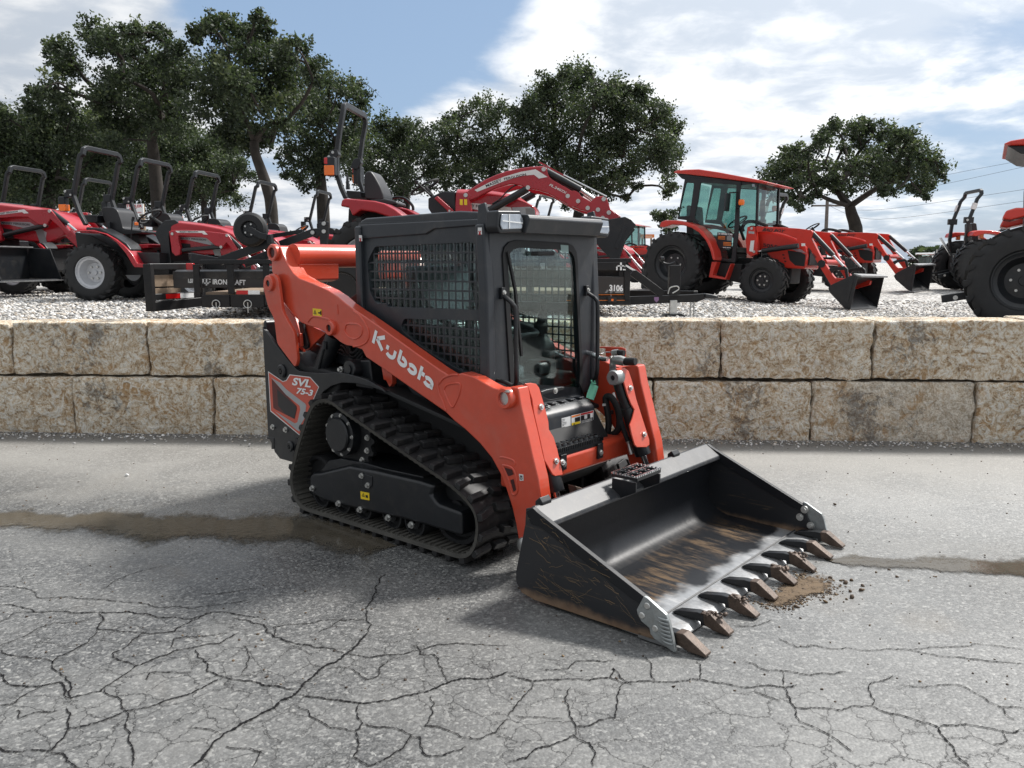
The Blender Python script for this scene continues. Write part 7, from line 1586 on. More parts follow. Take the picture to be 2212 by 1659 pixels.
for y in (YN, YF):
    mb = MB(); mb.prism([(xl, rl_[0][1]-0.05-TRO.z), (xR, rr_[0][1]-TRO.z), (xR, rr_[1][1]-TRO.z), (xl, rl_[1][1]-TRO.z)], 'y', y-TRO.y, y+0.07-TRO.y); mb.build('side_rail', M['trblack'], TR, bevel=0.006)
    mb = MB(); zt = rl_[0][1]+0.30-TRO.z; mb.span((xl, y-TRO.y, zt), (xR, y+0.06-TRO.y, zt+0.05)); mb.build('top_rail', M['trblack'], TR, bevel=0.006)
    for x in [TP(z2, YN, (645,1200))[0][0], TP(z2, YN, (962,1200))[0][0], TP(z2, YN, (1296,1200))[0][0], -1.9, -1.2, -0.5, 0.2, xR-0.10]:
        mb = MB(); mb.span((x-0.035, y-TRO.y+0.01, rl_[0][1]-0.04-TRO.z), (x+0.035, y+0.05-TRO.y, zt)); mb.build('stake_post', M['trblack'], TR, bevel=0.004)
for k in range(7):
    y = YN+0.08+(YF-YN-0.1)*k/7; mb = MB(); mb.span((xl+0.02, y-TRO.y, rl_[0][1]-0.06-TRO.z), (xR-0.02, y+0.25-TRO.y, rl_[0][1]-0.02-TRO.z)); mb.build('plank', M['plank'], TR, bevel=0.004)
for y in (YN-0.16, YF+0.24):
    for x in (-1.9, -1.05):
        mb = MB(); mb.lathe([(0,-0.09),(0.18,-0.09),(0.20,-0.11),(0.33,-0.10),(0.345,-0.05),(0.345,0.05),(0.33,0.10),(0,0.10)], (x, y-TRO.y, 0.345), 'y', 28); wl = mb.build('trailer_wheel', M['tyre'], TR); mb = MB(); s_ = -1 if y < YN else 1; mb.lathe([(0,s_*0.04),(0.06,s_*0.04),(0.07,s_*0.02),(0.15,s_*0.02),(0.18,s_*0.095)], (x, y-TRO.y, 0.345), 'y', 20); mb.build('rim', M['rimsilver'], wl)
    mb = MB(); mb.prism(rpoly([(-2.35,0.50),(-2.25,0.74),(-0.70,0.74),(-0.60,0.50),(-0.64,0.50),(-0.74,0.70),(-2.21,0.70),(-2.31,0.50)], 0.03), 'y', y-0.13-TRO.y, y+0.13-TRO.y); mb.build('wheel_arch', M['trblack'], TR, bevel=0.006)
# reflective tape, lamps
def tape(z, pts, mat): P = TP(z, YN-0.004, *pts); mb = MB(); mb.add([(a-TRO.x, -0.004, c-TRO.z) for a, c in P], [(0,1,2,3)]); return mb.build('reflective_tape', mat, TR, recalc=False)
tape(z2, [(1020,1288),(1130,1288),(1130,1325),(1020,1325)], M['redlens']); tape(z2, [(1130,1288),(1240,1288),(1240,1325),(1130,1325)], M['white'])
for dy in (0, 75): tape(z5, [(100,715+dy),(890,712+dy),(890,719+dy),(100,722+dy)], M['orange_st'])
q = TP(z5, YN-0.02, (715,785))[0]; mb = MB(); mb.box((q[0], -0.02, q[1]-TRO.z), (0.10, 0.04, 0.06)); ml = mb.build('marker_lamp', M['black'], TR, bevel=0.005); mb = MB(); mb.box((q[0], -0.043, q[1]-TRO.z), (0.025, 0.01, 0.025)); mb.build('amber_lens', M['amber'], ml)
# pull-out trays with ring latches under the near rail
for (a, c) in ((700,965),(970,1285)):
    P = TP(z2, YN, (a,1330),(c,1445)); mb = MB(); mb.span((P[0][0], -0.02, P[1][1]-TRO.z), (P[1][0], 0.35, P[0][1]-TRO.z)); tr_ = mb.build('ramp_tray', M['trblack'], TR, bevel=0.006)
    q = TP(z2, YN-0.03, ((a+c)/2,1415))[0]; mb = MB(); n = 16; mb.tube([(q[0]+0.045*math.cos(2*math.pi*i/n), -0.035, q[1]-TRO.z+0.045*math.sin(2*math.pi*i/n)) for i in range(n+1)], 0.006, 6); mb.tube([(q[0], -0.03, q[1]-TRO.z+0.02), (q[0], -0.03, q[1]-TRO.z-0.10)], 0.008, 6); mb.build('ring_latch', M['zinc'], tr_)
# swung rear gate at the left end (nearer at its free end)
g0 = at_depth(437, 600, 9.9); g1 = at_depth(322, 600, 9.25); dg_ = Vector((g1[0]-g0[0], g1[1]-g0[1], 0)); gl = dg_.length; dg_.normalize()
def GP(u, z): p = Vector((g0[0], g0[1], 0))+dg_*u; return (p.x-TRO.x, p.y-TRO.y, z-TRO.z)
zt_, zb_ = 1.745, 1.27
gate = MB(); gate.bar([GP(0, zt_), GP(gl, zt_)], 0.05, 0.07); gate.bar([GP(0, zb_+0.05), GP(gl, zb_+0.02)], 0.06, 0.11); gate.bar([GP(0.03, zb_), GP(0.03, zt_)], 0.06, 0.06, up=(1,0,0)); gate.bar([GP(gl, zb_-0.03), GP(gl, zt_+0.03)], 0.09, 0.09, up=(1,0,0)); gate.bar([GP(0, zb_+0.14), GP(gl, zb_+0.13)], 0.05, 0.07)
go = gate.build('rear_gate', M['trblack'], TR, bevel=0.008)
nrm = Vector((dg_.y, -dg_.x, 0)); nrm = nrm if nrm.y < 0 else -nrm
def gtape(u0, u1, mat):
    mb = MB(); mb.add([tuple(Vector(GP(u, z))+nrm*0.028) for u, z in ((u0,zb_+0.105),(u1,zb_+0.105),(u1,zb_+0.16),(u0,zb_+0.16))], [(0,1,2,3)]); mb.build('reflective_tape', mat, go, recalc=False)
gtape(gl*0.22, gl*0.48, M['white']); gtape(gl*0.48, gl*0.75, M['redlens'])
for k in range(2):
    mb = MB(); mb.bar([tuple(Vector(GP(gl*0.40, 1.43+0.15*k))-nrm*0.05), tuple(Vector(GP(gl*0.98, 1.43+0.15*k))-nrm*0.05)], 0.04, 0.135); mb.build('plank', M['plank'], go, bevel=0.004)
q = TP(z2, YN, (515,1105))[0]; mb = MB(); mb.box((q[0]-TRO.x, 0.25, q[1]-TRO.z), (0.09, 0.06, 0.17)); mb.build('tail_lamp', M['redlens'], TR, bevel=0.01)
# tongue
P5 = lambda *p: [(a-TRO.x, c-TRO.z) for a, c in TP(z5, YN+0.35, *p)]
tng = P5((940,740),(1720,715),(1940,700),(1945,770),(1860,805),(940,850))
mb = MB(); mb.prism(tng, 'y', 0.30, 0.38); mb.build('tongue_beam', M['trblack'], TR, bevel=0.006)
a, c2 = P5((940,790))[0], P5((1850,745))[0]; mb = MB(); mb.bar([(a[0], YF-YN, a[1]), (c2[0], 0.40, c2[1])], 0.07, 0.14); mb.build('tongue_beam', M['trblack'], TR, bevel=0.006)
mb = MB(); mb.prism(P5((1940,695),(2020,705),(2110,725),(2115,765),(2020,765),(1945,765)), 'y', 0.28, 0.40); mb.build('coupler', M['black'], TR, bevel=0.02)
a, c2 = P5((980,410))[0], P5((1390,715))[0]; mb = MB(); mb.bar([(a[0], 0.34, a[1]), (c2[0], 0.34, c2[1])], 0.07, 0.09); mb.build('brace', M['trblack'], TR, bevel=0.006)
j = P5((1540,320),(1540,705),(1520,820),(1515,930),(1512,1050)); 
mb = MB(); mb.span((j[0][0]-0.065, 0.24, j[1][1]), (j[0][0]+0.065, 0.36, j[0][1])); jk = mb.build('jack', M['trblack'], TR, bevel=0.008)
mb = MB(); mb.span((j[2][0]-0.042, 0.255, 0.02), (j[2][0]+0.042, 0.335, j[2][1]+0.03)); mb.build('jack_leg', M['zinc'], jk, bevel=0.004); mb = MB(); mb.span((j[2][0]-0.11, 0.19, 0.0), (j[2][0]+0.11, 0.41, 0.02)); mb.build('jack_foot', M['black'], jk)
k_ = P5((1550,275),(1480,305),(1390,285),(1375,235)); mb = MB(); mb.tube(curve([(a, 0.30, c) for a, c in k_], 4), 0.012, 8); mb.lathe([(0,0.03),(0.03,0.02),(0.03,-0.02),(0,-0.03)], (k_[3][0], 0.30, k_[3][1]), 'x', 10); mb.build('jack_crank', M['black'], jk)
k_ = P5((1440,700),(1470,620),(1560,600),(1580,640),(1500,690)); mb = MB(); mb.tube(curve([(a, 0.24, c) for a, c in k_], 6), 0.008, 6); mb.build('cable', M['zinc'], jk)
for xz in (1760, 1805):
    p0, p1 = P5((xz,805),(xz,1020)); mb = MB(); n = 9
    for i in range(n):
        zc_ = p0[1]+(p1[1]-p0[1])*(i+0.5)/n; r = abs(p0[1]-p1[1])/n*0.62; vert = i % 2
        mb.tube([(p0[0]+(r*0.5*math.cos(a) if vert else 0), 0.32+(0 if vert else r*0.5*math.cos(a)), zc_+r*math.sin(a)) for a in [2*math.pi*k/8 for k in range(9)]], 0.006, 5)
    mb.build('safety_chain', M['zinc'], TR)
q = P5((1268,745),(1330,745),(1330,785),(1298,818),(1268,785)); mb = MB(); mb.add([(a, 0.296, c) for a, c in q], [tuple(range(5))]); m, t, b = newmat('violet_badge'); b.inputs['Base Color'].default_value = (0.28, 0.16, 0.30, 1); mb.build('shield_badge', m, TR, recalc=False)

# implement riding on the trailer
mb = MB()
IM = empty('grading_implement', tuple(TRO)); YI2 = YN+0.14
tag(IM, 'black grading implement with white lettered blade and raised gauge wheel on trailer', 'implement')
iq = lambda z, pts, y0, y1, name, mat, bevel=0.006, parent=None: tq(z, y0, pts, y0, y1, name, mat, bevel, parent or IM)
xa, xb = TP(z2, YI2, (430,1200))[0][0], TP(z5, YI2, (900,500))[0][0]
zz1, zz0 = TP(z2, YI2, (800,1110))[0][1], TP(z2, YI2, (800,1265))[0][1]
mb = MB(); mb.span((xa, YI2-TRO.y, zz0-TRO.z), (xb, YI2+0.05-TRO.y, zz1-TRO.z)); bl = mb.build('blade', M['brown_st'], IM, bevel=0.006)
mb = MB(); mb.prism([(YI2-TRO.y-0.002, zz1-TRO.z-0.09), (YI2-TRO.y-0.02, zz1-TRO.z), (YI2-TRO.y+0.05, zz1-TRO.z+0.02), (YI2-TRO.y+0.05, zz1-TRO.z-0.09)], 'x', xa+0.03, xb-0.03); mb.build('blade_top', M['toptube'], bl, bevel=0.004)
def itext(s, z, ll, lr, ul, y, mat=M['white'], off=0.03, parent=None):
    P = TP(z, y, ll, lr, ul); P = [(a-TRO.x, c-TRO.z) for a, c in P]; return flat_text(parent or bl, s, P, y-TRO.y, mat, off)
yt_ = YI2-0.003
itext('IRONCRAFT', z2, (800,1232),(1108,1240),(800,1182), yt_); itext('120', z2, (570,1218),(615,1220),(570,1160), yt_)
def ibox(z, y, x0, y0, x1, y1, mat, parent, name='emblem_bar'):
    P = [(a-TRO.x, c-TRO.z) for a, c in TP(z, y, (x0,y0),(x1,y0),(x1,y1),(x0,y1))]; mb = MB(); mb.add([(a, y-TRO.y, c) for a, c in P], [(0,1,2,3)]); return mb.build(name, mat, parent, recalc=False)
for r in ((705,1168,780,1182),(705,1214,780,1228),(703,1168,718,1228),(764,1168,780,1190),(764,1206,780,1228),(735,1152,749,1242)): ibox(z2, yt_, *r, M['white'], bl)
iq(z5, [(350,285),(900,275),(905,310),(1035,388),(350,392)], YN-0.03, YN+0.02, 'end_plate', M['trblack'])
for r in ((770,322,895,338),(770,322,788,388),(822,285,846,388),(876,322,895,345),(860,372,895,388)): ibox(z5, YN-0.034, *r, M['white'], IM)
P = [(a-TRO.x, c-TRO.z) for a, c in TP(z5, YN-0.034, (905,310),(1035,388),(905,388))]; P2 = [(a-TRO.x, c-TRO.z) for a, c in TP(z5, YN-0.034, (898,312),(1035,390),(985,390),(898,335))]; mb = MB(); mb.add([(a, -0.034, c) for a, c in P2], [(0,1,2,3)]); mb.build('white_edge', M['white'], IM, recalc=False)
sd = iq(z5, [(360,470),(875,475),(875,700),(360,712)], YN-0.012, YN+0.0, 'model_panel', M['brown_st'])
P = [(a-TRO.x, c-TRO.z) for a, c in TP(z5, YN-0.014, (678,668),(862,672),(680,580))]; flat_text(sd, '3106', P, -0.015, M['white'], 0.04)
for x0 in (615, 680, 750):
    P = [(a-TRO.x, c-TRO.z) for a, c in TP(z5, YN-0.014, (x0,692),(x0+30,650),(x0+62 if x0 < 750 else x0+115,650),(x0+32 if x0 < 750 else x0+115,692))]; mb = MB(); mb.add([(a, -0.0135, c) for a, c in P], [(0,1,2,3)]); mb.build('slash_mark', M['mfgrey'], sd, recalc=False)
iq(z5, [(875,395),(965,395),(950,795),(880,790)], YN-0.02, YN+0.06, 'end_post', M['trblack'])
# frame arms, mast, gauge wheel
iq(z2, [(590,1040),(600,940),(865,985),(870,1040)], YI2+0.3, YI2+0.34, 'frame_plate', M['black'])
def ibar(z, pts, y, w, h, name, mat=M['black']):
    P = TP(z, y, *pts); mb = MB(); mb.bar([(a-TRO.x, y-TRO.y, c-TRO.z) for a, c in P], w, h); return mb.build(name, mat, IM, bevel=0.006)
ibar(z2, [(865,1015),(1350,840)], YI2+0.3, 0.05, 0.10, 'wheel_arm'); ibar(z2, [(1100,1040),(1350,940)], YI2+0.9, 0.05, 0.10, 'frame_bar'); ibar(z2, [(1430,860),(1740,745),(1860,740)], YI2+0.7, 0.05, 0.09, 'top_strut'); ibar(z2, [(1180,810),(1640,735)], YI2+0.8, 0.03, 0.05, 'brace_rod')
iq(z2, [(1790,650),(1875,645),(1880,740),(1860,880),(1870,1000),(1770,1000),(1800,860)], YI2+0.65, YI2+0.72, 'hitch_mast', M['black'])
for p in ((1838,665),(1838,738),(1733,748)): q = TP(z2, YI2+0.64, p)[0]; mb = MB(); mb.cyl((q[0]-TRO.x, YI2+0.64-TRO.y, q[1]-TRO.z), (q[0]-TRO.x, YI2+0.62-TRO.y, q[1]-TRO.z), 0.025, n=8); mb.build('bolt', M['zinc'], IM)
q = TP(z2, YI2+0.2, (1155,720))[0]; c_ = (q[0]-TRO.x, YI2+0.2-TRO.y, q[1]-TRO.z)
mb = MB(); mb.lathe([(0.09,-0.055),(0.10,-0.07),(0.17,-0.065),(0.195,-0.04),(0.20,0),(0.195,0.04),(0.17,0.065),(0.10,0.07),(0.09,0.055)], c_, 'y', 32, closed=True); gw = mb.build('gauge_wheel', M['tyre'], IM)
mb = MB(); mb.lathe([(0,-0.06),(0.035,-0.06),(0.04,-0.03),(0.085,-0.03),(0.10,-0.055)], c_, 'y', 20); mb.build('rim', M['black'], gw); mb = MB()
for i in range(5): a = 2*math.pi*i/5; mb.cyl((c_[0]+0.062*math.cos(a), c_[1]-0.03, c_[2]+0.062*math.sin(a)), (c_[0]+0.062*math.cos(a), c_[1]-0.05, c_[2]+0.062*math.sin(a)), 0.012, n=6)
mb.build('wheel_nuts', M['zinc'], gw)
ibar(z2, [(1140,715),(1240,775),(1310,790)], YI2+0.10, 0.03, 0.07, 'wheel_fork'); iq(z2, [(1290,765),(1340,765),(1355,850),(1310,850)], YI2+0.10, YI2+0.2, 'fork_pivot', M['black'])

# ================================================================== oaks, far line, pole, sign
m, t, b = newmat('oak_leaves')
at = nd(t, 'ShaderNodeAttribute', attribute_name='tone')
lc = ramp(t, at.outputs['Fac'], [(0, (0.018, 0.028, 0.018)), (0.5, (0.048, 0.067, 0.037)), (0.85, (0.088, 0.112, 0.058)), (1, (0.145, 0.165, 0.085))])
out = [n for n in t.nodes if n.type == 'OUTPUT_MATERIAL'][0]
t.links.new(lc, b.inputs['Base Color']); b.inputs['Roughness'].default_value = 0.55; b.inputs['Specular IOR Level'].default_value = 0.35
tl = nd(t, 'ShaderNodeBsdfTranslucent'); t.links.new(mixc(t, 1.0, lc, (1.15, 1.25, 0.75), 'MULTIPLY'), tl.inputs[0])
mx = nd(t, 'ShaderNodeMixShader', inp={0: 0.34}); t.links.new(b.outputs[0], mx.inputs[1]); t.links.new(tl.outputs[0], mx.inputs[2]); t.links.new(mx.outputs[0], out.inputs[0])
M['leaf'] = m
def leaf_mesh(name, C, size, tone, rng, mat):
    n = len(C); a = rng.normal(size=(n, 3)); a /= np.linalg.norm(a, axis=1)[:, None]; r = rng.normal(size=(n, 3)); bb = np.cross(a, r); bb /= np.linalg.norm(bb, axis=1)[:, None]
    s = size[:, None]; w = 0.62
    V = np.stack([C-a*s, C+bb*s*w, C+a*s, C-bb*s*w], 1).reshape(-1, 3)
    me = bpy.data.meshes.new(name); me.vertices.add(4*n); me.vertices.foreach_set('co', V.reshape(-1)); me.loops.add(4*n); me.loops.foreach_set('vertex_index', np.arange(4*n, dtype=np.int32))
    me.polygons.add(n); me.polygons.foreach_set('loop_start', np.arange(0, 4*n, 4, dtype=np.int32))
    q = me.attributes.new('tone', 'FLOAT', 'POINT'); q.data.foreach_set('value', np.repeat(tone, 4).astype(np.float32)); me.update(calc_edges=True); me.materials.append(mat); return me
NLEAF = []
def oak(name, label, z, depth, trunk, blobs, seed, dens=1.0, group='oaks behind the lot', lsize=0.060, spread=2.4, trunk_r=0.26, dead=0):
    rng = np.random.default_rng(seed); k = {id(zt1): 1.58, id(zt2): 1.4747, id(zt3): 1.508}[id(z)]; sc = depth/(k*S*F)
    base = at_depth(*z(*trunk[0]), depth); gz_ = lot(base[0], depth); T = empty(name, (base[0], depth, gz_-0.05)); O = np.array([base[0], depth, gz_-0.05])
    tag(T, label, 'tree', group)
    tp = [np.array([base[0], depth, gz_-0.05])]+[at_depth(*z(*p), depth) for p in trunk]
    nodes = [tp[-1]]; rad = [0.0]; cen = []
    cx_ = np.mean([p[0] for p in blobs]); 
    for (x, y, r) in blobs:
        dd = depth+rng.uniform(-1, 1)*spread; c = at_depth(*z(x, y), dd); cen.append((c, r*sc*dd/depth))
    # skeleton: nearest-neighbour tree from the trunk top
    P = [tp[-1]]+[c for c, r in cen]; n = len(P); par = [-1]*n; best = [1e9]*n; bi = [0]*n; inT = [False]*n; inT[0] = True; order = [0]; path = [0.0]*n
    for i in range(1, n): best[i] = np.linalg.norm(P[i]-P[0]); 
    for _ in range(n-1):
        j = min((i for i in range(n) if not inT[i]), key=lambda i: best[i]); inT[j] = True; par[j] = bi[j]; path[j] = path[bi[j]]+np.linalg.norm(P[j]-P[bi[j]]); order.append(j)
        for i in range(n):
            if not inT[i]:
                d = np.linalg.norm(P[i]-P[j])+0.35*path[j]
                if d < best[i]: best[i] = d; bi[i] = j
    cnt = [1]*n
    for j in order[::-1]:
        if par[j] >= 0: cnt[par[j]] += cnt[j]
    mb = MB(); rt = trunk_r; m_ = len(tp)
    pts = curve([p-O for p in tp], 5); mb.tube(pts, [rt*(1.25 if i < 3 else 1.0)*(1-0.35*i/len(pts)) for i in range(len(pts))], 12)
    for j in range(1, n):
        a, c = P[par[j]]-O, P[j]-O; r0 = min(rt*0.62, 0.030*math.sqrt(cnt[j])+0.012); mid = (a+c)/2+rng.normal(size=3)*0.10*np.linalg.norm(c-a)+np.array([0, 0, 0.05])
        q = curve([a, mid, c], 3); mb.tube(q, [r0*(1-0.35*i/(len(q)-1)) for i in range(len(q))], 6, cap=False)
    for i in range(dead):
        j = rng.integers(1, n); a = P[j]-O; d = rng.normal(size=3)*np.array([0.7, 0.4, 0.5]); mb.tube(curve([a, a+d*0.6+rng.normal(size=3)*0.1, a+d*1.3], 3), [0.02, 0.018, 0.015, 0.013, 0.010, 0.007, 0.004], 5, cap=False)
    mb.build('trunk', M['bark'], T, recalc=False)
    C, Sz, Tn = [], [], []
    for c, r in cen:
        # each bough carries several uneven sprays
        for k_ in range(6):
            rs_ = r*rng.uniform(0.38, 0.72); d = rng.normal(size=3)*np.array([0.52, 0.52, 0.44])*r; q = int(dens*1250*rs_*rs_)+22
            p = rng.normal(size=(q, 3))*rs_*np.array([0.56, 0.56, 0.44]); p += (rng.normal(size=(max(2, q//22), 3))*rs_*0.35)[rng.integers(0, max(2, q//22), q)]
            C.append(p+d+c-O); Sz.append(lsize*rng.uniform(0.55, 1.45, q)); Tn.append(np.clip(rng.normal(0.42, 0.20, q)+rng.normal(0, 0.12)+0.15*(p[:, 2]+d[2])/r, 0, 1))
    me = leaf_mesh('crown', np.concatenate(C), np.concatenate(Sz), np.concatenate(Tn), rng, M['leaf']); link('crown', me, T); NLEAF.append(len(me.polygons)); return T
zt1 = zoom(0, 0, 1.58); zt2 = zoom(1300, 0, 1.4747); zt3 = zoom(2600, 0, 1.508)
oak('oak_tree', 'dense oak thicket tree at the end of the tractor row, lower than its neighbour', zt1, 33, [(300,1290),(310,1180),(320,1100)],
    [(60,800,110),(150,740,90),(20,720,60),(10,690,40),(250,730,90),(330,760,90),(100,900,120),(250,880,120),(400,800,100),(450,720,70),(520,760,80),(550,860,110),(400,950,120),(250,1030,120),(100,1050,120),(20,950,110),(550,1000,110),(350,1120,110),(500,1150,100),(200,1180,110),(60,1180,110),(650,900,90),(680,1040,100),(600,700,60),(640,780,70),(-80,900,140),(-60,1080,140),(-90,760,110)], 1, trunk_r=0.3, spread=1.6)
oak('oak_tree', 'tall spreading oak with bare limbs showing, above the nearest crimson roll bars', zt1, 30.5, [(985,1290),(970,1120),(955,960),(945,880)],
    [(560,180,55),(600,220,70),(520,215,45),(660,250,70),(700,320,90),(620,300,60),(790,190,50),(830,210,60),(870,200,40),(1000,190,45),(1010,230,50),(960,200,35),(350,290,60),(310,300,40),(400,340,70),(450,380,80),(480,450,60),(380,390,50),(330,560,80),(260,560,60),(220,570,45),(200,640,50),(280,640,70),(370,600,60),(430,565,45),(800,300,80),(880,280,60),(900,400,120),(1000,350,90),(1080,300,70),(760,480,100),(880,520,130),(1000,480,110),(700,560,90),(640,580,70),(620,640,70),(760,650,120),(900,680,130),(1050,600,120),(1120,480,110),(1150,360,90),(720,760,100),(860,800,110),(1000,740,110),(1080,700,100),(700,880,80)], 2, trunk_r=0.27, dead=6)
oak('oak_tree', 'tallest oak, its bare trunk leaning above the gauge wheel', zt1, 29, [(1690,1310),(1665,1180),(1625,1060),(1590,960),(1580,880)],
    [(1340,130,50),(1310,150,40),(1420,130,50),(1440,170,35),(1230,190,45),(1210,220,50),(1280,200,50),(1590,110,40),(1540,170,45),(1620,120,45),(1650,160,40),(1580,190,50),(1660,200,40),(1390,220,70),(1500,260,90),(1600,260,90),(1420,320,100),(1550,360,120),(1680,300,90),(1780,320,80),(1840,290,60),(1890,320,50),(1900,390,70),(1950,430,60),(1850,420,90),(1750,430,100),(1640,470,110),(1480,450,110),(1360,420,90),(1300,500,110),(1420,560,110),(1560,580,110),(1700,570,100),(1820,520,100),(1950,500,60),(1750,660,110),(1620,700,110),(1500,700,100),(1380,680,100),(1280,640,100),(1600,820,90),(1680,880,70),(1560,900,70),(1450,800,90),(1750,780,90),(1400,860,60)], 3, trunk_r=0.23, dead=5)
oak('oak_tree', 'broad oak behind the roll bar of the larger crimson tractor', zt1, 35, [(2010,1300),(2000,1180),(1990,1060)],
    [(1960,560,90),(2050,530,60),(2030,480,40),(2100,560,50),(2050,640,100),(1900,680,110),(2150,700,90),(2000,780,120),(1850,800,100),(2150,820,100),(1950,900,110),(2080,940,110),(1820,930,70),(1780,980,60),(1900,1020,80),(2020,1040,90),(2150,1000,90),(1780,1090,45),(1850,1100,55),(1950,1150,50),(2190,560,60),(2215,520,45),(2240,600,50),(2190,900,80),(2200,780,90),(2260,640,40),(2230,700,60)], 4, trunk_r=0.3, spread=1.8, dead=4)
oak('oak_tree', 'smaller oak farther back, seen low between the two tall oaks', zt1, 40, [(1270,1300),(1265,1240),(1260,1180)],
    [(900,900,90),(1050,900,90),(1130,960,80),(1060,1020,90),(1180,1080,80),(1120,1150,80),(1250,1000,70),(1330,1050,70),(1280,1130,70),(1390,1100,60),(1440,1030,60),(1500,1050,55),(1480,1000,50),(1420,950,60),(1540,1080,45),(1350,930,60),(1220,900,80),(850,1050,90),(820,1180,80),(950,1100,70),(1450,1180,40),(1490,1240,26)], 5, trunk_r=0.16, spread=1.5)
oak('oak_tree', 'round headed oak behind the black tractor seat', zt2, 40, [(440,1260),(445,1180),(440,1110)],
    [(230,760,60),(270,720,50),(350,730,60),(420,740,50),(470,770,60),(330,800,90),(430,840,90),(520,800,60),(560,830,60),(260,850,80),(350,930,100),(470,930,100),(570,920,80),(250,960,80),(330,1040,90),(440,1040,80),(540,1020,80),(620,950,60),(640,1010,60),(700,1080,40),(420,1110,40),(150,900,70),(160,1000,70),(620,880,50)], 6, trunk_r=0.22, spread=1.8)
oak('oak_tree', 'open crowned oak above the steering wheel, touching the big oak', zt2, 38, [(860,1280),(865,1180),(870,1090)],
    [(640,720,50),(690,710,50),(740,690,40),(660,790,70),(740,790,80),(790,650,50),(850,640,60),(930,620,50),(870,700,80),(960,690,70),(1020,640,50),(800,850,90),(900,830,90),(1000,800,80),(720,900,70),(760,970,70),(860,960,90),(960,930,90),(1050,900,90),(700,1000,50),(820,1050,70),(740,1060,40),(930,1030,70),(1070,680,50)], 7, 0.85, trunk_r=0.22, spread=1.8)
oak('oak_tree', 'big broad oak standing behind the arched red loader arm', zt2, 36, [(1440,1290),(1445,1220),(1420,1130),(1400,1060)],
    [(1370,430,50),(1440,420,55),(1510,430,45),(1460,480,70),(1380,490,60),(1270,490,55),(1240,520,40),(1310,530,70),(1550,520,80),(1620,490,60),(1660,510,50),(1700,530,50),(1780,520,50),(1810,530,40),(1790,570,50),(1740,600,70),(1160,590,50),(1150,640,50),(1210,620,70),(1300,620,90),(1420,590,100),(1530,630,100),(1640,620,90),(1690,690,80),(1800,650,50),(1830,600,40),(1120,640,50),(1180,720,90),(1290,740,100),(1420,740,110),(1560,760,110),(1680,800,100),(1790,760,80),(1880,680,70),(1940,650,50),(1970,700,60),(2010,740,45),(1930,760,80),(1850,830,90),(1970,830,60),(1990,890,50),(1940,930,70),(1980,1000,50),(1990,1080,45),(1960,1130,30),(1900,880,80),(1820,930,80),(1700,910,90),(1580,900,100),(1440,880,110),(1300,880,100),(1190,850,90),(1120,800,80),(1180,960,80),(1300,990,80),(1420,1000,90),(1540,1010,90),(1650,1010,80),(1740,1010,60),(1500,1080,60),(1610,1090,60),(1690,1080,50),(1790,1080,35),(1720,1150,30),(1560,1120,40),(1340,1080,50),(1380,1190,30),(1260,1130,40)], 8, trunk_r=0.27, dead=4)
oak('oak_tree', 'lone oak with a single forked trunk behind the scarlet tractors', zt3, 34, [(1160,1400),(1155,1330),(1135,1270),(1125,1225)],
    [(1060,740,35),(1030,760,50),(1150,745,40),(1210,740,50),(1260,760,50),(1180,790,60),(1100,800,60),(1000,800,60),(960,820,50),(1300,790,50),(1370,790,40),(1430,800,50),(1480,830,50),(1400,840,60),(1310,850,60),(1200,870,60),(1090,870,50),(930,860,40),(880,890,50),(830,920,55),(770,930,50),(740,960,50),(700,980,50),(660,1020,50),(690,1060,60),(640,1080,40),(760,1020,70),(840,990,70),(920,950,60),(960,1010,50),(880,1070,60),(960,1080,60),(1040,1060,60),(1120,1030,60),(1100,970,45),(1180,970,60),(1260,930,60),(1340,920,70),(1430,910,70),(1510,890,60),(1550,930,60),(1480,970,70),(1390,990,70),(1300,1010,70),(1210,1050,70),(1290,1080,60),(1380,1070,70),(1470,1050,70),(1560,1010,65),(1620,1000,55),(1660,1040,40),(1640,960,40),(1580,1080,50),(1600,1110,35),(1540,1130,40),(1570,1160,30),(1470,1110,45),(1400,1130,40),(1330,1130,35),(800,1090,60),(730,1110,50),(660,1120,40),(700,1160,35),(760,1180,40),(820,1170,40),(870,1180,35),(840,1230,28),(800,1220,28),(930,1150,40),(620,1090,25),(590,1110,20),(1130,1110,45),(1050,1130,40)], 9, trunk_r=0.30, lsize=0.060, spread=2.4, dead=5)
oak('oak_tree', 'young oak sprouting low behind the cab tractor fender', zt2, 39, [(1950,1380),(1952,1330),(1955,1290)], [(1900,1250,28),(1940,1240,36),(1985,1225,32),(1930,1290,30),(1975,1280,30),(1960,1330,26)], 10, trunk_r=0.07, spread=0.5)

_r = random.Random(4)
def fill(x0, x1, y0, y1, n, skip=()):
    out = []
    while len(out) < n:
        x, y = _r.uniform(x0, x1), _r.uniform(y0, y1)
        if any(a < x < c and d < y < e for a, c, d, e in skip): continue
        out.append((x, y, _r.uniform(45, 95)))
    return out
oak('oak_tree', 'shaded oak at the back of the grove, behind the lowest roll bars', zt1, 44, [(120,1300),(120,1240),(125,1180)], fill(-120, 620, 740, 1270, 75), 31, trunk_r=0.2, spread=2.5)
oak('oak_tree', 'shaded oak at the back of the grove, foliage hanging behind the exit sign', zt1, 43, [(820,1300),(820,1240),(825,1180)], fill(560, 1180, 780, 1270, 70), 32, trunk_r=0.2, spread=2.5)
oak('oak_tree', 'slender oak with small low crown behind the third roll bar', zt1, 42, [(1330,1310),(1335,1250),(1340,1190)], fill(1130, 1480, 880, 1250, 34, ((1420,1600,880,1300),)), 33, trunk_r=0.12, spread=1.2)
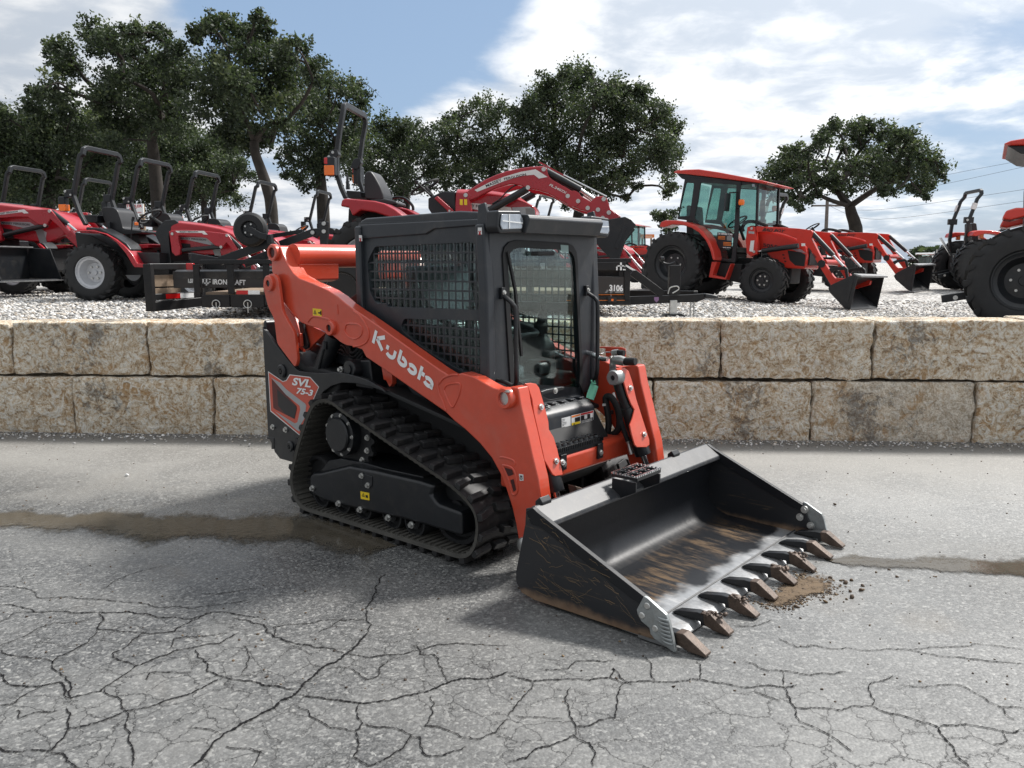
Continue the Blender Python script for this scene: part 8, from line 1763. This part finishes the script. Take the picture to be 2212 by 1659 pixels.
# far scrub line and wooded rise
def scrub(name, label, x0, x1, y, z0, h, n, seed, sz):
    rng = np.random.default_rng(seed); X = rng.uniform(x0, x1, n); top = h*(0.55+0.45*np.array([mnoise.noise(Vector((x*0.9/h, seed, 0)))*0.5+0.5+0.5*mnoise.noise(Vector((x*2.7/h, seed, 3.0))) for x in X])); Z = z0+top*rng.uniform(0, 1, n)**0.7
    C = np.stack([X, y+rng.uniform(-1, 1, n)*h*0.8, Z], 1); me = leaf_mesh(name, C, sz*rng.uniform(0.6, 1.4, n), np.clip(rng.normal(0.5, 0.2, n), 0, 1), rng, M['leaf']); o = link(name, me); tag(o, label, 'shrubs', kind='stuff'); return o
scrub('scrub_line', 'low green scrub along the back edge of the lot', -75, -1, 62, 0.6, 4.0, 16000, 21, 0.30)
scrub('scrub_line', 'thin low green scrub far behind the trailer', -1, 25, 75, 0.0, 2.6, 5000, 22, 0.25)
scrub('wooded_rise', 'distant dark wooded rise on the horizon beyond the utility vehicles', 95, 150, 190, -1.0, 7.5, 14000, 23, 0.8)

print('leaves', sum(NLEAF))
# power pole and wires
pp_ = at_depth(*zt3(990, 1330), 62.0); ptop = at_depth(*zt3(992, 1185), 62.0)
PO = empty('power_pole', (pp_[0], 62.0, lot(pp_[0], 62.0)-0.2)); tag(PO, 'thin wooden power pole with one cross arm beyond the scarlet loaders', 'pole')
hz = ptop[2]-PO.location.z; mb = MB(); mb.tube([(0, 0, 0), (ptop[0]-pp_[0], 0, hz)], [0.17, 0.12], 10); mb.build('pole_shaft', M['polewood'], PO)
mb = MB(); mb.box((ptop[0]-pp_[0], 0, hz-0.45), (2.2, 0.10, 0.12)); mb.build('cross_arm', M['polewood'], PO)
for k, (ya, yb) in enumerate((((1060, 950)), ((1110, 985)), ((1205, 1130)), ((1262, 1200)))):
    a = at_depth(*zt3(1300 if k > 1 else 1600, ya+40 if k > 1 else ya), 62.0); c = at_depth(*zt3(2300, yb-25), 50.0); a0 = np.array([ptop[0], 62.0, ptop[2]-0.4])
    wr = empty('power_wire', tuple(a0)); tag(wr, 'thin dark power line sagging across the low sky from the pole', 'wire', 'power lines across the low sky')
    P = [np.array([0, 0, 0.0]), a-a0, c-a0, (c-a0)+(c-a)*0.8]; mb = MB(); mb.tube(curve(P, 8), 0.011, 5); mb.build('wire_strand', M['wire'], wr)

# painted exit sign on posts
zs = zoom(250, 780, 2.2667); yS = 23.0
c0, c1, c2 = at_depth(*zs(548, 52), yS), at_depth(*zs(710, 52), yS), at_depth(*zs(548, 145), yS)
SG = empty('exit_sign', (c0[0], yS, lot(c0[0], yS))); tag(SG, 'white board sign with red trailer exit lettering beside the second tractor seat', 'sign')
w_, h_ = c1[0]-c0[0], c0[2]-c2[2]; zb_ = c2[2]-SG.location.z
mb = MB(); mb.span((0, 0, zb_), (w_, 0.03, zb_+h_)); sgb = mb.build('board', M['white'], SG, bevel=0.004)
for x in (0.12*w_, 0.88*w_): mb = MB(); mb.span((x-0.045, 0.03, 0), (x+0.045, 0.12, zb_+h_)); mb.build('post', M['plank'], SG)
lettering('lettering', 'TRAILER', (w_*0.06, -0.004, zb_+h_*0.66), (1, 0, 0), (0, 0, 1), width=w_*0.88, height=h_*0.27, mat=M['red_st'], parent=sgb, offset=0.03)
lettering('lettering', 'EXIT', (w_*0.22, -0.004, zb_+h_*0.34), (1, 0, 0), (0, 0, 1), width=w_*0.42, height=h_*0.24, mat=M['red_st'], parent=sgb, offset=0.03)
lettering('lettering', '(LOOP AROUND)', (w_*0.12, -0.004, zb_+h_*0.08), (1, 0, 0), (0, 0, 1), width=w_*0.76, height=h_*0.15, mat=M['red_st'], parent=sgb, offset=0.02)
# far orange banner board
zx = zoom(2400, 900, 3.175); c0, c1, c2 = at_depth(*zx(380, 72), 44.0), at_depth(*zx(560, 72), 44.0), at_depth(*zx(380, 115), 44.0)
BN = empty('banner_sign', (c0[0], 44.0, lot(c0[0], 44.0))); tag(BN, 'small faded orange banner board on posts above the distant cab tractor', 'sign')
mb = MB(); mb.span((0, 0, c2[2]-BN.location.z), (c1[0]-c0[0], 0.05, c0[2]-BN.location.z)); bo = mb.build('board', M['orange_st'], BN)
mb = MB(); mb.span((0.1, -0.004, c2[2]-BN.location.z+0.12), (c1[0]-c0[0]-0.1, -0.002, c0[2]-BN.location.z-0.22)); 
m, t, b = newmat('faded_banner_print'); b.inputs['Base Color'].default_value = (0.75, 0.42, 0.28, 1); mb.build('faded_print', m, bo)
for x in (0.15, c1[0]-c0[0]-0.15): mb = MB(); mb.cyl((x, 0.08, 0), (x, 0.08, c0[2]-BN.location.z), 0.05, n=8); mb.build('post', M['polewood'], BN)

# ================================================================== loose soil, clods and stones on the yard
m, t, b = newmat('wet_soil'); at = nd(t, 'ShaderNodeAttribute', attribute_name='tone'); t.links.new(ramp(t, at.outputs['Fac'], [(0, (0.035, 0.022, 0.014)), (0.6, (0.085, 0.055, 0.032)), (1, (0.17, 0.115, 0.06))]), b.inputs['Base Color']); b.inputs['Roughness'].default_value = 0.85; M['soil'] = m
rng = np.random.default_rng(12)
def scatter(pts, n, sprd, smin, smax, pw=2.5):
    X, Sz = [], []
    for i in range(n):
        p = pts[rng.integers(len(pts))]; q = on_z(p[0]+rng.normal()*sprd, p[1]+rng.normal()*sprd*0.35); s_ = smin+(smax-smin)*rng.uniform()**pw; X.append((q[0], q[1], s_*0.35)); Sz.append(s_)
    return np.array(X), np.array(Sz)
X, Sz = scatter([zE(1850, 890), zE(1900, 920), zE(1800, 960), zE(1760, 1000), zE(1950, 950), zE(1720, 1030)], 2400, 24, 0.0018, 0.008, 3)
tag(pebbles('loose_soil', X, Sz, rng, M['soil']), 'loose brown soil spilled in front of the bucket teeth', 'soil', kind='stuff')
for i in range(60):
    X, Sz = scatter([zE(1990, 880), zE(1900, 900), zE(2100, 950), zE(1850, 1000)], 1, 85 if i > 35 else 50, 0.0035, 0.013, 2.2)
    if i < 6: p = [(2105,912),(2195,955),(2140,1000),(1980,1025),(2040,440),(2120,605)][i]; q = on_z(*zE(*p)); X = np.array([[q[0], q[1], 0.007]]); Sz = np.array([0.016-0.0015*i])
    o = pebbles('soil_clod', X, Sz, rng, M['soil'], 0.75); tag(o, 'small dark soil clod lying on the asphalt before the bucket teeth', 'clod', 'soil clods before the bucket')
# thin smear of soil under the spill
m, t, b = newmat('soil_smear'); tcn = nd(t, 'ShaderNodeTexCoord'); ob = tcn.outputs['Object']; t.links.new(mixc(t, noise(t, ob, 30, 5, 0.7), (0.05, 0.034, 0.02), (0.17, 0.115, 0.065)), b.inputs['Base Color']); b.inputs['Roughness'].default_value = 0.9
fa = nd(t, 'ShaderNodeAttribute', attribute_name='film'); fz = mth(t, 'ADD', fa.outputs['Fac'], mth(t, 'MULTIPLY', mth(t, 'SUBTRACT', noise(t, ob, 22, 7, 0.78), 0.5), 1.9)); t.links.new(smooth(t, fz, 0.42, 0.85), b.inputs['Alpha'])
P = np.array([on_z(*zE(*p))[:2] for p in ((1560,1060),(1640,980),(1760,890),(1880,850),(2000,860),(2060,900),(2030,960),(1900,990),(1780,1030),(1650,1080))]); cc_ = P.mean(0); P = np.array(curve(list(P)+[P[0]], 5)[:-1]); n = len(P)
mb = MB(); mb.add([(*(cc_+(p-cc_)*1.35), 0.0066) for p in P]+[(*(cc_+(p-cc_)*0.45), 0.0066) for p in P], [(i, (i+1) % n, n+(i+1) % n, n+i) for i in range(n)]+[tuple(range(n, 2*n))]); o = mb.build('soil_smear', m); at_ = o.data.attributes.new('film', 'FLOAT', 'POINT'); at_.data.foreach_set('value', [0.0]*n+[0.85]*n)
tag(o, 'thin smear of brown soil on the asphalt under the bucket teeth', 'soil', kind='stuff')
zg4 = zoom(0, 1200, 1.8433); zg5 = zoom(2400, 1200, 1.3554)
for p, s_ in (((922,1243),0.020),((745,988),0.018),((795,975),0.02),((395,984),0.010)):
    q = on_z(*zg4(*p)); o = pebbles('pale_stone', np.array([[q[0], q[1], s_*0.4]]), np.array([s_]), rng, M['offwhite'], 0.7); tag(o, 'single pale stone lying on the damp asphalt below the wall', 'stone', 'pale stones on the asphalt')
o = pebbles('white_boulder', np.array([[*m2w((0.30, 1.35, 0))[:2], 0.16]]), np.array([0.20]), rng, M['offwhite'], 0.85); tag(o, 'white plastic wrapped lump on the ground behind the far loader arm', 'bundle')
n = 2600; xs_ = rng.uniform(-7, 6.5, n); off = np.abs(rng.normal(0, 0.16, n)); X = np.stack([xs_, 8.122-0.067*xs_-0.02-off, np.full(n, 0.004)], 1); Sz = rng.uniform(0.003, 0.013, n)*np.where(rng.uniform(size=n) > 0.96, 1.8, 1)
tag(pebbles('wall_foot_grit', X, Sz, rng, M['pebble']), 'grit and pebbles gathered along the foot of the stone wall', 'grit', kind='stuff')
X, Sz = [], []
for i in range(420):
    px, py = rng.uniform(-20, 2230), 960+rng.uniform()**1.3*560; q = on_z(px, py); s_ = rng.uniform(0.0025, 0.007); X.append((q[0], q[1], s_*0.4)); Sz.append(s_)
tag(pebbles('yard_grit', np.array(X), np.array(Sz), rng, M['soil']), 'scattered dark grit specks over the asphalt yard', 'grit', kind='stuff')
